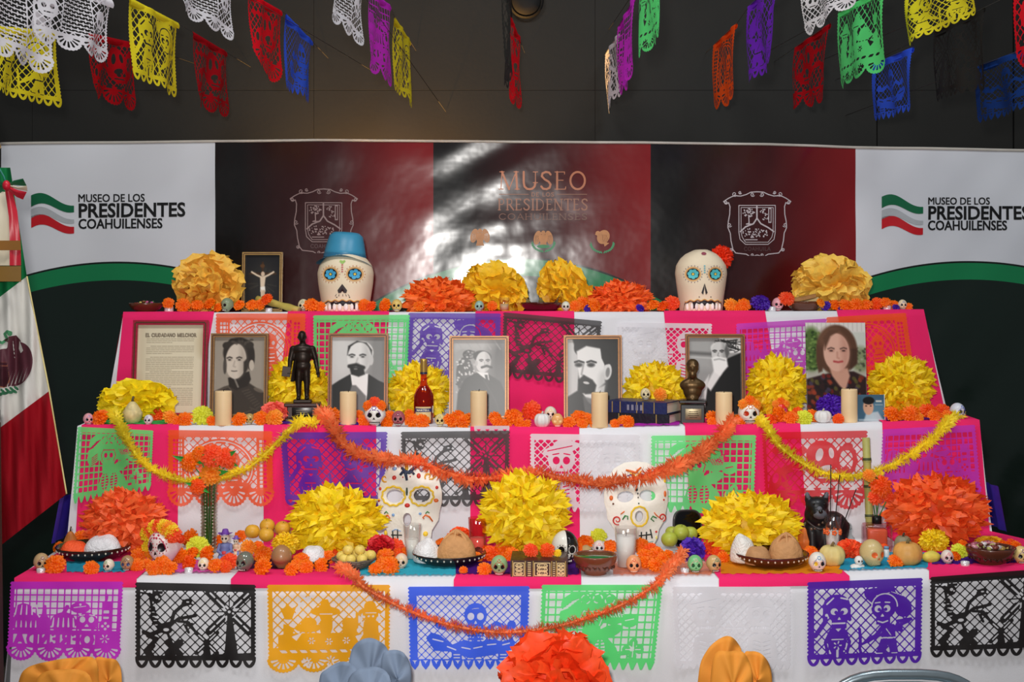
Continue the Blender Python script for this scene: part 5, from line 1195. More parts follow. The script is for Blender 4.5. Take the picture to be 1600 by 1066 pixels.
def p_woman():
    A = art(482, 150, 885, 760, 100, (196, 200, 190)); A.put(A.rect(482, 150, 885, 212), (216, 212, 206), 14)
    for k in range(14): A.put(A.seg(500+30*k, 150, 500+30*k, 205, 5), (190, 184, 178), 6)
    A.put(A.ell(520, 330, 75, 150), (78, 104, 48), 40); A.put(A.ell(850, 400, 60, 90), (120, 132, 92), 40, .9); rr = random.Random(6)
    for k in range(90): A.put(A.ell(482+rr.random()*90, 210+rr.random()*250, 9, 7), rr.choice(((60, 88, 36), (112, 140, 70), (40, 60, 28))), 6, .8)
    for k in range(30): A.put(A.ell(810+rr.random()*75, 320+rr.random()*150, 9, 8), rr.choice(((90, 100, 70), (160, 165, 140), (60, 66, 48))), 8, .8)
    A.put(A.rect(482, 470, 885, 520), (168, 164, 150), 30, .8)
    A.put(A.poly([(482, 520), (600, 490), (690, 470), (800, 470), (885, 510), (885, 760), (482, 760)]), (44, 26, 26), 12)
    for k in range(110): A.put(A.ell(490+rr.random()*390, 500+rr.random()*250, 16, 12, rr.random()*90), rr.choice(((120, 30, 24), (150, 60, 36), (30, 22, 24), (92, 88, 40), (70, 60, 84), (24, 18, 20))), 9, .75)
    A.put(A.ell(690, 330, 138, 165), (88, 58, 42), 16); A.put(A.poly([(560, 300), (600, 430), (590, 470), (565, 480), (550, 400)]), (84, 56, 40), 14); A.put(A.poly([(760, 320), (825, 320), (828, 420), (780, 460)]), (70, 46, 34), 14); A.put(A.ell(640, 240, 80, 60, -30), (112, 78, 58), 40, .7)
    A.put(A.poly([(640, 450), (760, 450), (775, 500), (740, 600), (700, 560), (655, 500)]), (196, 148, 126), 14)
    face(A, 688, 345, 88, 125, (214, 168, 148), (178, 124, 106), (62, 42, 38), 42, 6, -2, 8, False)
    A.put(A.pline([(670, 405), (698, 410), (726, 405)], 13), (172, 70, 70), 8); A.put(A.poly([(600, 250), (640, 200), (720, 195), (650, 240), (610, 330)]), (92, 62, 46), 16); A.put(A.pline([(720, 590), (735, 580)], 6), (200, 180, 110), 4); return A
def p_cd():
    A = art(820, 636, 1005, 815, 60, (62, 94, 116)); A.put(A.ell(960, 740, 80, 50), (96, 140, 160), 60, .7); A.put(A.poly([(860, 815), (880, 760), (960, 750), (1000, 815)]), (186, 200, 206), 12, .9)
    A.put(A.ell(895, 720, 36, 52), (206, 160, 132), 8); A.put(A.ell(898, 676, 40, 26), (24, 22, 24), 8); A.put(A.rect(826, 800, 1000, 815), (200, 208, 212), 8, .6)
    for x in (880, 912): A.put(A.ell(x, 712, 7, 4), (60, 40, 36), 4)
    A.put(A.rect(948, 674, 988, 686), (196, 200, 190), 3); A.put(A.rect(940, 700, 996, 708), (150, 170, 176), 3, .8); return A
def p_cross():
    A = art(0, 0, 150, 210, 70, (26, 26, 30)); A.put(A.ell(75, 100, 60, 80), (60, 58, 52), 60, .5); rr = random.Random(1)
    for k in range(12): a = rr.uniform(0, 6.28); A.put(A.seg(75+20*math.cos(a), 110+20*math.sin(a), 75+60*math.cos(a), 110+60*math.sin(a), 1.5), (92, 88, 74), 5, .5)
    A.put(A.seg(75, 30, 75, 200, 9), (64, 44, 28), 4); A.put(A.seg(20, 72, 130, 72, 8), (64, 44, 28), 4)
    A.put(A.ell(74, 42, 10, 7), (90, 60, 36), 4)
    A.put(A.pline([(28, 66), (50, 78), (70, 86)], 7), (226, 206, 180), 4); A.put(A.pline([(122, 66), (100, 78), (80, 86)], 7), (226, 206, 180), 4); A.put(A.ell(76, 74, 8, 10), (214, 190, 164), 4); A.put(A.poly([(64, 84), (88, 84), (84, 122), (80, 130), (68, 130), (66, 118)]), (224, 204, 178), 5); A.put(A.poly([(66, 124), (86, 122), (88, 142), (66, 142)]), (240, 236, 226), 4); A.put(A.pline([(72, 140), (74, 168), (75, 192)], 10), (216, 194, 166), 4); A.put(A.pline([(82, 140), (80, 165), (77, 190)], 9), (206, 182, 156), 4); return A
def p_doc():
    A = Art(1030, 205, 1510, 790, 2.9, (214, 203, 176)); A.put(A.ell(1270, 500, 230, 300), (224, 214, 188), 200, .6); A.put(A.rect(1030, 205, 1090, 790), (200, 188, 160), 60, .6); A.put(A.ell(1500, 330, 40, 90), (190, 172, 138), 50, .6); A.put(A.ell(1040, 640, 40, 120), (196, 178, 146), 50, .5)
    A.put(roman(A, 'EL CIUDADANO MELCHOR', 1085, 262, 1455, 284, .26, .2, serif=False), (92, 80, 66), 5); rr = random.Random(3)
    for k in range(38):
        y = 298+k*12.2
        if k in (3, 9): continue
        x0 = 1095+(30 if k in (4, 10, 18, 27) else 0); x = x0; xe = 1440-(160 if k in (2, 8, 17, 26, 37) else 0)
        while x < xe: q = rr.uniform(14, 44); A.put(A.seg(x, y, min(x+q, xe), y, 3.4), (128, 114, 94), 4, .75); x += q+7
    return A
# ---------------------------------------------------------------- marigold rows: label each head by what it lies between
ORD = ['first', 'second', 'third', 'fourth', 'fifth', 'sixth', 'seventh', 'eighth', 'ninth', 'tenth', 'eleventh', 'twelfth']
NUM = ['', 'one', 'two', 'three', 'four', 'five', 'six', 'seven', 'eight', 'nine', 'ten', 'eleven', 'twelve', 'thirteen']
def rows_of_marigolds(tier, items, marks, group, Dfix=None):
    marks = sorted(marks); gaps = {}
    for it in items:
        k = 0
        while k < len(marks)-2 and it[0] > marks[k+1][0]: k += 1
        gaps.setdefault((k, it[3]), []).append(it)
    for (k, c), its in gaps.items():
        its.sort(key=lambda q: q[0]); n = len(its); a, b = marks[k][1], marks[k+1][1]
        for i, (cx, cy, r, _) in enumerate(its):
            p = on(tier, cx, cy+r*.85) if Dfix is None else on(tier, cx, D=Dfix+RN.uniform(-.015, .02)); D = p[1]; R = 1.12*r*S(D)
            z = max(p[2]+R*.62, CZ-(cy-HY)*D/F)
            lab = f'{FN[c]} marigold between {a} and {b}' if n == 1 else f'{ORD[i]} of {NUM[n]} {FN[c]} marigolds between {a} and {b}'
            marigold((p[0], D, z), R, c, lab, group)
# ---------------------------------------------------------------- top tier
def t3(px, D): return on(3, px, D=D)
D_ = 4.98
# wide glazed dish of wrapped sweets at the flag end
p = t3(228, 4.97); bowl(p, 52*S(4.97), 15*S(4.97), 'brown glazed dish heaped with wrapped sweets, top tier at the flag end', (92, 46, 24), (60, 26, 16), 'clay_dish', False)
SW = [('red', (230, 60, 60)), ('yellow', (240, 220, 120)), ('green', (90, 140, 70)), ('white', (235, 235, 235)), ('pink', (200, 90, 150)), ('brown', (140, 80, 40))]
def sweets(p, n, R, z0, r, lab, group, cols, name='sweet', hump=.7):
    for k in range(n):
        a = RN.uniform(0, 6.28); q = R*math.sqrt(RN.random()); cn, c = cols[k % len(cols)]
        t = thing(name, cn+' '+lab, 'sweet', (p[0]+q*math.cos(a), p[1]+q*math.sin(a), p[2]+z0+r*.5+(R-q)*.12+r*hump*(k % 3)*.5), (RN.uniform(-.5, .5), RN.uniform(-.5, .5), RN.uniform(0, 3)), group)
        mb = MB(); mb.ell((0, 0, 0), (r, r*.7, r*.55), 10, 6); part('wrapper', mb, mat(c, .25, .15, .1), t)
        for s_ in (-1, 1): mb = MB(); mb.add([(s_*r, 0, 0), (s_*r*1.7, -r*.5, .002), (s_*r*1.7, r*.5, -.002)], [(0, 1, 2)]); part('twist', mb, mat(c, .25, .15, .1), t, smooth=False)
sweets(p, 12, 20*S(4.97), 12*S(4.97), .007, 'wrapped sweet in the brown dish at the flag end of the top tier', 'sweets in the top tier dish', SW)
tealight(t3(264, 4.9), 'tealight on the top tier beside the dish of sweets', .017); tealight(t3(420, 4.92), 'tealight in front of the crucifix picture, top tier', .013)
tealight(t3(1206, 4.9), 'tealight beside the pink sugar skull, top tier', .015); tealight(t3(1386, 4.9), 'tealight under the last yellow ruffled pompom, top tier', .015)
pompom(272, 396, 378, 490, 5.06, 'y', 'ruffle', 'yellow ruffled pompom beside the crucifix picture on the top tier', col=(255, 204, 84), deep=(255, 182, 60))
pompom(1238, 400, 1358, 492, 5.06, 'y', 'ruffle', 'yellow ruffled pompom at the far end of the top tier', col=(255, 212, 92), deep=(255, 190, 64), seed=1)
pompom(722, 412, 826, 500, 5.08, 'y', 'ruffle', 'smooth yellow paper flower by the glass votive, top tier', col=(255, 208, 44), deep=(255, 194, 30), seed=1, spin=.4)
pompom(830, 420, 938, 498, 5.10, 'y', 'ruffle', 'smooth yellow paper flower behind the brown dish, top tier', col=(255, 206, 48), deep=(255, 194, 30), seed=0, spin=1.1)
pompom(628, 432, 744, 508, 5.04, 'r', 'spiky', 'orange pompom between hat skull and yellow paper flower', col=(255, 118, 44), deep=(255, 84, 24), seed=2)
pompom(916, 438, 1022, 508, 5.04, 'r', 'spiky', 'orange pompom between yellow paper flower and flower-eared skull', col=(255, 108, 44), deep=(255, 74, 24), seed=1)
# crucifix picture
picture(378, 394, 441, 478, 5.14, p_cross(), 'small gilt picture of a crucified figure beside the yellow ruffled pompom', fcol=(176, 142, 84), lean=.08, cat='framed picture', name='framed_picture', base=z3(-.9), fw=.011)
# cane stick
a = W(402, 467, 4.99); b = W(468, 485, 4.90); t = thing('cane_stick', 'short jointed cane lying by the crucifix picture', 'cane', a); mb = MB(); q = b-a
mb.tube([q*u for u in np.linspace(0, 1, 9)], [.0125 if k not in (3, 6) else .0150 for k in range(9)], 12); part('stalk', mb, mat((186, 168, 82), .55, 0, .2, 14), t)
mb = MB(); mb.tube([q*.999, q*1.012], [.0125, .0115], 12); part('cut_end', mb, mat((150, 128, 84), .8), t)
# big papier-mache skulls
def big_skull(x0, x1, ytop, ybot, D, lab, hat):
    w = (x1-x0)*S(D); h = (ybot-ytop)*S(D); p = t3((x0+x1)/2, D); t = thing('papier_mache_skull', lab, 'skull', p); hw = w/2; dp = w*.5
    def sil(z):                                           # half width at height 0..1
        return hw*np.interp(z, [0, .1, .25, .45, .62, .75, .86, .94, 1.0], [.80, .84, .90, .97, 1.0, .93, .74, .50, .10] if hat else [.82, .84, .88, .95, 1.0, .96, .80, .58, .26])
    def surf(x, z): 
        s_ = float(sil(z)); u = min(.98, abs(x)/max(s_, 1e-4)); dd = dp*(s_/hw)**.5*math.sqrt(1-u**2.6)
        for sx in (-1, 1): dd -= .10*hw*math.exp(-(((x-sx*.44*hw)/(.25*hw))**2+((z-.60)/.10)**2))
        return -dd
    mb = MB(); nu, nv = 40, 30; v = []
    for j in range(nv+1):
        z = j/nv; s_ = float(sil(z))
        for i in range(nu):
            a = 2*PI*i/nu; c, s2 = math.cos(a), math.sin(a); x = s_*math.copysign(abs(c)**.75, c)
            y = surf(x*.999, z) if s2 < 0 else dp*(s_/hw)**.5*math.sqrt(max(0, 1-(abs(x)/max(s_, 1e-4))**2.6))
            v.append((x, y, z*h))
    v.append((0, 0, h*1.004)); f = [(j*nu+i, j*nu+(i+1) % nu, (j+1)*nu+(i+1) % nu, (j+1)*nu+i) for j in range(nv) for i in range(nu)]+[(nv*nu+i, nv*nu+(i+1) % nu, (nv+1)*nu) for i in range(nu)]
    mb.add(v, f); part('head', mb, mat((238, 222, 192), .6, 0, .05, 6, .06), t)
    def decal(name, pts, off, col, rough=.5):
        pts = [(x, z) for x, z in pts]; cx = sum(q[0] for q in pts)/len(pts); cz = sum(q[1] for q in pts)/len(pts); V = [(cx*hw, surf(cx*hw, cz)-off, cz*h)]; k = len(pts)
        for r_ in (.55, 1.0): V += [((cx+(x-cx)*r_)*hw, surf((cx+(x-cx)*r_)*hw, cz+(z-cz)*r_)-off, (cz+(z-cz)*r_)*h) for x, z in pts]
        part(name, MB().add(V, [(0, 1+i, 1+(i+1) % k) for i in range(k)]+[(1+i, 1+k+i, 1+k+(i+1) % k, 1+(i+1) % k) for i in range(k)]), mat(col, rough, 0, .05), t)
    circ = lambda cx, cz, rx, rz, n=16, rot=0: [(cx+rx*math.cos(a)*math.cos(rot)-rz*math.sin(a)*math.sin(rot)*1.0, cz+(rx*math.cos(a)*math.sin(rot)+rz*math.sin(a))) for a in np.linspace(0, 2*PI, n, endpoint=False)]
    blue = (70, 170, 216) if hat else (84, 196, 204)
    for sx in (-1, 1):
        ex, ez = sx*.43, .60
        decal('eye_rim', circ(ex, ez, .30, .118, 22), .0012, (224, 176, 116)); decal('eye', circ(ex, ez, .24, .092, 20), .0024, (28, 26, 24))
        for k in range(7 if not hat else 6):
            a = 2*PI*k/(7 if not hat else 6)+.3; decal('eye_petal', circ(ex+.135*math.cos(a), ez+.052*math.sin(a), .075, .030, 10), .0036, blue)
        decal('eye_heart', circ(ex, ez, .045, .019, 10), .0048, (240, 210, 90))
        mb = MB()
        for k in range(18): a = 2*PI*k/18; x, z = ex+.34*math.cos(a), ez+.134*math.sin(a); mb.ell((x*hw, surf(x*hw, z)-.0012, z*h), .0020, 6, 4)
        part('eye_dots', mb, mat((202, 132, 82) if hat else (120, 110, 130), .5), t)
    if hat:
        decal('nose', [(0, .445), (.17, .345), (.14, .30), (.05, .305), (0, .335), (-.05, .305), (-.14, .30), (-.17, .345)], .002, (50, 40, 42)); decal('heart_mark', [(0, .755), (.11, .80), (.08, .825), (.0, .81), (-.08, .825), (-.11, .80)], .002, (150, 190, 90))
    else:
        decal('nostril', [(.0, .455), (.12, .30), (.05, .27), (.01, .36)], .002, (44, 38, 40)); decal('nostril', [(.0, .455), (-.01, .36), (-.05, .27), (-.12, .30)], .002, (44, 38, 40)); decal('rose_mark', circ(-.0, .93, .10, .026, 10), .002, (150, 70, 86))
    for k in range(4): decal('brow_mark', circ(0, .745-.035*k if hat else .73-.035*k, .04, .011, 8), .002, (200, 96, 100) if hat else (100, 180, 196))
    # mouth: zig-zag gum line and one piece per tooth
    decal('mouth_band', [(-.74, .0), (.74, .0), (.72, .13), (.4, .165), (0, .175), (-.4, .165), (-.72, .13)], .0016, (40, 40, 44))
    for nm, dz, cl in (('gum_line', .185, (222, 166, 88)), ('gum_outline', .165, (34, 32, 34))):
        mb = MB(); mb.tube([(x*hw, surf(x*hw, dz+.012*math.cos(x*24)-.05*x*x)-.0022, (dz+.012*math.cos(x*24)-.05*x*x)*h) for x in np.linspace(-.7, .7, 60)], .0024 if nm == 'gum_line' else .0014, 5); part(nm, mb, mat(cl, .5), t)
    for x, w_ in ((-.62, .10), (-.46, .10), (-.29, .11), (-.10, .135), (.12, .135), (.32, .11), (.48, .10), (.62, .09)):
        mb = MB(); mb.ell((x*hw, surf(x*hw, .075)-.0022, .078*h), (w_*.62*hw, .003, .058*h), 12, 8); part('tooth', mb, mat((244, 240, 232), .35), t)
    for x, z in ((-.2, .235), (.25, .235)): decal('dot', circ(x, z, .025, .008, 8), .002, (40, 36, 36))
    if hat:
        for x in (-.2, -.1, .02, .12, .2): decal('whisker', [(x*1.0, .285), (x*1.25+.008, .25), (x*1.25-.016, .25), (x-.016, .285)], .002, (60, 54, 54))
    return t, w, h
t, w, h = big_skull(497, 584, 390, 487, 5.0, 'big painted skull with blue flower eyes and a blue hat, top tier', True)
t2 = thing('fedora_hat', 'blue plastic fedora hat worn by the big skull on the top tier', 'hat', W(539, 402, 5.0), (-.05, .06, 0)); hm = mat((58, 140, 176), .38, 0, .06, 10)
k = S(5.0); mb = MB(); mb.lathe([(33*k, -2*k), (32*k, 8*k), (29*k, 22*k), (26*k, 33*k), (20*k, 38*k), (11*k, 36*k), (0, 34*k)], 32, fn=lambda a, z: 1-.12*(abs(math.sin(a))**3)*(z > 20*k)); part('crown', mb, hm, t2)
mb = MB(); mb.grid(lambda u, v: ((33+v*11)*k*math.cos(u*2*PI), (33+v*11)*k*math.sin(u*2*PI), (-3*k-10*k*v*abs(math.cos(u*2*PI))**1.5+3*k*v*(math.sin(u*2*PI) < 0)*abs(math.sin(u*2*PI)))), 40, 4); part('brim', mb, hm, t2)
mb = MB(); mb.lathe([(33.5*k, -2*k), (33.3*k, 4*k)], 32, caps=False); part('band', mb, mat((46, 112, 146), .4), t2)
t, w, h = big_skull(1055, 1135, 392, 488, 5.0, 'big painted skull with teal flower eyes and a red-orange flower, top tier', False)
q = W(1127, 402, 5.0)-np.array(t.location); f_ = link('ear_flower', POM['spiky'][1], tissue((255, 66, 26), 0, .3, .1, (235, 40, 10)), t, loc=q, scale=18.5*S(5.0)); link('flower_core', PCORE, tissue((240, 50, 16), 0), t, loc=q, scale=17*S(5.0))
# small sugar skulls, votive, dishes
skull(t3(355, 4.92), 19*S(4.92), 'green-grey glazed little skull under the yellow ruffled pompom, top tier', (132, 146, 116), group='small skulls on the top tier', yaw=-.6)
skull(t3(474, 4.93), 17*S(4.93), 'little cream skull between the cane and the hat skull', (226, 214, 176), deco2=(70, 120, 90), group='small skulls on the top tier')
skull(t3(620, 4.9), 17*S(4.9), 'little yellow-beige skull in front of the top orange pompom', (222, 190, 104), group='small skulls on the top tier')
skull(t3(749, 4.9), 15*S(4.9), 'little mint green skull in front of the yellow paper flower', (150, 186, 172), group='small skulls on the top tier')
skull(t3(884, 4.9), 14*S(4.9), 'tiny white skull beside the brown dish, top tier', (220, 222, 205), deco=(60, 120, 70), group='small skulls on the top tier')
skull(t3(1215, 4.92), 18*S(4.92), 'little pink sugar skull by the purple flower, top tier', (240, 168, 176), deco=(220, 60, 90), tooth=(250, 220, 220), group='small skulls on the top tier')
skull(t3(1410, 4.91), 14*S(4.91), 'tiny cream skull with blue hair at the far end, top tier', (236, 220, 180), deco2=(40, 60, 190), group='small skulls on the top tier')
D = 4.93; tumbler(t3(788, D), 16*S(D), 23*S(D), 'small glass votive between the yellow paper flowers, top tier', 'votive_glass', (.55, (225, 205, 160)), True, .92)
D = 4.93; p = t3(846, D); plate(p, 66*S(D), 'dark brown shallow dish in front of the yellow paper flower, top tier', 14*S(D), (74, 22, 16), dots=False, name='clay_dish', inner=(60, 18, 12))
for k in range(3):
    t = thing('dry_leaf', ('lowest', 'middle', 'uppermost')[k]+' curled dry leaf lying in the dark brown dish, top tier', 'leaf', p+np.array([-.02+.03*k, 0, .018+.004*k]), (.2*k, .3, k), 'dry leaves in the top tier dish'); mb = MB(); mb.grid(lambda u, v: ((u-.5)*.09, (v-.5)*.035*math.sin(PI*min(max(u, .03), .97)), .016*(2*u-1)**2+.008*math.cos(v*PI)), 8, 4); part('blade', mb, mat((150, 138, 92), .7), t)
    mb = MB(); mb.tube([(-.045, 0, .017), (-.06, 0, .026)], .0012, 5); part('stalk', mb, mat((110, 90, 60), .7), t)
D = 4.95; p = t3(1257, D); plate(p, 56*S(D), 'brown dish holding a corn husk under the yellow ruffled pompom', 14*S(D), (96, 50, 28), dots=False, name='clay_dish')
t = thing('corn_husk', 'pale corn husk laid across the brown dish, top tier', 'husk', p+np.array([0, 0, .022]), (0, -.12, .2)); mb = MB(); mb.grid(lambda u, v: ((u-.5)*.12, (v-.5)*.05*(.35+.65*math.sin(PI*min(u*1.1, 1))), .014*math.sin(v*PI)+.012*u), 10, 5); part('blade', mb, mat((196, 172, 122), .7), t)
mb = MB(); mb.grid(lambda u, v: ((u-.5)*.10, (v-.5)*.03*(.4+.6*math.sin(PI*u)), .018+.014*math.sin(v*PI)+.008*u), 8, 4); part('inner_leaf', mb, mat((170, 120, 70), .7), t)
GR3 = 'marigolds along the top tier'
rows_of_marigolds(3, [(263, 474, 9, 'o'), (286, 477, 11, 'o'), (308, 477, 10, 'o'), (328, 475, 10, 'o'), (341, 481, 8, 'o'), (374, 477, 9, 'o'), (394, 477, 10, 'o'), (417, 468, 10, 'n'), (407, 476, 9, 'o'), (487, 477, 12, 'o'), (500, 480, 9, 'o'), (569, 477, 10, 'o'), (580, 479, 9, 'n'), (602, 477, 11, 'o'), (655, 479, 9, 'o'), (769, 478, 8, 'o'), (690, 480, 7, 'n'),
  (899, 478, 9, 'o'), (911, 474, 11, 'o'), (928, 477, 11, 'o'), (1021, 477, 10, 'o'), (1036, 479, 10, 'n'), (1050, 474, 12, 'r'), (1142, 477, 11, 'l'), (1162, 477, 11, 'o'), (1152, 480, 8, 'o'), (1188, 474, 15, 'p'), (1229, 467, 12, 'r'), (1282, 474, 8, 'l'), (1290, 478, 8, 'p'), (1305, 478, 11, 'o'), (1321, 478, 11, 'o'), (1338, 477, 11, 'o'), (1353, 477, 10, 'o'), (1370, 475, 10, 'n'), (1384, 473, 9, 'o'), (1396, 477, 8, 'o'), (1400, 481, 6, 'p'), (1419, 481, 7, 'o'), (918, 482, 6, 'p'), (1000, 482, 7, 'p'), (1313, 483, 5, 'p')],
  [(228, 'sweets dish'), (355, 'green-grey skull'), (474, 'cream skull'), (540, 'hat skull'), (620, 'yellow-beige skull'), (749, 'mint skull'), (788, 'glass votive'), (884, 'tiny white skull'), (1095, 'teal-eyed skull'), (1215, 'pink skull'), (1257, 'husk dish'), (1387, 'last tealight'), (1440, 'top tier end')], GR3, 4.9)
# ---------------------------------------------------------------- middle tier: portraits, statue, bottle, books, bust
PD = 4.60
# old document in a clear frame with a pink-red edge
picture(204, 500, 322, 650, 4.62, p_doc(), 'aged printed document in a narrow red frame beside the sepia portrait', fcol=(170, 32, 62), lean=.12, cat='framed document', name='framed_document', fw=.017)
picture(328, 521, 418, 653, PD, p_sepia(), 'gilt-framed sepia portrait of a curly-haired man in a dark uniform', fcol=(146, 108, 66))
picture(512, 521, 606, 653, PD, p_goatee(), 'gilt-framed grey portrait of a balding man with a goatee and sash', fcol=(150, 96, 62))
picture(702, 525, 795, 653, PD, p_seated(), 'gilt-framed grey photograph of a moustached man seated in a carved chair', fcol=(158, 108, 62))
picture(881, 524, 972, 654, PD, p_darkbeard(), 'gilt-framed high-contrast portrait of a young man with a black beard', fcol=(160, 108, 60))
picture(1072, 522, 1165, 651, PD, p_oldman(), 'gilt-framed photograph of an old white-bearded man behind the bronze bust', fcol=(150, 98, 52))
picture(1261, 504, 1355, 650, PD, p_woman(), 'unframed colour photograph of a woman with short brown hair', False, cat='photograph', name='photograph')
t = picture(1340, 617, 1382, 659, 4.37, p_cd(), 'small music disc case with a blue cover beside the last candle', False, .10, 'disc case', 'disc_case')
w = 42*S(4.37); h = CZ-(617-HY)*S(4.37)-t.location.z
for x in (-w/2-.001, w/2+.001): mb = MB(); mb.box((x, .002, h/2), (.002, .010, h+.002)); part('case_edge', mb, mat((205, 215, 220), .15, 0, .02), t, smooth=False)
# ivory pillar candles
for px, a, b, w, l in ((349, 612, 666, 26, 'ivory pillar candle in front of the sepia portrait'), (544, 612, 665, 26, 'ivory pillar candle in front of the goatee man portrait'), (748, 612, 669, 26, 'ivory pillar candle in front of the seated man photograph'), (937, 614, 669, 26, 'ivory pillar candle in front of the black-bearded man portrait'), (1131, 613, 665, 26, 'ivory pillar candle between the bronze bust and flower-topped skull'), (1327, 608, 660, 25, 'ivory pillar candle in front of the woman photograph')):
    candle(px, a, b, w, l)
# pompoms behind
for x0, y0, x1, y1, l, sd in ((414, 556, 516, 662, 'yellow pompom behind the bronze statue', 0), (603, 566, 706, 662, 'yellow pompom behind the amber bottle', 1), (973, 564, 1076, 660, 'yellow pompom behind the two blue books', 2), (1164, 553, 1262, 655, 'yellow pompom between the old man and woman photographs', 0), (1354, 553, 1462, 655, 'yellow pompom at the far end of the middle tier', 1)):
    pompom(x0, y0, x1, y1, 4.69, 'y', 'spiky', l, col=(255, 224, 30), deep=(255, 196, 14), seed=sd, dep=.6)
pompom(155, 594, 275, 664, 4.50, 'y', 'ruffle', 'flat yellow paper flower in front of the old document', col=(255, 228, 30), deep=(250, 206, 24), seed=1, dep=.6)
pompom(1275, 616, 1320, 652, 4.50, 'p', 'spiky', 'small purple pompom at the foot of the woman photograph', seed=1, dep=.6)
pompom(408, 628, 452, 660, 4.44, 'c', 'ruffle', 'small coral paper flower at the foot of the bronze statue', dep=.6)
# bronze statue on its wooden plinth
D = 4.47; k = S(D); p = on(2, 473, D=D); t = thing('bronze_statue', 'dark bronze statue of a standing man in a tailcoat holding a book', 'statue', p, (0, 0, .1)); br = mat((44, 34, 28), .38, .55, .18, 30)
wood = mat((58, 26, 18), .35, 0, .2, 14, stretch=(1, 6, 6))
for nm, x, z0, z1_, m in (('plinth_foot', 52, 0, 7, wood), ('plinth', 46, 7, 25, wood), ('plinth_top', 55, 25, 30, wood), ('statue_base', 28, 30, 35, br)):
    mb = MB(); mb.box((0, 0, (z0+z1_)/2*k), (x*k, x*k*.72, (z1_-z0)*k), .003); part(nm, mb, m, t, smooth=False)
mb = MB(); mb.box((0, -46*k*.36-.001, 16*k), (31*k, .002, 15*k), .0008); o = part('plaque', mb, mat((24, 22, 20), .25, .4), t)
for z in (19, 16, 13): mb = MB(); mb.box((0, -46*k*.36-.0025, z*k), (18*k, .001, .9*k)); part('plaque_line', mb, mat((150, 140, 120), .5), o)
zb = 35; q = lambda x, y, z: (x*k, y*k, (zb+z)*k)
mb = MB()
for s_ in (-1, 1): mb.cap(q(s_*6, 0, 3), 3.4*k, q(s_*6.5, 0, 26), 5.2*k); mb.cap(q(s_*6.5, 0, 26), 5.2*k, q(s_*5, 0, 50), 7*k); mb.ell(q(s_*6.5, -3, 2), (4*k, 7*k, 3*k), 12, 8)
mb.ell(q(0, 0, 52), (13*k, 9*k, 10*k)); mb.ell(q(0, 0, 66), (13.5*k, 9.5*k, 15*k)); mb.ell(q(0, 0, 78), (17*k, 9.5*k, 9*k)); mb.cap(q(0, 0, 84), 5*k, q(0, -1, 92), 4.4*k); mb.ell(q(-1, -2, 98), (6.2*k, 7.2*k, 8.6*k)); mb.ell(q(-1, 1, 101), (6.4*k, 7*k, 6.5*k)); mb.cap(q(-1, -8.6, 98), 1.5*k, q(-1, -9.4, 95.5), 1.7*k); mb.ell(q(-1, -7.6, 92.5), (3*k, 2.2*k, 2*k))
for s_ in (-1, 1): mb.ell(q(-1+s_*6.4, -1, 97), (1.3*k, 2*k, 2.6*k))
mb.cap(q(-15, 0, 79), 5.4*k, q(-19, -1, 62), 4.4*k); mb.cap(q(-19, -1, 62), 4.2*k, q(-20, -6, 48), 3.3*k); mb.ell(q(-20.5, -8, 44), (3*k, 3*k, 4*k))
mb.cap(q(15, 0, 79), 5.4*k, q(20, 0, 62), 4.4*k); mb.cap(q(20, 0, 62), 4.2*k, q(23, -3, 46), 3.2*k); mb.ell(q(24, -4, 42), (2.6*k, 2.8*k, 3.6*k))
for j in range(4): mb.cap(q(22.4+j*1.2, -5, 40), 1.2*k, q(22.2+j*1.4, -5.5, 35-(j == 1)), .95*k, 8); mb.cap(q(-22+j*1.1, -9.5, 43), 1.1*k, q(-22.5+j*1.1, -11, 40.5), .95*k, 8)
mb.cap(q(22, -6.5, 43), 1.2*k, q(20.5, -8, 39), .95*k, 8)
fuse('figure', mb, br, t, .0032, 3)
mb = MB(); mb.grid(lambda u, v: (((13+5*v)*math.cos(PI*(.15+u*1.0+.35)*.8+.2))*k*1.06, (10+2.5*v)*k*math.sin(PI*(.15+u*1.0+.35)*.8+.2)*1.06, (zb+62-34*v)*k), 16, 8); part('coat_tail', mb, br, t)
mb = MB(); mb.box(q(-24.5, -9, 44), (13*k, 4*k, 16*k), .001, (0, .12, 0)); part('held_book', mb, br, t, smooth=False)
# amber bottle
D = 4.45; k = S(D); p = on(2, 662, D=D); t = thing('cognac_bottle', 'amber brandy bottle with a gold cap and blue-banded label', 'bottle', p); mb = MB()
mb.lathe([(13*k, 0), (14.6*k, 1.5*k), (15.6*k, 30*k), (15.2*k, 44*k), (11*k, 54*k), (6*k, 60*k), (5*k, 66*k), (4.7*k, 78*k), (4.7*k, 84*k)], 32, caps=False); mb.lathe([(0, 0), (13*k, 0)], 32, caps=False); part('bottle_wall', mb, glass((240, 150, 70)), t)
mb = MB(); mb.lathe([(12*k, 1*k), (13.8*k, 2.5*k), (14.8*k, 30*k), (14.4*k, 43*k), (10.2*k, 52*k), (5*k, 58*k), (0, 58.2*k)], 28); part('brandy', mb, mat((140, 40, 8), .08, 0, .05), t)
mb = MB(); mb.lathe([(5.4*k, 77*k), (5.6*k, 78*k), (5.2*k, 96*k), (5.6*k, 98*k), (5.4*k, 101*k), (0, 101.4*k)], 24); part('gold_cap', mb, mat((206, 168, 88), .3, .7, .08), t)
def arc_band(R, z0, z1_, a0, a1, n=14): return MB().grid(lambda u, v: (R*math.cos(a0+(a1-a0)*u), R*math.sin(a0+(a1-a0)*u), z0+(z1_-z0)*v), n, 2)
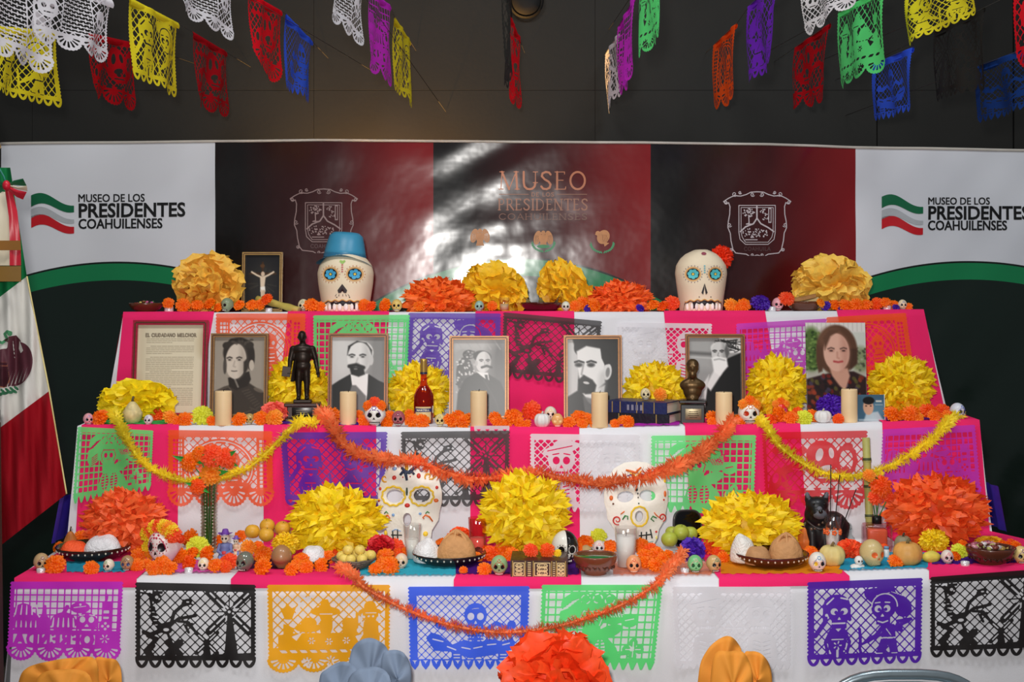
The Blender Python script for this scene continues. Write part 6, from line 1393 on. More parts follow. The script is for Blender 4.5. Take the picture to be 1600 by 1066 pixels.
lb = part('label', arc_band(15.75*k, 6*k, 27*k, -PI/2-.85, -PI/2+.85), mat((226, 196, 140), .5, 0, .06), t); part('label_band', arc_band(15.95*k, 19*k, 24.5*k, -PI/2-.95, -PI/2+.95), mat((44, 52, 104), .5), t)
part('neck_band', arc_band(5.7*k, 77*k, 80.5*k, 0, 2*PI, 24), mat((40, 44, 70), .4), t); part('side_seal', arc_band(15.8*k, 17*k, 28*k, -PI/2+1.05, -PI/2+1.35, 4), mat((225, 220, 205), .5), t)
Q, f = textmesh('MARTELL', -10.5, 20.3, 10.5, 23.2, .02); a = -PI/2+Q[:, 0]/15.75; Rr = 16.1*k
part('label_lettering', MB().add(np.stack([Rr*np.cos(a), Rr*np.sin(a), (43.5-Q[:, 1])*k], 1), f), mat((236, 228, 200), .5), t, smooth=False)
# two dark blue books lying one on the other
D = 4.44; yaw = -.42; p = on(2, 1005, 668)
p = np.array([(1008-CX)*S(4.46), 4.47, 0]); p[2] = z2(p[0]); bw, bd, bh = .225, .155, .038
bk = book(p, bw, bd, bh, yaw, (16, 18, 30), 'black closed book lying under the dark blue one, middle tier', lines=(-.3, .3))
b2 = book(p+np.array([-.004, .004, bh+.0005]), bw, bd, bh*1.05, yaw-.03, (26, 36, 84), 'dark blue book with gilt bands lying on the black book', lines=(-.38, -.25, .02, .12, .30))
mb = MB(); [mb.box((-.12*bw+.016*j, -bd/2-.0038, bh*.52), (.008, .001, bh*.5)) for j in range(4)]; o = part('spine_lettering', mb, mat((150, 150, 170), .4, .3), b2, smooth=False); o['kind'] = 'stuff'
bt = p[2]+bh*2.05+.0015
D = 4.46; skull(((1008-CX)*S(D), D-.012, bt), 16*S(D), 'little cream skull sitting on the dark blue book', (232, 214, 168), group='small skulls on the middle tier', deco2=(60, 50, 60))
marigold(((1031-CX)*S(D), D-.01, bt+.020), .026, 'l', 'light orange marigold lying on the dark blue book', 'marigolds along the middle tier')
# bronze bust on a black block
D = 4.43; k = S(D); p = on(2, 1082, D=D); t = thing('bronze_bust', 'small bronze bust of a bearded man on a black block', 'bust', p, (0, 0, -.12)); bz = mat((92, 70, 42), .36, .65, .22, 26); bl = mat((16, 15, 16), .3, 0, .1, coat=.3)
mb = MB(); mb.box((0, 0, 15*k), (37*k, 32*k, 30*k), .003); part('block', mb, bl, t, smooth=False); mb = MB(); mb.box((0, 0, 34*k), (42*k, 36*k, 5*k), .003); part('block_top', mb, bl, t, smooth=False)
mb = MB(); mb.box((1*k, -16*k-.001, 15*k), (25*k, .002, 17*k), .0006); o = part('plaque', mb, mat((120, 108, 84), .35, .7, .1), t)
for z in (19, 16, 13, 10): mb = MB(); mb.box((1*k, -16*k-.0025, z*k), ((15, 17, 12, 14)[z % 4]*k, .001, .8*k)); part('plaque_line', mb, mat((70, 60, 44), .5, .5), o)
mb = MB(); q = lambda x, y, z: (x*k, y*k, (36+z)*k)
mb.lathe([(9*k, 36*k), (10*k, 38*k), (8*k, 42*k)], 20); mb.ell(q(0, 1, 15), (15*k, 9*k, 16*k)); mb.ell(q(0, 1, 23), (20.5*k, 9.5*k, 11*k)); mb.ell(q(0, 1, 29), (14*k, 8*k, 6*k)); mb.cap(q(0, 1, 28), 7*k, q(0, 0, 42), 6.6*k)
mb.ell(q(0, -2, 50), (9.2*k, 10*k, 12*k)); mb.ell(q(0, 1, 55), (10.2*k, 10.5*k, 9.5*k)); mb.ell(q(0, -8.5, 40.5), (6.2*k, 4.5*k, 7*k)); mb.cap(q(0, -11.2, 51), 1.5*k, q(0, -12.6, 47.8), 2.0*k)
for s_ in (-1, 1): mb.ell(q(s_*3.6, -10.6, 53.4), (3.0*k, 1.4*k, 1.0*k)); mb.ell(q(s_*8.6, 0, 49), (1.5*k, 2.6*k, 3.4*k)); mb.ell(q(s_*3.2, -10.8, 44.6), (3.4*k, 1.6*k, 1.3*k))
fuse('bust_figure', mb, bz, t, .0032, 3)
# white pumpkins, gourd
pumpkin(on(2, 847, 669), 26*S(4.35), 23*S(4.35), (232, 228, 226), 'small white pumpkin in front of the black-bearded man portrait', stem=(190, 184, 176), var=.04); pumpkin(on(2, 1286, 661), 27*S(4.4), 20*S(4.4), (230, 226, 224), 'small white pumpkin in front of the woman photograph', stem=(186, 178, 150), var=.04)
pumpkin(on(2, 207, 663), 31*S(4.36), 36*S(4.36), (214, 196, 140), 'pale speckled pear-shaped gourd beside the yellow garland end', ribs=6, depth=.02, neck=.45, name='gourd', cat='gourd', var=.25, scale=50)
# skulls on the middle tier
G = 'small skulls on the middle tier'
def s2(px, py, w, l, D=None, **k): p = on(2, px, py); skull(p, w*S(p[1]), l, group=G, **k)
s2(138, 665, 16, 'pink little skull at the corner of the middle tier', base=(236, 166, 176), deco2=(60, 110, 190), yaw=.5)
s2(232, 667, 14, 'tiny white skull with purple marks by the pale gourd', base=(226, 220, 222), deco2=(110, 70, 180))
s2(294, 651, 28, 'beige clay skull with a black moustache in front of the document', base=(222, 198, 160), eye=(120, 96, 70), nose=False)
D = 4.5
s2(390, 664, 15, 'golden glass little skull beside the first pillar candle', base=(186, 160, 96), eye=(90, 70, 40), coat=1.0, rough=.1)
t_ = skull(on(2, 586, 667), 33*S(4.36), 'white skull with an orange flower headdress beside the second candle', (240, 238, 232), group=G, h=.95, deco2=(110, 60, 160)); crown(t_, 33*S(4.36), .95, 'oro', 3, zc=1.22, spread=.30)
t_ = skull(on(2, 1170, 668), 33*S(4.36), 'white one-red-eyed skull with an orange flower headdress by the bust candle', (240, 236, 226), group=G, h=.95, eyes2=(190, 52, 20), deco2=(224, 120, 60)); crown(t_, 33*S(4.36), .95, 'lol', 3, zc=1.22, spread=.30)
t_ = skull(on(2, 1219, 655), 24*S(4.45), 'bright red skull with an orange flower on top', (226, 40, 34), group=G, h=1.0, eye=(160, 60, 120), deco=(240, 120, 190), mouth=None, tooth=(240, 150, 150)); crown(t_, 24*S(4.45), 1.0, 'lol', 3, zc=1.2, spread=.36)
s2(622.7, 668, 21, 'purple-pink mottled skull between headdress skull and amber bottle', base=(170, 84, 96), deco=(230, 200, 200), deco2=(90, 40, 80))
s2(687.6, 667, 17, 'little cream skull beside the amber bottle', base=(228, 208, 140), deco2=(120, 120, 80))
s2(871, 671, 19, 'peach glazed skull beside the white pumpkin', base=(238, 176, 110), eye=(250, 210, 150), mouth=None)
s2(860, 659, 20, 'pale skull with yellow hair behind the white pumpkin', base=(236, 226, 206), deco2=(240, 200, 90))
s2(1496, 656, 22, 'blue and white painted skull at the corner by the garland end', base=(214, 216, 226), deco2=(40, 80, 190), deco=(70, 110, 190), yaw=.5)
mat_sheet(2, 518, 610, 662, 672, (70, 40, 190), 'purple tissue mat under the headdress skull', .01, 14); mat_sheet(2, 960, 1062, 660, 676, (200, 50, 190), 'magenta tissue mat under the books', .012, 16); mat_sheet(2, 1150, 1215, 660, 671, (50, 40, 180), 'blue-purple tissue mat under the one-red-eyed skull', .01, 12); mat_sheet(2, 1385, 1500, 655, 664, (90, 30, 130), 'purple tissue mat at the end of the middle tier', .008, 16); mat_sheet(2, 416, 505, 655, 668, (90, 40, 160), 'purple tissue mat under the bronze statue', .008, 14)
mat_sheet(2, 150, 262, 655, 672, (70, 190, 96), 'green tissue mat under the pale gourd', .012, 16)
# white heart-edged lace strip hanging over the edge below the third candle
A = Art(736, 664, 800, 682, .6)
for q in range(4): 
    cx = 748+q*13.6; A.on(np.maximum(A.ell(cx, 669, 7.2, 9.5), 665.5-A.Y)); A.off(A.poly([(cx-3.6, 671), (cx+3.6, 671), (cx, 675.5)]))
def fn(P):
    D = np.full(len(P), D2-.012); return np.stack([(P[:, 0]-CX)*D/F, D, CZ-(P[:, 1]-HY)*D/F], 1)
tag(link('paper_lace', cutmesh('paper_lace', A, fn), tissue((236, 234, 238), .03)), 'white heart-edged paper lace hanging below the third pillar candle', 'paper lace')
GR2 = 'marigolds along the middle tier'
rows_of_marigolds(2, [(157, 653, 14, 'o'), (227, 646, 8, 'p'), (245, 649, 12, 'n'), (266, 653, 12, 'l'), (289, 656, 12, 'o'), (278, 662, 9, 'o'), (316, 650, 16, 'g'), (331, 660, 9, 'o'), (374, 656, 12, 'o'), (408, 654, 12, 'o'), (400, 645, 9, 'o'), (429, 654, 14, 'l'), (446, 648, 9, 'n'), (519, 651, 14, 'o'), (514, 663, 9, 'n'), (570, 658, 11, 'o'), (603, 662, 9, 'o'), (560, 648, 8, 'o'), (610, 651, 10, 'o'), (607, 662, 8, 'o'), (643, 657, 12, 'o'), (660, 660, 12, 'o'), (667, 650, 11, 'o'), (640, 648, 9, 'o'), (705, 658, 13, 'o'), (716, 651, 11, 'o'), (724, 661, 12, 'o'), (732, 655, 11, 'o'), (773, 653, 10, 'o'), (778, 661, 11, 'o'), (791, 662, 9, 'o'), (803, 652, 15, 'o'), (831, 643, 16, 'r'), (823, 663, 8, 'o'), (812, 662, 9, 'o'), (889, 662, 11, 'o'), (905, 653, 13, 'o'), (910, 664, 9, 'o'), (931, 661, 10, 'o'), (917, 655, 10, 'o'), (961, 664, 8, 'o'), (981, 662, 11, 'o'), (974, 658, 9, 'o'), (1113, 653, 11, 'o'), (1113, 664, 8, 'o'), (1156, 661, 11, 'o'), (1217, 649, 14, 'o'), (1205, 656, 10, 'n'), (1236, 653, 12, 'o'), (1246, 645, 9, 'n'), (1256, 654, 13, 'g'), (1270, 650, 11, 'o'), (1310, 656, 9, 'n'), (1394, 648, 14, 'o'), (1411, 650, 10, 'o'), (1424, 647, 14, 'o'), (1434, 655, 9, 'l'), (1450, 643, 13, 'n'), (1460, 652, 11, 'o'), (1472, 643, 12, 'n'), (1481, 652, 10, 'o'), (1185, 658, 11, 'y')],
 [(138, 'pink corner skull'), (207, 'pale gourd'), (294, 'moustached skull'), (349, 'first candle'), (390, 'glass skull'), (473, 'bronze statue'), (544, 'second candle'), (587, 'headdress skull'), (623, 'purple-pink skull'), (688, 'cream skull'), (748, 'third candle'), (847, 'white pumpkin'), (937, 'fourth candle'), (1000, 'stacked books'), (1082, 'bronze bust'), (1131, 'fifth candle'), (1170, 'one-red-eyed skull'), (1220, 'bright red skull'), (1286, 'second white pumpkin'), (1327, 'last candle'), (1361, 'disc case'), (1496, 'blue-white skull')], GR2)
# crepe garlands
YL = (255, 238, 64); OR_ = (255, 146, 88)
def gp(*q): return [W(x, y, d) for x, y, d in q]
garland('crepe_garland', gp((174, 642, 4.36), (186, 662, 4.26), (200, 690, 4.21), (222, 722, 4.18), (256, 743, 4.16), (300, 753, 4.16), (345, 748, 4.16), (385, 733, 4.17), (418, 706, 4.19), (442, 682, 4.22), (462, 662, 4.25), (476, 658, 4.30), (494, 663, 4.28)), 11*S(4.2), YL, 'yellow crepe garland looping from the pale gourd to the bronze statue')
garland('crepe_garland', gp((500, 645, 4.36), (516, 660, 4.27), (532, 690, 4.22), (556, 708, 4.19), (590, 718, 4.15), (630, 721, 4.10), (665, 726, 4.08), (700, 740, 4.10), (740, 748, 4.13), (790, 746, 4.13), (840, 740, 4.08), (880, 748, 4.08), (930, 757, 4.05), (960, 754, 4.02), (1000, 746, 4.02), (1040, 734, 4.06), (1080, 718, 4.15), (1110, 694, 4.22), (1136, 668, 4.26), (1146, 655, 4.33)), 14.5*S(4.15), OR_, 'orange crepe garland looping from the statue across both plaster masks')
garland('crepe_garland', gp((1180, 652, 4.34), (1196, 664, 4.26), (1212, 690, 4.21), (1236, 712, 4.18), (1262, 728, 4.16), (1300, 742, 4.15), (1340, 743, 4.15), (1380, 732, 4.16), (1420, 712, 4.18), (1450, 690, 4.21), (1474, 668, 4.25), (1490, 652, 4.33), (1504, 650, 4.36)), 11*S(4.2), YL, 'yellow crepe garland looping from the one-red-eyed skull to the corner')
# ---------------------------------------------------------------- bottom tier: back row
def o1(px, py): return on(1, px, py)
pompom(126, 764, 262, 864, 4.08, 'r', 'spiky', 'large orange pompom at the flag end of the bottom tier', col=(255, 110, 54), deep=(250, 70, 24), seed=1, dep=.6)
pompom(448, 756, 600, 872, 4.06, 'y', 'spiky', 'large yellow pompom between the mandarins and the first plaster mask', col=(255, 224, 30), deep=(255, 196, 14), seed=0, dep=.6)
pompom(746, 736, 892, 868, 4.06, 'y', 'spiky', 'round yellow pompom in the middle between the two plaster masks', col=(255, 224, 30), deep=(255, 190, 14), seed=1, dep=.6)
pompom(1092, 766, 1252, 880, 4.06, 'y', 'spiky', 'large yellow pompom between the black mirror and the black dog', col=(255, 222, 30), deep=(255, 196, 14), seed=2, dep=.6)
pompom(1380, 738, 1544, 856, 4.06, 'r', 'spiky', 'large orange pompom at the candy-bowl end of the bottom tier', col=(255, 104, 44), deep=(250, 66, 20), seed=2, dep=.6)
pompom(1062, 840, 1101, 882, 3.98, 'p', 'ruffle', 'purple ruffled paper flower by the green apples', col=(92, 50, 190), deep=(70, 30, 160))
pompom(1306, 843, 1350, 878, 3.95, 'r', 'ruffle', 'red-orange paper flower behind the beige side-facing skull', col=(255, 96, 50), deep=(255, 66, 30), seed=1)
pompom(1436, 826, 1482, 866, 3.97, 'y', 'spiky', 'small yellow pompom behind the green lemon', col=(255, 220, 30), seed=2)
pompom(424, 832, 468, 868, 3.98, 'y', 'spiky', 'small flat yellow pompom beside the mandarins', col=(255, 214, 34), seed=1)
pompom(575, 836, 615, 866, 3.98, 'd', 'ruffle', 'small red paper flower at the foot of the first plaster mask', col=(226, 40, 50))
pompom(700, 824, 738, 852, 4.10, 'r', 'ruffle', 'red-orange paper flower behind the bread plate and pink glass', col=(255, 96, 40), seed=1)
# plaster masks with open eyes
def mask(x0, y0, x1, y1, D, lab, outline, eyes, nose, trims, spots, swirls, stitch, tilt=-.1):
    k = S(D); cx = (x0+x1)/2; p = np.array([(cx-CX)*k, D, CZ-(y1-HY)*k]); t = thing('plaster_mask', lab, 'mask', p, (tilt, 0, 0)); H = y1-y0; hw = (x1-x0)/2
    A = Art(x0-3, y0-3, x1+3, y1+3, .95); A.on(A.poly(outline))
    for e in eyes+[nose]: A.off(A.ell(*e))
    def dep(X, Y):
        u = (X-cx)/hw; v = (Y-(y0+H*.5))/(H*.5); y = -24*k*np.sqrt(np.clip(1-.72*u*u-.55*v*v, .02, 1))
        for (ex, ey, rx, ry, *_) in eyes: y = y+7*k*np.exp(-(((X-ex)/rx)**2+((Y-ey)/ry)**2))-3*k*np.exp(-(((X-ex)/(rx*1.5))**2+((Y-ey+ry*1.6)/(ry*.6))**2))
        y = y-4*k*np.exp(-(((X-nose[0])/9)**2+((Y-nose[1])/18)**2)); return y
    fn = lambda P, o=0: np.stack([(P[:, 0]-cx)*k, dep(P[:, 0], P[:, 1])-o, (y1-P[:, 1])*k], 1)
    o = link('shell', cutmesh('shell', A, fn), mat((244, 240, 228), .6, 0, .04, 12, .12, bscale=60), t); s_ = o.modifiers.new('thickness', 'SOLIDIFY'); s_.thickness = 4*k; s_.offset = 0 
    P1 = lambda x, y, o=.0015: tuple(fn(np.array([[x, y]]), o+2.1*k)[0])
    for (ex, ey, rx, ry, col, th, wav) in trims:
        mb = MB(); mb.tube([P1(ex+(rx+wav*math.sin(a*11))*math.cos(a), ey+(ry+wav*math.sin(a*11))*math.sin(a), .002) for a in np.linspace(0, 2*PI, 56, endpoint=False)], th*k, 6, True); part('hole_trim', mb, mat(col, .5, 0, .06), t)
    for (x, y, rx, ry, col) in spots: mb = MB(); mb.ell(P1(x, y), (rx*k, 1.2*k, ry*k), 10, 6); part('painted_spot', mb, mat(col, .45, 0, .05), t)
    for (pts, th, col) in swirls: mb = MB(); mb.tube([P1(x, y, .001) for x, y in pts], [th*k*(.5+.5*math.sin(PI*min(.9, .12+u))) for u in np.linspace(0, 1, len(pts))], 6); part('swirl', mb, mat(col, .45, 0, .05), t)
    for (a, b, c, d) in stitch: mb = MB(); mb.tube([P1(a, b, .001), P1((a+c)/2, (b+d)/2, .001), P1(c, d, .001)], 1.1*k, 6); part('mouth_stitch', mb, mat((34, 40, 36), .5), t)
    return t
def spiral(cx, cy, r, turns, a0, sg=1, n=18): return [(cx+sg*r*(1-.8*i/n)*math.cos(a0+turns*2*PI*i/n), cy+r*(1-.8*i/n)*math.sin(a0+turns*2*PI*i/n)) for i in range(n+1)]
def skl(cx, yt, yb, hw, jaw): 
    h = yb-yt; half = [(0, 0), (.35, .015), (.68, .085), (.9, .21), (1.0, .36), (1.0, .48), (.93, .58), (.90, .68), (.80, .74), (jaw+.04, .80), (jaw, .90), (jaw-.1, .97), (.3, 1.0)]
    return [(cx+u*hw, yt+v*h) for u, v in half]+[(cx-u*hw, yt+v*h) for u, v in reversed(half[1:])]
RD, YE, OG, GN, BL, NV = (206, 44, 34), (246, 206, 48), (232, 112, 40), (50, 130, 62), (130, 170, 220), (40, 56, 84)
mask(592, 722, 690, 854, 4.17, 'white plaster skull mask with yellow-ringed eye holes behind the milk glass', skl(641, 722, 854, 49, .66), [(618, 775, 13, 11), (660, 774, 13, 11)], (638, 811, 6.5, 10),
     [(616, 775, 18, 14.5, YE, 1.6, .8), (660, 775, 18, 14.5, YE, 1.6, .8)],
     [(617, 747, 3.4, 3.6, RD), (655, 744, 3.2, 4.4, RD), (594.8, 764, 2.4, 2.6, RD), (683, 762, 2.6, 2.8, RD), (638, 789, 4.2, 3.4, RD), (617, 733, 4, 3, BL), (659, 735, 3, 3, BL), (616, 804, 2.4, 2.4, BL), (658, 802, 2.4, 2, BL), (604, 832, 2.6, 4, YE), (666, 833, 4, 4, YE), (636, 731, 3, 6, (226, 190, 40)), (593, 782, 2, 2.6, RD), (682, 782, 4, 3, OG), (630.5, 746, 1.2, 1.2, RD), (642, 745, 1.2, 1.2, RD), (657, 849, 1.4, 1.4, RD)],
     [([(626, 743), (630, 738), (634, 739), (637, 738), (641, 739), (645, 738), (648, 742)], 3, NV), ([(628, 731), (634, 737), (637, 751)], 3.2, NV), ([(652, 729), (645, 734), (638, 740)], 3.2, NV), ([(637, 762), (637, 768), (637, 774)], 1.8, (46, 74, 56)), (spiral(602, 748, 6, .8, 1.0), 1.6, (236, 170, 50)), (spiral(670, 745, 6, .8, 2.4), 1.6, (236, 170, 50)), ([(681, 745), (676, 749), (671, 749)], 1.6, (236, 170, 50)), ([(598, 812), (603, 806), (608, 805), (611, 809), (608, 810)], 1.7, OG), ([(677, 814), (672, 807), (666, 804), (662, 808), (664, 810)], 1.7, OG), ([(602, 802), (605, 799), (608, 802)], 1.3, GN), ([(666, 802), (669, 799), (672, 801)], 1.3, GN), ([(614, 829), (620, 826), (628, 829)], 1.0, BL), ([(614, 842), (620, 845), (628, 842)], 1.0, BL)],
     [(615, 829, 616, 842), (623, 826, 623, 844), (613, 835, 630, 835)])
mask(942, 722, 1042, 852, 4.17, 'white plaster skull mask with yellow-ringed nose behind the tall milk candle', skl(993, 722, 852, 49, .66), [(976, 776, 13, 9.5, -10), (1010, 774, 13, 9.5, 8)], (996.5, 806, 6, 8.5),
     [(997, 806, 13, 15, YE, 1.5, .3)],
     [(957, 787, 1.6, 1.6, (110, 60, 40)), (1036, 781, 1.4, 1.6, RD), (954, 778, 3, 4, OG), (1038, 772, 2.2, 5, OG), (1023.5, 830, 1.8, 1.8, RD), (993, 765, 2.2, 2.4, (60, 60, 60)), (995, 771, 1.4, 1.6, (80, 80, 80)), (995.5, 777, 1.1, 1.4, (80, 80, 80)), (996, 786, 1.2, 1.2, (50, 80, 70)), (1024, 839, 1.5, 3, (240, 226, 130)), (1038, 752, 2.4, 3, YE)],
     [([(977, 735), (985, 737), (992, 739), (997, 734), (1001, 731)], 2.2, OG), ([(983, 740), (990, 742), (992, 748), (996, 742), (1001, 737)], 1.6, YE), ([(979, 744), (985, 742), (990, 748)], 1.2, (90, 50, 130)), ([(995, 744), (1000, 740), (1005, 743)], 1.2, (90, 50, 130)), (spiral(963, 812, 7.5, 1.3, 1.2), 1.3, RD), (spiral(1033, 808, 6.5, 1.3, 1.8, -1), 1.3, RD), ([(971, 811), (975, 805), (979, 806), (979, 811)], 1.4, GN), ([(1024, 809), (1018, 806), (1015, 810), (1020, 814)], 1.4, GN), ([(968, 803), (972, 800), (974, 798)], 1.2, OG), ([(1020, 800), (1024, 805), (1028, 808)], 1.2, OG), ([(1006, 846), (1012, 846), (1019, 845)], 1.0, (150, 190, 180)), ([(1014, 846), (1013, 851), (1010, 849)], 1.2, (120, 170, 165))],
     [(1000, 830, 1000, 842), (1008, 830, 1008, 842), (1014, 826, 1017, 840), (996, 836, 1016, 834)])
# black rounded mirror on a foot
D = 4.13; k = S(D); p = o1(1075, 846); p[1] = D; p[0] = (1075-CX)*k; p[2] = z1(p[0]); hh = CZ-(797-HY)*k-p[2]; t = thing('table_mirror', 'small black rounded table mirror beside the green apples', 'mirror', p, (-.12, 0, .1))
sup = lambda a, w, h, e=.55: (w*math.copysign(abs(math.cos(a))**e, math.cos(a)), h*math.copysign(abs(math.sin(a))**e, math.sin(a)))
mb = MB(); R = [(sup(a, 23*k, hh/2)) for a in np.linspace(0, 2*PI, 40, endpoint=False)]; mb.prism([(x*(1-.0-.10*(z < 0)*abs(z)/(hh/2)), z+hh/2) for x, z in R], -.006, .006); part('casing', mb, mat((16, 15, 17), .3, 0, .05, coat=.3), t, smooth=False)
mb = MB(); mb.tube([(x*.96*(1-.10*(z < 0)*abs(z)/(hh/2)), -.006, z*.97+hh/2) for x, z in R], .0025, 6, True); part('rim', mb, mat((60, 58, 62), .2, 0, .05, coat=.6), t)
mb = MB(); mb.prism([(x*.88*(1-.10*(z < 0)*abs(z)/(hh/2)), z*.9+hh/2) for x, z in R], -.0072, -.005); part('glass', mb, mat((10, 9, 11), .06, 0, 0), t, smooth=False)
# vase of paper flowers
D = 4.10; k = S(D); p = o1(326, 858); p[1] = D; p[0] = (326-CX)*k; p[2] = z1(p[0]); ht = CZ-(748-HY)*k-p[2]; t = thing('glass_vase', 'tall slim beaded glass vase holding paper flowers', 'vase', p); r0 = 12*k
mb = MB(); mb.lathe([(r0*.95, 0), (r0, .004), (r0*.92, ht*.5), (r0*1.12, ht), (r0*1.0, ht), (r0*.8, ht*.5), (r0*.85, .012), (0, .012)], 30, caps=False); mb.lathe([(0, 0), (r0*.95, 0)], 30, caps=False); part('vase_wall', mb, glass((232, 236, 226)), t)
mb = MB()
for c in range(6):
    for j in range(22): a = c*PI/3+.3; z = .01+ht*.94*j/21; R_ = r0*(.97-.05*math.sin(PI*j/21)); mb.ell((R_*math.cos(a), R_*math.sin(a), z), .0028, 6, 4)
o = part('glass_beads', mb, mat((190, 182, 160), .12, .2, .1), t); o['kind'] = 'stuff'
FL = [(297, 722, 17, 'o'), (331, 712, 20, 'r'), (351, 715, 17, 'r'), (330, 741, 20, 'l'), (312, 708, 13, 'o'), (309, 760, 14, 'n'), (358, 722, 12, 'n')]
for j, (x, y, r, c) in enumerate(FL):
    q = W(x, y, D-.02-.01*(j % 3)); s_ = thing('paper_flower', ('orange', 'red-orange', 'red-orange', 'light orange', 'small orange', 'brownish orange', 'small deep orange')[j]+(' paper flower in the slim vase, nearest the flag', ' paper flower at the centre of the slim vase bunch', ' paper flower in the slim vase, toward the fan-edged sheet', ' paper flower lowest in the slim vase bunch', ' paper flower highest in the slim vase bunch', ' drooping paper flower on the slim vase lip', ' paper flower at the outer edge of the vase bunch')[j], 'paper flower', q, (1.1, (x-326)*.01, .15*(j % 3-1)), 'flowers in the slim vase')
    link('petals', MG[j % 4], fmat(c), s_, scale=r*k)
    e = np.array([p[0]+(x-326)*.1*k, D, p[2]+.03])-q; m = Matrix(Euler((1.1, (x-326)*.01, .15*(j % 3-1))).to_matrix()).inverted(); mb = MB(); pts = [Vector((0, 0, 0)), Vector(tuple(np.array([e[0]*.75, e[1], (p[2]+ht*1.02)-q[2]]))), Vector(tuple(e))]
    mb.tube([tuple(m @ v) for v in pts], .0022, 6); part('stem', mb, mat((70, 150, 60), .6), s_)
    for b in range(2):
        mb = MB(); d_ = Vector((math.cos(j*2+b*3), -.3, .45*math.sin(j*3+b*2))); u_ = d_.cross(Vector((0, 1, 0))).normalized(); L = r*k*1.5
        mb.add([tuple(m @ v) for v in (Vector((0, .006, 0)), d_*L*.5+u_*L*.16, d_*L*1.05, d_*L*.5-u_*L*.16)], [(0, 1, 2, 3)]); part('leaf', mb, mat((46, 160, 60), .6, 0, .15), s_, smooth=False)
# black dog
D = 4.08; k = S(D); p = o1(1283, 858); p[1] = D; p[0] = (1283-CX)*k; p[2] = z1(p[0]); t = thing('dog_figure', 'black painted dog figure sitting behind the striped gourd', 'dog figure', p); zb = (CZ-(858-HY)*k-p[2])/k
q = lambda x, y, Y: ((x-1283)*k, y*k, (858-Y)*k-0*zb); bk = mat((20, 19, 22), .42, 0, .15, 18, coat=.1); gy = mat((98, 98, 106), .6, 0, .15, 20)
mb = MB(); mb.ell(q(1276, 0, 828), (24*k, 20*k, 32*k)); mb.ell(q(1275, -6, 800), (20*k, 17*k, 22*k)); mb.ell(q(1274, -10, 784), (18*k, 17*k, 14*k)); mb.ell(q(1305, 16, 826), (26*k, 24*k, 29*k)); mb.ell(q(1312, 10, 842), (15*k, 22*k, 18*k)); mb.ell(q(1274, -22, 794), (12*k, 12*k, 9*k))
for s_ in (-1, 1): mb.cap(q(1276+s_*10, -12, 826), 9*k, q(1276+s_*10, -17, 855), 6*k); mb.ell(q(1276+s_*10, -22, 855), (7*k, 9*k, 4.5*k))
mb.ell(q(1312, -8, 853), (9*k, 14*k, 6*k)); mb.cap(q(1326, 18, 838), 4.5*k, q(1331, 18, 818), 3*k); mb.ell(q(1327, 12, 818), (4*k, 4*k, 5*k))
for s_ in (-1, 1): mb.cap(q(1274+s_*13, -8, 776), 6*k, q(1274+s_*15, -8, 766), 3*k)
fuse('body', mb, bk, t, .0042, 4)
mb = MB(); mb.ell(q(1275, -24, 795), (11.5*k, 11.5*k, 8.5*k), 16, 12, None, lambda n: (n[0]*(1-.25*max(0, n[2])), n[1], n[2])); mb.ell(q(1274, -22, 789), (6*k, 9*k, 7*k)); part('muzzle', mb, gy, t)
mb = MB(); mb.ell(q(1274, -35, 790), (3.4*k, 3*k, 3.4*k), 12, 8); part('nose', mb, mat((12, 11, 12), .2, coat=.5), t)
for s_ in (-1, 1):
    mb = MB(); mb.ell(q(1274+s_*8, -24, 780), (2.0*k, 1.5*k, 1.6*k), 10, 6); part('eye', mb, mat((8, 8, 8), .1, coat=.6), t)
    mb = MB(); mb.ell(q(1274+s_*14.5, -11.5, 769), (3.2*k, 1.6*k, 6*k), 10, 8, (0, s_*.25, 0)); part('inner_ear', mb, gy, t)
mb = MB(); mb.tube([q(1258+34*u, -14-15*math.sin(PI*u), 808+10*math.sin(PI*u)) for u in np.linspace(0, 1, 14)], 1.4*k, 6); part('collar', mb, mat((70, 62, 60), .4, .3), t)
for x, Y in ((1268, 818), (1274, 812), (1280, 809), (1263, 819)): mb = MB(); mb.ell(q(x, -24-abs(x-1274)*-.2, Y), (2.2*k, 1.4*k, 2.2*k), 8, 6); part('collar_charm', mb, mat((120, 100, 84), .35, .4, .2), t)
# cane behind the decanter, incense sticks
D = 4.17; a = W(1360, 850, D); a[2] = z1(a[0]); b = W(1353, 684, D+.03); t = thing('cane_stalk', 'upright sugar cane leaning on the riser beside the orange pompom', 'cane', a); q_ = b-a; mb = MB()
mb.tube([q_*u for u in (0, .22, .235, .25, .5, .515, .53, .76, .775, .79, 1.0)], [r*S(D) for r in (6, 6.2, 7.2, 6.2, 6, 7.2, 6, 6, 7.2, 6, 6)], 14); part('stalk', mb, mat((176, 172, 96), .5, 0, .2, 14), t)
mb = MB()
for u in (.235, .515, .775): mb.tube([q_*(u-.006), q_*(u+.03)], 6.9*S(D), 14)
part('node_ring', mb, mat((64, 72, 40), .6, 0, .2), t)['kind'] = 'stuff'
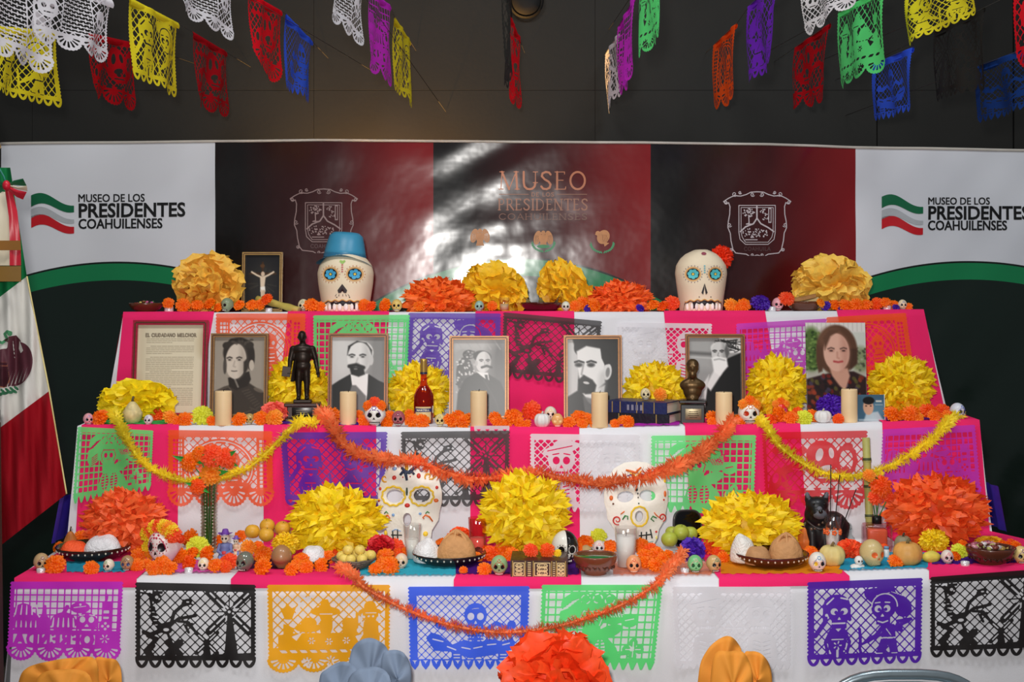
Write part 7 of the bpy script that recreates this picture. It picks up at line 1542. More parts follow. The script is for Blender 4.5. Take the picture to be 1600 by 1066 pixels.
# glasses and candles
def at1(px, D): X = (px-CX)*S(D); return np.array([X, D, z1(X)])
def hpx(p, ytop): return CZ-(ytop-HY)*S(p[1])-p[2]
p = at1(644, 3.99); tumbler(p, 29*S(3.99), hpx(p, 819), 'flared drinking glass of milk in front of the first plaster mask', fill=(.60, (236, 230, 220)), taper=.68)
p = at1(746, 4.04); tumbler(p, 29*S(4.04), hpx(p, 809), 'ribbed pink drinking glass between bread plate and yellow pompom', fill=(.5, (250, 186, 170)), taper=.82, tint=(252, 216, 214))
p = at1(978, 3.86); tumbler(p, 35*S(3.86), hpx(p, 824), 'tall glass holding a white candle beside the green bowl', 'candle_glass', (.80, (240, 236, 230)), True, .8)
p = at1(1301, 4.01); gl = tumbler(p, 28*S(4.01), hpx(p, 806), 'candle glass painted with orange flowers in front of the dog', 'candle_glass', (.62, (232, 226, 220)), True, .72, band=(.50, .70, (240, 110, 50)))
for j, (x, y) in enumerate(((1298, 726), (1312, 742), (1338, 764))):
    a = np.array([p[0]+(j-1)*.006, p[1]+.004, p[2]+.02]); b = W(x, y, 4.06); t = thing('incense_stick', ('upright thin incense stick in the orange-flowered candle glass', 'slightly leaning incense stick in the orange-flowered candle glass', 'most slanted incense stick in the orange-flowered candle glass')[j], 'incense', a, group='incense sticks'); mb = MB(); mb.tube([(0, 0, 0), tuple((b-a)*.3)], .0011, 6); part('bare_stick', mb, mat((120, 80, 50), .8), t); mb = MB(); mb.tube([tuple((b-a)*.3), tuple(b-a)], .0016, 6); part('incense_coating', mb, mat((46, 34, 30), .9), t)
p = at1(1328, 4.08); k = S(4.08); t = thing('mini_bottle', 'tiny clear glass bottle between the dog and the decanter', 'bottle', p); mb = MB(); mb.lathe([(7*k, 0), (7.5*k, 1*k), (7.5*k, 18*k), (3*k, 23*k), (2.6*k, 30*k), (3.4*k, 31*k), (3.2*k, 34*k)], 20, caps=False); part('bottle_wall', mb, glass((240, 246, 246)), t); mb = MB(); mb.lathe([(3*k, 31*k), (3.4*k, 36*k), (2*k, 40*k), (0, 41*k)], 14); part('stopper', mb, glass((240, 246, 246), .1), t); mb = MB(); mb.lathe([(6.6*k, 1*k), (6.6*k, 9*k), (0, 9*k)], 18); part('liquor', mb, mat((206, 212, 214), .2), t)
# square decanter with flowers stuck in its neck
D = 4.02; k = S(D); p = at1(1370, D); t = thing('square_decanter', 'pink square glass decanter with a black collar and orange drink', 'decanter', p, (0, 0, -.12)); mb = MB(); hD = hpx(p, 818)
mb.box((0, 0, hD/2), (44*k, 34*k, hD), .012); part('decanter_wall', mb, glass((246, 222, 226), .04), t)
mb = MB(); mb.box((0, 0, hD*.46), (30*k, 22*k, hD*.74), .008); part('drink', mb, mat((236, 120, 76), .25, 0, .05), t)
mb = MB(); mb.lathe([(7.5*k, hD), (7.5*k, hD+11*k), (6*k, hD+12*k), (5*k, hD+12*k)], 20); part('collar', mb, mat((16, 15, 16), .4), t)
zn = p[2]+hD+8*k
for j, (x, y, r, c, l) in enumerate(((1358, 743, 11, 'l', 'light orange flower stuck in the square decanter, highest'), (1376, 760, 19, 'n', 'large deep orange flower stuck in the square decanter'), (1368, 778, 13, 'r', 'red-orange flower low over the square decanter'), (1388, 776, 12, 'r', 'small red-orange flower beside the orange pompom'))):
    q = W(x, y, D-.03); s_ = thing('marigold', l, 'flower', q, (1.2, 0, .2*(j-1.5)), 'flowers in the square decanter'); link('petals', MG[j], fmat(c), s_, scale=r*k); m = Matrix(Euler((1.2, 0, .2*(j-1.5))).to_matrix()).inverted(); e = Vector(tuple(np.array([p[0]+(j-1.5)*.003, D, zn])-q)); mb = MB(); mb.tube([(0, 0, 0), tuple(m @ (e*.6)), tuple(m @ e)], .002, 6); part('stem', mb, mat((80, 140, 70), .6), s_)
    mb = MB(); d_ = Vector((1-.7*j, -.2, -.5)); u_ = Vector((.4, 0, .6)); mb.add([tuple(m @ v) for v in (Vector((0, .01, 0)), d_*.02+u_*.008, d_*.04, d_*.02-u_*.008)], [(0, 1, 2, 3)]); part('leaf', mb, mat((60, 120, 50), .6), s_, smooth=False)
# ---- plates with food
def on_plate(p, dx, dy, dz=.008): return p+np.array([dx, dy, dz])
p = o1(146, 873); k = S(p[1]); plate(p, 114*k, 'dark clay plate of orange and white mounds at the flag end', 20*k, (48, 26, 16))
bun(on_plate(p, -29*k, -.006, .012), 42*k, 24*k, (255, 92, 40), 'mound of orange rice on the dark clay plate', False, 'rice_mound', True, d=44*k); bun(on_plate(p, 16*k, -.006, .012), 58*k, 32*k, (236, 234, 238), 'mound of white rice on the dark clay plate', False, 'rice_mound', True, d=46*k)
p = o1(702, 881); k = S(p[1]); plate(p, 116*k, 'dark clay plate with bread in front of the milk glass', 18*k, (40, 24, 18), inner=(36, 90, 50))
bun(on_plate(p, -35*k, -.012, .010), 42*k, 34*k, (240, 238, 238), 'white sugared bun beside the crusty bread', False, 'sugar_bun', True); bun(on_plate(p, 11*k, -.008, .010), 64*k, 44*k, (206, 150, 96), 'large crusty brown bread beside the white sugared bun', True, d=52*k)
p = o1(1205, 884); k = S(p[1]); plate(p, 116*k, 'brown clay plate of breads in front of the yellow pompom', 20*k, (78, 34, 22))
bun(on_plate(p, -44*k, .005, .012), 38*k, 42*k, (238, 234, 226), 'tall white bun at the end of the brown bread plate', False, 'sugar_bun', True); bun(on_plate(p, -24*k, -.03, .012), 44*k, 27*k, (188, 138, 92), 'smaller brown bread on the brown clay plate', False, d=36*k); bun(on_plate(p, 22*k, -.012, .012), 56*k, 42*k, (200, 146, 96), 'larger ridged brown bread on the brown clay plate', True, d=50*k)
p = o1(488, 884); k = S(p[1]); plate(p+np.array([0, .02, 0]), 60*k, 'small dark plate under the white bun by the marigolds', 8*k, (40, 26, 20), dots=False); bun(p+np.array([0, .015, .008]), 40*k, 26*k, (238, 236, 238), 'white powdered bun behind the marigolds by the fruit basket', False, 'sugar_bun', True)
p = o1(930, 897); k = S(p[1]); bowl(p, 69*k, 31*k, 'brown glazed bowl with a green inside on the front edge', (122, 62, 40), (40, 112, 58))
p = o1(1548, 882); k = S(p[1]); bowl(p, 76*k, 28*k, 'brown clay bowl of foil-wrapped sweets at the far end', (92, 44, 28), (70, 34, 22))
sweets(p, 24, 27*k, 24*k, .011, 'foil-wrapped sweet in the brown bowl at the far end', 'sweets in the far end bowl', [('gold', (190, 160, 90)), ('pink', (214, 150, 160)), ('brown', (120, 60, 50)), ('lime', (190, 190, 110)), ('silver', (226, 214, 214)), ('wine-red', (170, 90, 110))], hump=.5)
pompom(1523, 838, 1568, 858, 4.04, 'y', 'ruffle', 'yellow paper flower behind the bowl of foil sweets', col=(255, 200, 40))
# basket of yellow fruit
p = o1(553, 889); k = S(p[1]); t = thing('wire_basket', 'woven grey basket of small yellow fruit beside the garland end', 'basket', p); wk = mat((112, 100, 86), .6, .2, .25, 40)
for j in range(5): R_ = (17+4.2*j)*k; mb = MB(); mb.tube([(R_*math.cos(a), R_*math.sin(a), (2+3.6*j)*k+.0012*math.sin(a*9+j)) for a in np.linspace(0, 2*PI, 40, endpoint=False)], 1.5*k, 6, True); part('hoop', mb, wk, t)
mb = MB(); [mb.tube([(16*k*math.cos(a), 16*k*math.sin(a), 1*k), (34.5*k*math.cos(a+.12), 34.5*k*math.sin(a+.12), 17*k)], 1.2*k, 5) for a in np.linspace(0, 2*PI, 26, endpoint=False)]; part('weave', mb, wk, t)['kind'] = 'stuff'
mb = MB(); mb.lathe([(0, 1*k), (15*k, 1.5*k), (30*k, 13*k)], 26, caps=False); part('lining', mb, mat((90, 82, 72), .8, 0, .2), t)
FY = (236, 208, 104)
for j, (dx, dy, dz) in enumerate(((-17, 4, 12), (2, 8, 13), (16, 4, 12), (-16, -14, 10), (-1, -16, 10), (15, -13, 10), (-8, -3, 22), (9, -2, 22), (24, 8, 12))): fruit(p+np.array([dx*k, dy*k, dz*k]), 8.6*k, FY, ('small yellow fruit at the back of the woven basket toward the white bun', 'small yellow fruit at the back middle of the woven basket', 'small yellow fruit at the back of the woven basket toward the red flower', 'small yellow fruit at the front of the woven basket toward the white bun', 'small yellow fruit at the front middle of the woven basket', 'small yellow fruit at the front of the woven basket toward the garland', 'small yellow fruit on top of the basket heap toward the white bun', 'small yellow fruit on top of the basket heap toward the mask', 'small yellow fruit against the far rim of the woven basket')[j], 'guava', 'fruit', 'fruit in the woven basket')
# mandarins, apples, lemons, potato
for j, (x, y, r, l) in enumerate(((394, 842, 12, 'mandarin nearest the hatted figurine'), (419, 832, 12, 'mandarin at the back under the dry husk'), (414, 846, 12, 'mandarin at the front with its stem end showing'), (440, 836, 12, 'mandarin touching the large yellow pompom'))):
    D = (3.98, 4.06, 3.94, 4.04)[j]; q = np.array([(x-CX)*S(D), D, 0]); q[2] = max(z1(q[0])+r*S(D)*.93, CZ-(y-HY)*S(D)); fruit(q, r*S(D), (226, 168, 50), l, 'mandarin', 'fruit', 'mandarins behind the marigolds')
for j, (x, y, r, l) in enumerate(((1046, 855, 13, 'green apple nearest the tall milk candle'), (1062, 843, 13, 'green apple on top of the heap by the black mirror'), (1078, 845, 12, 'green apple tucked behind the purple paper flower'), (1050, 841, 10, 'green apple at the back of the heap'))):
    D = (3.98, 4.02, 4.04, 4.08)[j]; q = np.array([(x-CX)*S(D), D, 0]); q[2] = max(z1(q[0])+r*S(D)*.93, CZ-(y-HY)*S(D)); fruit(q, r*S(D), (172, 184, 66), l, 'apple', 'fruit', 'green apples by the mirror')
q = o1(152, 858); q[2] += .03; fruit(q, 12*S(q[1]), (240, 170, 50), 'orange citrus fruit behind the plate of rice', 'mandarin', 'fruit', None)
def lumpy(px, py, w, h, col, lab, name, cat, yaw=0.0, tips=0.0):
    p = o1(px, py); k = S(p[1]); t = thing(name, lab, cat, p, (0, 0, yaw)); mb = MB(); mb.ell((0, 0, h*k/2), (w*k/2, w*k*.36, h*k/2), 20, 12, fn=lambda n: (n[0]*(1+tips*abs(n[0])**6), n[1]*(1+.06*math.sin(4*n[0])), n[2]*(1+.05*math.sin(5*n[0]+1)))); part('flesh', mb, mat(col, .55, 0, .12, 40, .1, bscale=200), t)
    mb = MB(); mb.lathe([(1.4*k, 0), (.9*k, 2.2*k), (0, 2.4*k)], 8, c=(w*k*.49, 0, h*k*.5)); part('stem_end', mb, mat(tuple(int(c*.6) for c in col), .8), t)
lumpy(915, 866, 19, 14, (186, 156, 102), 'small potato behind the green-lined bowl', 'potato', 'vegetable'); lumpy(1455, 880, 30, 19, (226, 208, 84), 'green-yellow lemon in front of the small yellow pompom', 'lemon', 'fruit', .3, .12)
# dry husk by the mandarins
p = np.array([(438-CX)*S(4.1), 4.08, z1(-.74)+.07]); t = thing('dry_husk', 'crumpled dry husk lying on the mandarins', 'husk', p, (0, 0, .2)); mb = MB(); mb.grid(lambda u, v: ((u-.5)*.075, (v-.5)*.05, .012*math.sin(u*7)+.012*math.sin(v*5+u*3)), 10, 8); part('blade', mb, mat((196, 164, 110), .8, 0, .2), t); mb = MB(); mb.grid(lambda u, v: ((u-.5)*.05, (v-.5)*.03, .014+.008*math.sin(u*9)), 8, 5); part('inner_leaf', mb, mat((176, 140, 90), .8, 0, .2), t)
# gourds and pumpkins
def pk(px, py, w, h, col, lab, **kw): p = o1(px, py); pumpkin(p, w*S(p[1]), h*S(p[1]), col, lab, **kw)
pk(110, 864, 22, 34, (214, 130, 60), 'small orange striped gourd behind the plate of rice', ribs=10, depth=.05, neck=.4, name='gourd', cat='gourd', var=.3)
pk(1257, 864, 26, 40, (222, 116, 40), 'orange striped gourd between bread plate and black dog', ribs=10, depth=.06, neck=.45, name='gourd', cat='gourd', var=.3)
pk(1300, 885, 42, 34, (224, 202, 130), 'pale yellow ribbed pumpkin behind the white painted skull', ribs=10, depth=.07, stem=(120, 96, 60)); pk(1418, 884, 46, 38, (220, 162, 84), 'orange-tan pumpkin beside the beige side-facing skull', ribs=12, depth=.05, stem=(110, 96, 62)); pk(1411, 868, 28, 32, (150, 138, 108), 'grey-brown squash behind the orange-tan pumpkin', ribs=8, depth=.04, stem=(60, 58, 44))
# thick old book
p = o1(846, 901); D = p[1]+.05; p = at1(843, D); k = S(D); bh = 27*k
b = book(p, 88*k, 74*k, bh, -.04, (62, 34, 24), 'thick brown leather book with an ornate gilt spine', pages=(190, 170, 130), lines=(-.46, -.24, -.10, .22, .30, .46)); gm = mat((226, 206, 150), .4, .3, .1)
for a, c, nm in ((-.45, -.25, 0), (-.09, .20, 1), (.31, .45, 2)):
    A = Art(0, 0, (c-a)*88, 22, .7); w_ = (c-a)*88; A.on(np.abs(A.rect(1, 1, w_-1, 21))-.6)
    for j in range(3): A.on(np.abs(A.ell(w_/2, 5+6*j, w_*.3, 2.2))-.55); scroll(A, w_*.3, 5+6*j, w_*.16, .9); scroll(A, w_*.7, 5+6*j, w_*.16, .9, -1)
    o = link('gilt_tooling', cutmesh('gilt_tooling', A, lambda P, a=a: np.stack([a*88*k+P[:, 0]*k, np.full(len(P), -37*k-.0038), bh*.5+(11-P[:, 1])*k*.98], 1)), gm, b)
for a in (-.17, .26):
    mb = MB(); [mb.box((a*88*k, -37*k-.0036, bh*(.15+.12*j)), ((5 if a < 0 else 3)*k, .001, 1.4*k)) for j in range(7)]; part('spine_lettering', mb, gm, b, smooth=False)['kind'] = 'stuff'
for x, y, c, l in ((829, 857, 'r', 'red-orange flower lying on the thick old book, toward the purple mat'), (855, 855, 'n', 'deep orange flower on the thick old book by the two-tone skull'), (871, 862, 'y', 'little yellow flower on the thick old book beside the two-tone skull')):
    r = 13 if c != 'y' else 7; marigold(((x-CX)*k, D-.01, p[2]+bh+r*k*.7), r*k, c, l, 'flowers on the old book')
# skulls on the bottom tier
G1 = 'skulls on the bottom tier'
def s1(px, py, w, l, D=None, **kw): p = o1(px, py) if D is None else at1(px, D); return skull(p, w*S(p[1]), l, group=G1, **kw), w*S(p[1])
s1(64.6, 893, 24, 'tan glazed skull with a purple brow at the flag end corner', base=(196, 164, 118), deco2=(130, 90, 120), yaw=.5, coat=.8)
s1(170, 894, 17, 'little white skull with green hair in front of the rice plate', base=(228, 222, 200), deco2=(70, 140, 60), eyes2=(190, 40, 40), yaw=-.3)
s1(199, 893, 21, 'brown glazed skull with blue eyes beside the rice plate', base=(176, 138, 96), eye=(60, 80, 120), deco2=(90, 80, 90), coat=.8)
t_, w_ = s1(258, 884, 50, 'large white decorated skull wearing a yellow and orange flower crown', base=(240, 226, 222), eye=(24, 14, 18), deco=(170, 34, 50), deco2=(200, 60, 90), yaw=-.35, h=1.1); crown(t_, w_, 1.1, 'yryrylyr', 8, zc=1.12, spread=.5)
for j, (x, z) in enumerate(((-.56, .75), (-.62, .5), (-.58, .3), (.56, .8))): link('crown_flower', MG[j], fmat('yylr'[j]), t_, loc=(x*w_, -.05*w_, z*w_*1.1), rot=(1, x, j), scale=w_*.2)
s1(318, 893, 18, 'small white skull with blond hair and a pink bow', base=(240, 226, 200), deco2=(236, 190, 70), deco=(226, 90, 170))
s1(383, 894, 27, 'dark glossy skull painted green and grey beside the marigolds', base=(112, 116, 104), deco=(60, 140, 90), deco2=(150, 110, 90), coat=.9, rough=.15, yaw=-.4)
s1(440, 890, 32, 'brown round glittery chocolate skull seen from behind, by the white bun', base=(168, 122, 82), eye=(130, 92, 60), mouth=None, tooth=(160, 114, 76), deco2=(150, 150, 90), yaw=PI)
s1(627, 890, 21, 'pink-cream skull with blond hair beside the dark bread plate', base=(238, 206, 178), deco2=(236, 206, 110), deco=(240, 170, 170))
s1(780, 900, 27, 'pale green glossy skull with red lips beside the thick book', base=(150, 184, 130), deco=(110, 150, 90), deco2=(206, 60, 50), mouth=(180, 60, 50), coat=.9, rough=.15)
s1(882.5, 870, 42, 'two-tone skull, half white and half black, behind the thick book', D=3.93, base=(230, 226, 214), deco=(70, 66, 66), yaw=.12, h=1.05)
mb = MB(); mb.ell((0, 0, 0), 1.0, 16, 24, fn=lambda n: (sk_pt((abs(n[0]), n[1], n[2]))[0]*1.012+.004, sk_pt((abs(n[0]), n[1], n[2]))[1]*1.012, sk_pt((abs(n[0]), n[1], n[2]))[2]*1.006))
o_ = [o for o in bpy.data.objects if o.get('label', '').startswith('two-tone')][0]; w_ = 42*S(3.93); link('black_half', mb.mesh('black_half'), mat((24, 22, 22), .35, coat=.4), o_, scale=(w_, w_*1.004, w_*1.05)); link('eye_ring', sk_disc(.2, .60, .15, .16, .016).mesh('eye_ring'), mat((226, 222, 210), .4), o_, scale=(w_, w_, w_*1.05)); link('eye_socket', sk_disc(.2, .60, .115, .125, .024).mesh('eye_in_black'), mat((20, 18, 18), .3), o_, scale=(w_, w_, w_*1.05))
s1(936, 866, 18, 'small white skull with turquoise marks behind the green-lined bowl', base=(234, 220, 214), deco=(60, 190, 200), deco2=(220, 90, 110))
s1(990, 896, 24, 'orange and white skull with curls in front of the tall candle', base=(240, 160, 110), deco2=(226, 90, 60), mouth=None, tooth=(250, 226, 206))
s1(1086, 896, 24, 'light green skull with pink hair beside the tealight', base=(120, 196, 130), deco2=(226, 170, 160), deco=(200, 226, 190), eye=(30, 90, 50))
s1(1115, 895, 23, 'tan skull with a blue band and rosy cheeks by the bread plate', base=(206, 168, 112), deco2=(60, 130, 110), deco=(206, 110, 80), yaw=.35)
s1(1277, 895, 27, 'white skull with rainbow brow stripes beside the pale pumpkin', base=(236, 230, 216), deco2=(80, 150, 200), deco=(240, 130, 70), eyes2=(230, 190, 50))
t_, w_ = s1(1362, 886, 36, 'beige clay skull with orange eyes facing sideways, near the decanter', base=(206, 182, 126), eye=(226, 100, 40), mouth=None, tooth=(206, 184, 130), yaw=.38, coat=.1)
s1(1480, 882, 19, 'small cream skull with a pink top near the lemon', base=(232, 218, 206), deco2=(220, 90, 120), deco=(120, 160, 210))
s1(1595, 883, 24, 'yellow-cream skull cut by the frame beside the sweets bowl', base=(230, 200, 130), deco2=(110, 60, 160))
s1(592, 868, 15, 'little silver skull between the yellow pompom and the first plaster mask', D=4.08, base=(176, 180, 184), rough=.2, coat=.8)
# reclining white figurine with a skull face
p = o1(1338, 889); k = S(p[1]); t = thing('skeleton_figurine', 'tiny white reclining skeleton figurine on the turquoise mat', 'figurine', p, (0, 0, .2)); wm = mat((232, 228, 222), .4, 0, .05); mb = MB(); mb.ell((2*k, 0, 4*k), (12*k, 8*k, 4*k)); mb.cap((-8*k, -4*k, 3*k), 3*k, (14*k, -6*k, 2*k), 2*k); part('body', mb, wm, t); link('cranium', SKULL, wm, t, loc=(3*k, -2*k, 5*k), scale=13*k)
for s_ in (-1, 1): link('eye_socket', SK_EYE[s_], mat((30, 26, 26), .4), t, loc=(3*k, -2*k, 5*k), scale=13*k)
p = o1(1385, 872); k = S(p[1]); t = thing('small_jar', 'tiny white and blue jar beside the decanter', 'jar', p); mb = MB(); mb.lathe([(4*k, 0), (5*k, 2*k), (4.6*k, 12*k), (3.4*k, 14*k)], 16); part('body', mb, mat((226, 226, 224), .3), t); mb = MB(); mb.lathe([(4*k, 14*k), (4*k, 18*k), (0, 18.4*k)], 14); part('lid', mb, mat((120, 160, 190), .4), t)
# seated skeleton figurines
def figurine(px, pyb, hgt, lab, hat, coat_):
    p = o1(px, pyb); k = S(p[1])*hgt/44; t = thing('skeleton_figurine', lab, 'figurine', p, group='seated skeleton figurines'); bone = mat((232, 222, 200), .4)
    mb = MB(); mb.lathe([(11*k, 0), (11.5*k, 3*k), (9*k, 10*k), (8*k, 18*k), (9*k, 22*k), (4*k, 25*k)], 20, fn=lambda a, z: 1+.08*math.sin(3*a)); part('robe', mb, mat(coat_, .5, 0, .15, 60), t)
    for s_ in (-1, 1): mb = MB(); mb.cap((s_*8*k, 0, 21*k), 3*k, (s_*10*k, -5*k, 13*k), 2.4*k); mb.cap((s_*10*k, -5*k, 13*k), 2.4*k, (s_*4*k, -9*k, 10*k), 2*k); part('arm', mb, mat(coat_, .5, 0, .15, 60), t); mb = MB(); mb.cap((s_*5*k, -6*k, 6*k), 3.4*k, (s_*7*k, -11*k, 1.5*k), 2.4*k); part('leg', mb, mat((110, 130, 190), .5, 0, .2, 60), t)
    mb = MB(); mb.ell((0, -9*k, 11*k), (4*k, 2*k, 3*k), 10, 6); part('held_flower', mb, mat((206, 60, 70), .5), t)
    link('cranium', SKULL, bone, t, loc=(0, -1*k, 24*k), scale=13*k)
    for s_ in (-1, 1): link('eye_socket', SK_EYE[s_], mat((30, 26, 26), .4), t, loc=(0, -1*k, 24*k), scale=13*k)
    link('teeth', SK_TEETH, bone, t, loc=(0, -1*k, 24*k), scale=13*k); hm_ = mat(hat, .6, 0, .1)
    mb = MB(); mb.lathe([(5.5*k, 36*k), (6*k, 38*k), (4*k, 45*k), (0, 46*k)], 18); part('hat_crown', mb, hm_, t); mb = MB(); mb.grid(lambda u, v: ((5+6*v)*k*math.cos(u*2*PI), (5+6*v)*k*math.sin(u*2*PI), (37+2.5*v*abs(math.cos(u*2*PI)))*k), 24, 2); part('hat_brim', mb, hm_, t)
figurine(352, 874, 46, 'seated skeleton figurine in blue-purple clothes with a purple sombrero', (110, 62, 160), (112, 120, 170)); figurine(369, 866, 28, 'smaller skeleton figurine in cream with a purple hat', (120, 90, 180), (226, 190, 160))
for x, y, l in ((64, 897, 'tealight in front of the tan corner skull'), (295, 896, 'tealight in front of the flower-crowned skull'), (1070, 897, 'tealight beside the light green skull'), (1508, 886, 'tealight in front of the sweets bowl')):
    p = o1(x, y); tealight(p, l, .0125)
# ---- tissue mats
TQ = (44, 160, 190); mat_sheet(1, 104, 196, 880, 896, TQ, 'turquoise tissue mat under the plate of rice'); mat_sheet(1, 562, 712, 872, 900, (60, 190, 214), 'turquoise tissue mat under the crusty bread plate', .014, 34); mat_sheet(1, 712, 800, 880, 899, (84, 28, 130), 'purple tissue mat under the pale green skull', .012, 20); mat_sheet(1, 804, 905, 878, 900, (80, 30, 130), 'purple tissue mat under the thick old book', .012, 20); mat_sheet(1, 958, 1112, 880, 900, (236, 130, 90), 'orange lace mat under the orange and white skull', .012, 34, .35)
mat_sheet(1, 1126, 1316, 872, 899, (240, 150, 30), 'orange tissue mat under the brown bread plate', .010, 30); mat_sheet(1, 1310, 1450, 866, 892, (44, 168, 206), 'turquoise tissue mat under the beige sideways skull', .012, 30); mat_sheet(1, 1456, 1600, 866, 884, (76, 34, 150), 'purple tissue mat under the foil sweets bowl', .010, 26); mat_sheet(1, 232, 345, 878, 896, (226, 90, 180), 'pink tissue mat under the flower-crowned skull', .010, 24); mat_sheet(1, 370, 515, 876, 891, (70, 30, 60), 'dark tissue mat under the brown round skull', .008, 22)
# ---- marigolds
GR1 = 'marigolds along the bottom tier'
rows_of_marigolds(1, [(86.6, 883, 16, 'o'), (142.7, 888, 12, 'o'), (127, 840, 11, 'o'), (91.5, 855, 9, 'o'), (134, 854, 8, 'y'), (216, 869, 12, 'o'), (214.6, 884, 11, 'o'), (229, 882, 9, 'o'), (253, 884, 15, 'o'), (240, 888, 12, 'o'), (267, 888, 11, 'o'), (281, 870, 14, 'o'), (296, 880, 13, 'n'), (298, 841, 14, 'o'), (309, 855, 17, 'g'), (212, 846, 11, 'y'), (218, 858, 10, 'o'),
  (300, 866, 12, 'o'), (324, 867, 14, 'o'), (337, 884, 12, 'o'), (340, 847, 11, 'o'), (376, 838, 10, 'o'), (388, 856, 12, 'l'), (358, 878, 14, 'r'), (352, 886, 10, 'n'), (411, 867, 14, 'o'), (411, 886, 15, 'o'), (403, 854, 9, 'o'), (471, 876, 13, 'o'), (456, 890, 12, 'o'), (478, 886, 12, 'o'), (464, 884, 11, 'o'), (512, 872, 12, 'o'), (502, 884, 12, 'o'), (520, 866, 9, 'n'),
  (619, 855, 13, 'r'), (602, 871, 14, 'o'), (609, 885, 15, 'o'), (587, 889, 11, 'o'), (586, 868, 9, 'o'), (639, 865, 12, 'o'), (596, 882, 11, 'o'), (623, 867, 10, 'n'), (690, 850, 10, 'o'), (756, 862, 12, 'o'), (787, 860, 14, 'o'), (768, 866, 14, 'n'), (800, 867, 12, 'o'), (757, 890, 11, 'o'), (724, 892, 7, 'o'), (745, 872, 9, 'o'), (812, 858, 9, 'o'),
  (914, 849, 14, 'o'), (953, 855, 12, 'o'), (935, 838, 13, 'g'), (1002, 853, 12, 'o'), (1017, 862, 13, 'n'), (1007, 870, 12, 'o'), (1026, 868, 13, 'o'), (1024, 884, 12, 'o'), (1009, 880, 11, 'o'), (1046, 870, 11, 'o'), (1036, 874, 10, 'o'), (1012, 846, 10, 'o'), (1040, 884, 9, 'o'), (1112, 855, 14, 'r'), (1130, 872, 10, 'o'), (1122, 862, 10, 'n'), (1283, 853, 12, 'n'), (1267, 863, 11, 'o'), (1400, 877, 12, 'o'), (1382, 858, 9, 'n'), (1493, 870, 9, 'o'), (1499, 862, 13, 'g'), (1505, 852, 9, 'o'), (1568, 852, 9, 'o'), (1588, 855, 10, 'o'), (1580, 850, 8, 'n'), (903, 858, 10, 'o'), (1240, 845, 9, 'o')],
  [(30, 'flag-end corner'), (64, 'tan corner skull'), (199, 'brown skull'), (258, 'flower-crowned skull'), (318, 'bow skull'), (352, 'hatted figurine'), (383, 'green-grey skull'), (440, 'round brown skull'), (488, 'white bun'), (553, 'fruit basket'), (627, 'blond-haired skull'), (713, 'crusty bread'), (780, 'pale green skull'), (882, 'two-tone skull'), (936, 'turquoise-marked skull'), (990, 'orange-white skull'), (1086, 'light green skull'), (1205, 'bread plate'), (1277, 'rainbow-browed skull'), (1362, 'sideways skull'), (1418, 'tan pumpkin'), (1480, 'pink-topped skull'), (1548, 'foil sweets bowl'), (1600, 'frame edge')], GR1)
garland('crepe_garland', gp((528, 886, 3.74), (550, 897, 3.67), (566, 916, 3.63), (600, 936, 3.62), (640, 955, 3.61), (690, 973, 3.60), (745, 985, 3.60), (800, 988, 3.60), (860, 981, 3.60), (910, 968, 3.61), (960, 950, 3.61), (1000, 930, 3.62), (1030, 908, 3.64), (1046, 886, 3.72), (1060, 872, 3.80), (1068, 860, 3.86)), 11*S(3.65), OR_, 'orange crepe garland looping across the front of the bottom tier')
# ---------------------------------------------------------------- Mexican flag, lectern and the foreground
D = 3.98; pole_x = (-26-CX)*S(D)
t = thing('national_flag', 'green white and red flag with eagle emblem hanging on a pole beside the altar', 'flag', (pole_x, D+.05, 0))
o3 = np.array([pole_x, D+.05, 0])
mb = MB(); mb.tube([(0, 0, .03), (0, 0, CZ-(236-HY)*S(D))], .014, 16); part('pole', mb, mat((140, 100, 50), .3, .4), t)
mb = MB(); zt = CZ-(236-HY)*S(D); mb.lathe([(.02, zt), (.034, zt+.02), (.02, zt+.06), (.028, zt+.09), (.008, zt+.15), (0, zt+.19)], 18); part('finial', mb, mat((214, 170, 70), .25, .8), t)
mb = MB(); mb.lathe([(.16, 0), (.16, .02), (.05, .05), (.02, .08)], 28); part('base', mb, mat((120, 84, 40), .3, .6), t)
def flag_D(px, py): 
    u = (px+40)/140.0
    return D-.012-.020*np.sin(px*.16+py*.012)*np.clip((py-360)/200, .25, 1)-.006*np.sin(px*.37-py*.02)
def fmapf(P): d = flag_D(P[:, 0], P[:, 1]); return np.stack([(P[:, 0]-CX)*d/F, d, CZ-(P[:, 1]-HY)*d/F], 1)-o3[None]
def stripe(name, c, col, nu=34, nv=30):
    v = []; c = np.array(c, float)
    for j in range(nv+1):
        for i in range(nu+1): v.append((c[0]*(1-i/nu)+c[1]*i/nu)*(1-j/nv)+(c[3]*(1-i/nu)+c[2]*i/nu)*j/nv)
    mb = MB(); mb.add(fmapf(np.array(v)), [(j*(nu+1)+i, (j+1)*(nu+1)+i, (j+1)*(nu+1)+i+1, j*(nu+1)+i+1) for j in range(nv) for i in range(nu)]); part(name, mb, mat(col, .8, 0, .04, 8, spec=.2), t)
stripe('green_stripe', [(-34, 262), (16, 262), (42, 432), (-34, 490)], (16, 112, 62)); stripe('white_stripe', [(-34, 490), (42, 432), (77, 611), (-34, 694)], (222, 220, 214)); stripe('red_stripe', [(-34, 694), (77, 611), (104, 772), (-34, 880)], (158, 14, 30))
mb = MB(); mb.tube([tuple(q) for q in fmapf(np.array([(42+35*u, 432+179*u) for u in np.linspace(0, 1, 20)]+[(77+27*u, 611+161*u) for u in np.linspace(0.05, 1, 20)]))], .0025, 6); part('edge_cord', mb, mat((220, 205, 140), .6), t)
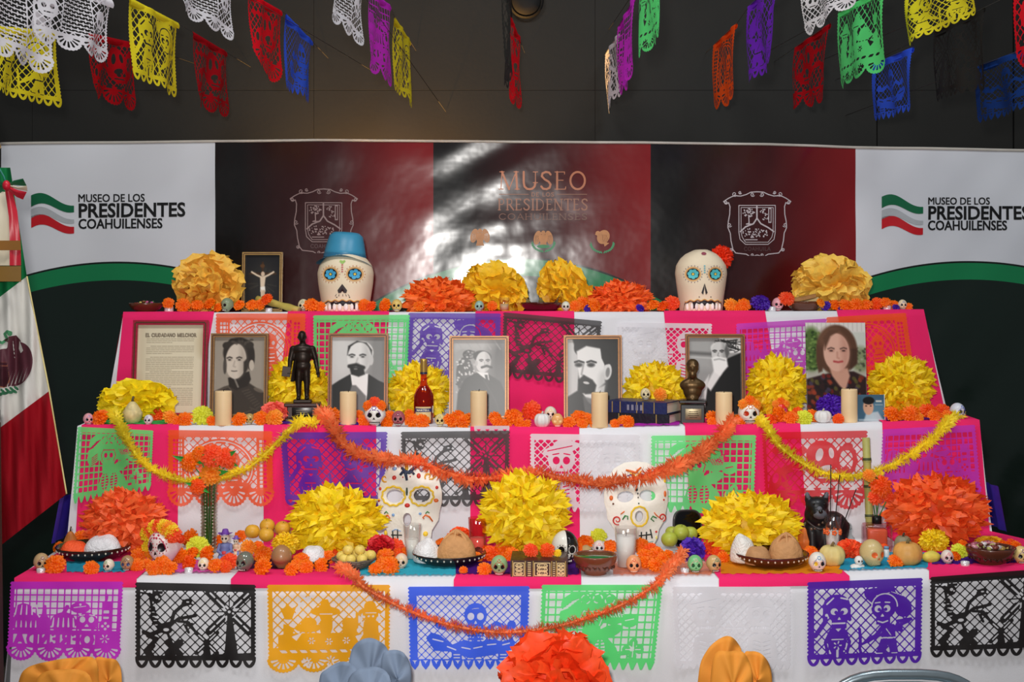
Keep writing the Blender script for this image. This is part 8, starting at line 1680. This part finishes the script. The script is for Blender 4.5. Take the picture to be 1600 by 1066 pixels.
def emblem(nm, fnA, col):
    A = Art(-30, 510, 60, 632, .8); fnA(A); link(nm, cutmesh(nm, A, lambda P: fmapf(P)-np.array([0, .0035, 0])), mat(col, .6, 0, .12, 40), t)
def ea(A):
    A.on(A.ell(26, 569, 25, 35, 14)); A.on(A.ell(8, 575, 24, 30)); A.on(A.poly([(14, 526), (26, 524), (33, 532), (32, 548), (22, 556), (12, 545)])); A.on(A.poly([(14, 527), (6, 532), (16, 536)])); A.off(A.poly([(31, 532), (37, 548), (33, 552), (30, 545)]))
    for k in range(5): A.off(A.seg(12+6*k, 604-2*k, 20+6*k, 580-2*k, 1.2, .3))
emblem('eagle', ea, (88, 40, 52))
emblem('eagle_breast', lambda A: A.on(A.poly([(-4, 566), (12, 566), (14, 580), (16, 596), (8, 606), (-6, 604)])).off(A.seg(0, 572, 12, 572, 1)), (180, 108, 70))
emblem('snake', lambda A: (A.on(A.pline([(-6, 532), (4, 536), (12, 530), (8, 522), (12, 518), (18, 520)], 4.2)), A.on(A.ell(16, 522, 4, 3))), (70, 142, 96))
emblem('laurel', lambda A: [A.on(A.ell(2+7*k, 616-1.5*k, 5, 2.4, -30+20*k)).on(A.ell(5+7*k, 611-1.5*k, 4.5, 2, 40)) for k in range(4)], (40, 108, 72))
# ribbon bow and tails in front
def ribbon(nm, pts, col, d=.06):
    mb = MB(); n = len(pts)//2; v = []
    for i in range(n):
        a, b = pts[i], pts[-1-i]
        for u in np.linspace(0, 1, 5): x, y = a[0]+(b[0]-a[0])*u, a[1]+(b[1]-a[1])*u; dd = D-d-.008*math.sin(u*PI+i); v.append(W(x, y, dd)-o3)
    mb.add(v, [(i*5+j, (i+1)*5+j, (i+1)*5+j+1, i*5+j+1) for i in range(n-1) for j in range(4)]); return part(nm, mb, mat(col, .35, 0, .05, 10, sheen=.3), t)
RW, RR, RG = (226, 216, 190), (196, 24, 48), (12, 92, 56)
ribbon('ribbon_tail', [(-30, 296), (-26, 340), (-24, 376), (-22, 415), (16, 415), (15, 376), (14, 340), (8, 300)], RW); ribbon('ribbon_tail', [(8, 298), (14, 340), (15, 376), (15, 415), (33, 415), (32, 376), (27, 330), (17, 288)], RR, .063); ribbon('gold_band', [(-22, 376), (-22, 391), (33, 391), (32, 376)], (150, 100, 36), .070); ribbon('gold_fringe', [(-22, 416), (-22, 440), (33, 440), (33, 416)], (136, 100, 38), .066)
ribbon('bow_loop', [(8, 290), (22, 282), (36, 279), (42, 291), (20, 289), (10, 294)], RG, .072); ribbon('bow_loop', [(14, 289), (28, 292), (42, 290), (43, 299), (28, 296), (14, 291)], RW, .074); ribbon('bow_loop', [(14, 291), (28, 297), (42, 300), (36, 312), (26, 308), (12, 296)], RR, .076); ribbon('bow_loop', [(-34, 268), (-16, 276), (4, 284), (6, 298), (-16, 312), (-34, 318)], RG, .072)
mb = MB(); mb.ell(W(10, 290, D-.085)-o3, (.012, .012, .016), 12, 8); part('bow_knot', mb, mat(RR, .4), t)
mb = MB(); mb.tube([tuple(W(x, y, D-.06)-o3) for x, y in ((-20, 250), (-2, 262), (6, 276), (10, 288))], .003, 6); part('tie_cord', mb, mat((40, 120, 110), .5), t)
# dark wooden lectern at the frame edge
Dl = 3.5; xr = (17-CX)*S(Dl); t = thing('lectern', 'dark brown wooden lectern side cut by the frame edge', 'lectern', (xr-.225, Dl-.16, 0)); wd_ = mat((58, 32, 22), .7, 0, .2, 8, stretch=(6, 6, 1)); zt = CZ-(636-HY)*S(Dl)
mb = MB(); mb.prism([(-.21, 0), (.22, 0), (.205, zt-.04), (-.21, zt-.04)], -.14, .14); part('body', mb, wd_, t, smooth=False); mb = MB(); mb.box((-.008, 0, zt-.02), (.42, .30, .035), .006, (0, 0, 0)); part('top', mb, wd_, t); mb = MB(); mb.box((0, 0, .03), (.45, .30, .06), .006); part('plinth', mb, wd_, t); mb = MB(); mb.box((0, -.144, .5), (.32, .008, .6), .003); part('front_panel', mb, wd_, t)
# big paper flowers standing on the floor in front of the altar
def petal(t, D, pts, bulge, col, tw=0.0):
    """one broad cupped paper petal from its outline in pixels"""
    P = np.array(pts, float); c = P.mean(0); k = S(D); n = len(P); o = np.array(t.location); V = []; R = 7
    for r in range(R+1):
        f = r/R
        for x, y in P:
            q = c+(np.array([x, y])-c)*f; V.append(W(q[0], q[1], D-bulge*.32*(1-f**1.3)+.006*math.sin(.22*(x-c[0])+.09*(y-c[1]))*f+.005*math.sin(f*3+x*.08+y*.05)+tw*(q[0]-c[0])*k)-o)
    fc = [(r*n+i, r*n+(i+1) % n, (r+1)*n+(i+1) % n, (r+1)*n+i) for r in range(R) for i in range(n)]
    o_ = part('petal', MB().add(V, fc), mat(col, .75, 0, .05, 12, .04), t); s_ = o_.modifiers.new('thickness', 'SOLIDIFY'); s_.thickness = .002; return o_
def smooth(pts, n=5):
    P = np.array(pts, float); m = len(P); out = []
    for i in range(m):
        a, b, c, d = P[i-1], P[i], P[(i+1) % m], P[(i+2) % m]
        for u in np.linspace(0, 1, n, endpoint=False): out.append(.5*((2*b)+(-a+c)*u+(2*a-5*b+4*c-d)*u*u+(-a+3*b-3*c+d)*u**3))
    return out
def floor_stem(t, D, px):
    o = np.array(t.location); X = (px-CX)*S(D); mb = MB(); mb.tube([np.array([X, D+.05, .02])-o, np.array([X, D+.05, .56])-o], .012, 10); part('stem', mb, mat((60, 110, 50), .7), t); mb = MB(); mb.lathe([(.11, 0), (.12, .01), (.10, .09), (.03, .1)], 24, c=tuple(np.array([X, D+.05, 0])-o)); part('foot', mb, mat((80, 60, 46), .7), t)
def bigflower(px, py, D, lab, petals, col):
    t = thing('paper_flower', lab, 'paper flower', W(px, py, D), group='giant paper flowers on the floor')
    for j, (pts, b, dd) in enumerate(petals): petal(t, D+dd, smooth(pts), b, col)
    floor_stem(t, D, px); return t
Og, Gr = (236, 152, 52), (126, 142, 166)
bigflower(110, 1090, 3.42, 'giant orange paper flower on the floor below the magenta sheet', [([(24, 1110), (30, 1062), (42, 1044), (66, 1036), (96, 1030), (128, 1027), (148, 1030), (154, 1060), (150, 1130), (60, 1140)], .05, 0), ([(140, 1110), (146, 1034), (168, 1029), (184, 1034), (190, 1060), (184, 1120)], .03, .03), ([(52, 1130), (58, 1060), (100, 1046), (140, 1056), (150, 1120), (100, 1150)], .06, -.03)], Og)
bigflower(572, 1080, 3.38, 'giant grey-blue paper flower on the floor below the amber sheet', [([(500, 1120), (499, 1062), (510, 1046), (536, 1034), (560, 1050), (566, 1110), (530, 1140)], .04, .0), ([(536, 1110), (546, 1030), (556, 1006), (576, 997), (594, 1003), (606, 1016), (612, 1050), (606, 1120), (570, 1140)], .06, .03), ([(600, 1110), (596, 1030), (612, 1016), (632, 1022), (642, 1044), (640, 1080), (622, 1130)], .04, .02), ([(540, 1130), (545, 1060), (580, 1042), (608, 1056), (612, 1110), (580, 1150)], .06, -.04)], Gr)
bigflower(1148, 1085, 3.36, 'giant orange paper flower on the floor below the white sheet', [([(1090, 1130), (1092, 1050), (1104, 1018), (1122, 1000), (1138, 994), (1152, 1004), (1160, 1030), (1156, 1120), (1120, 1150)], .05, .03), ([(1150, 1120), (1160, 1030), (1174, 1018), (1192, 1024), (1204, 1044), (1206, 1080), (1196, 1130)], .05, .02), ([(1110, 1140), (1114, 1030), (1140, 1018), (1164, 1022), (1176, 1060), (1172, 1120), (1140, 1150)], .06, -.03)], Og)
t = pompom(780, 986, 950, 1160, 3.30, 'r', 'ruffle', 'large crumpled orange-red pompom standing on the floor in front', col=(255, 84, 34), deep=(245, 56, 16), seed=0, dep=.7); floor_stem(t, 3.30, 865)
# silver folding chair, only its rounded back top in view
Dc = 2.95; k = S(Dc); cx = (1410-CX)*k; ztop = CZ-(1043-HY)*k; t = thing('folding_chair', 'silver metal folding chair with only its rounded back top showing', 'chair', (cx, Dc, 0)); sv = mat((150, 164, 172), .28, .75, .06, 20)
def arcp(w, h, z0, n=26): return [(w*math.copysign(abs(math.cos(a))**.62, math.cos(a)), z0+h*abs(math.sin(a))**.8) for a in np.linspace(0, PI, n)]
fr = [(.235, 0)]+arcp(.205, .19, ztop-.2)+[(-.235, 0)]
mb = MB(); mb.tube([(x, -.02 if z > .3 else .16*(1-z/.3)-.02, max(z, .012)) for x, z in fr], .012, 12); part('frame', mb, sv, t)
A_ = arcp(.183, .17, ztop-.2); mb = MB(); mb.grid(lambda u, v: ((A_[int(round(u*25))][0]), -.024+.018*math.sin(u*PI), ztop-.34+(A_[int(round(u*25))][1]-ztop+.34)*v), 25, 8); o = part('backrest', mb, mat((150, 172, 180), .35, .55, .05), t); s_ = o.modifiers.new('thickness', 'SOLIDIFY'); s_.thickness = .003
A = Art(0, 0, 24, 8, .5); A.on(A.pline([(2, 5), (5, 3), (9, 3.5), (12, 4)], 2.2)).on(A.pline([(14, 6), (16, 4), (19, 5), (22, 6)], 1.8)).on(A.ell(6, 6, 2, 1)); link('painted_mark', cutmesh('painted_mark', A, lambda P: np.stack([(P[:, 0]-16)*k*1.0, np.full(len(P), -.0265+.018*0), ztop-.034-P[:, 1]*k], 1)), mat((22, 22, 24), .5), o)
mb = MB(); mb.box((0, -.2, .44), (.38, .36, .02), .008); part('seat', mb, sv, t)
for s_ in (-1, 1): mb = MB(); mb.tube([(s_*.2, -.02, .46), (s_*.2, -.38, .44), (s_*.21, -.40, .012)], .011, 10); part('leg', mb, sv, t)
mb = MB(); mb.tube([(-.2, -.36, .2), (.2, -.36, .2)], .008, 8); part('stretcher', mb, sv, t)
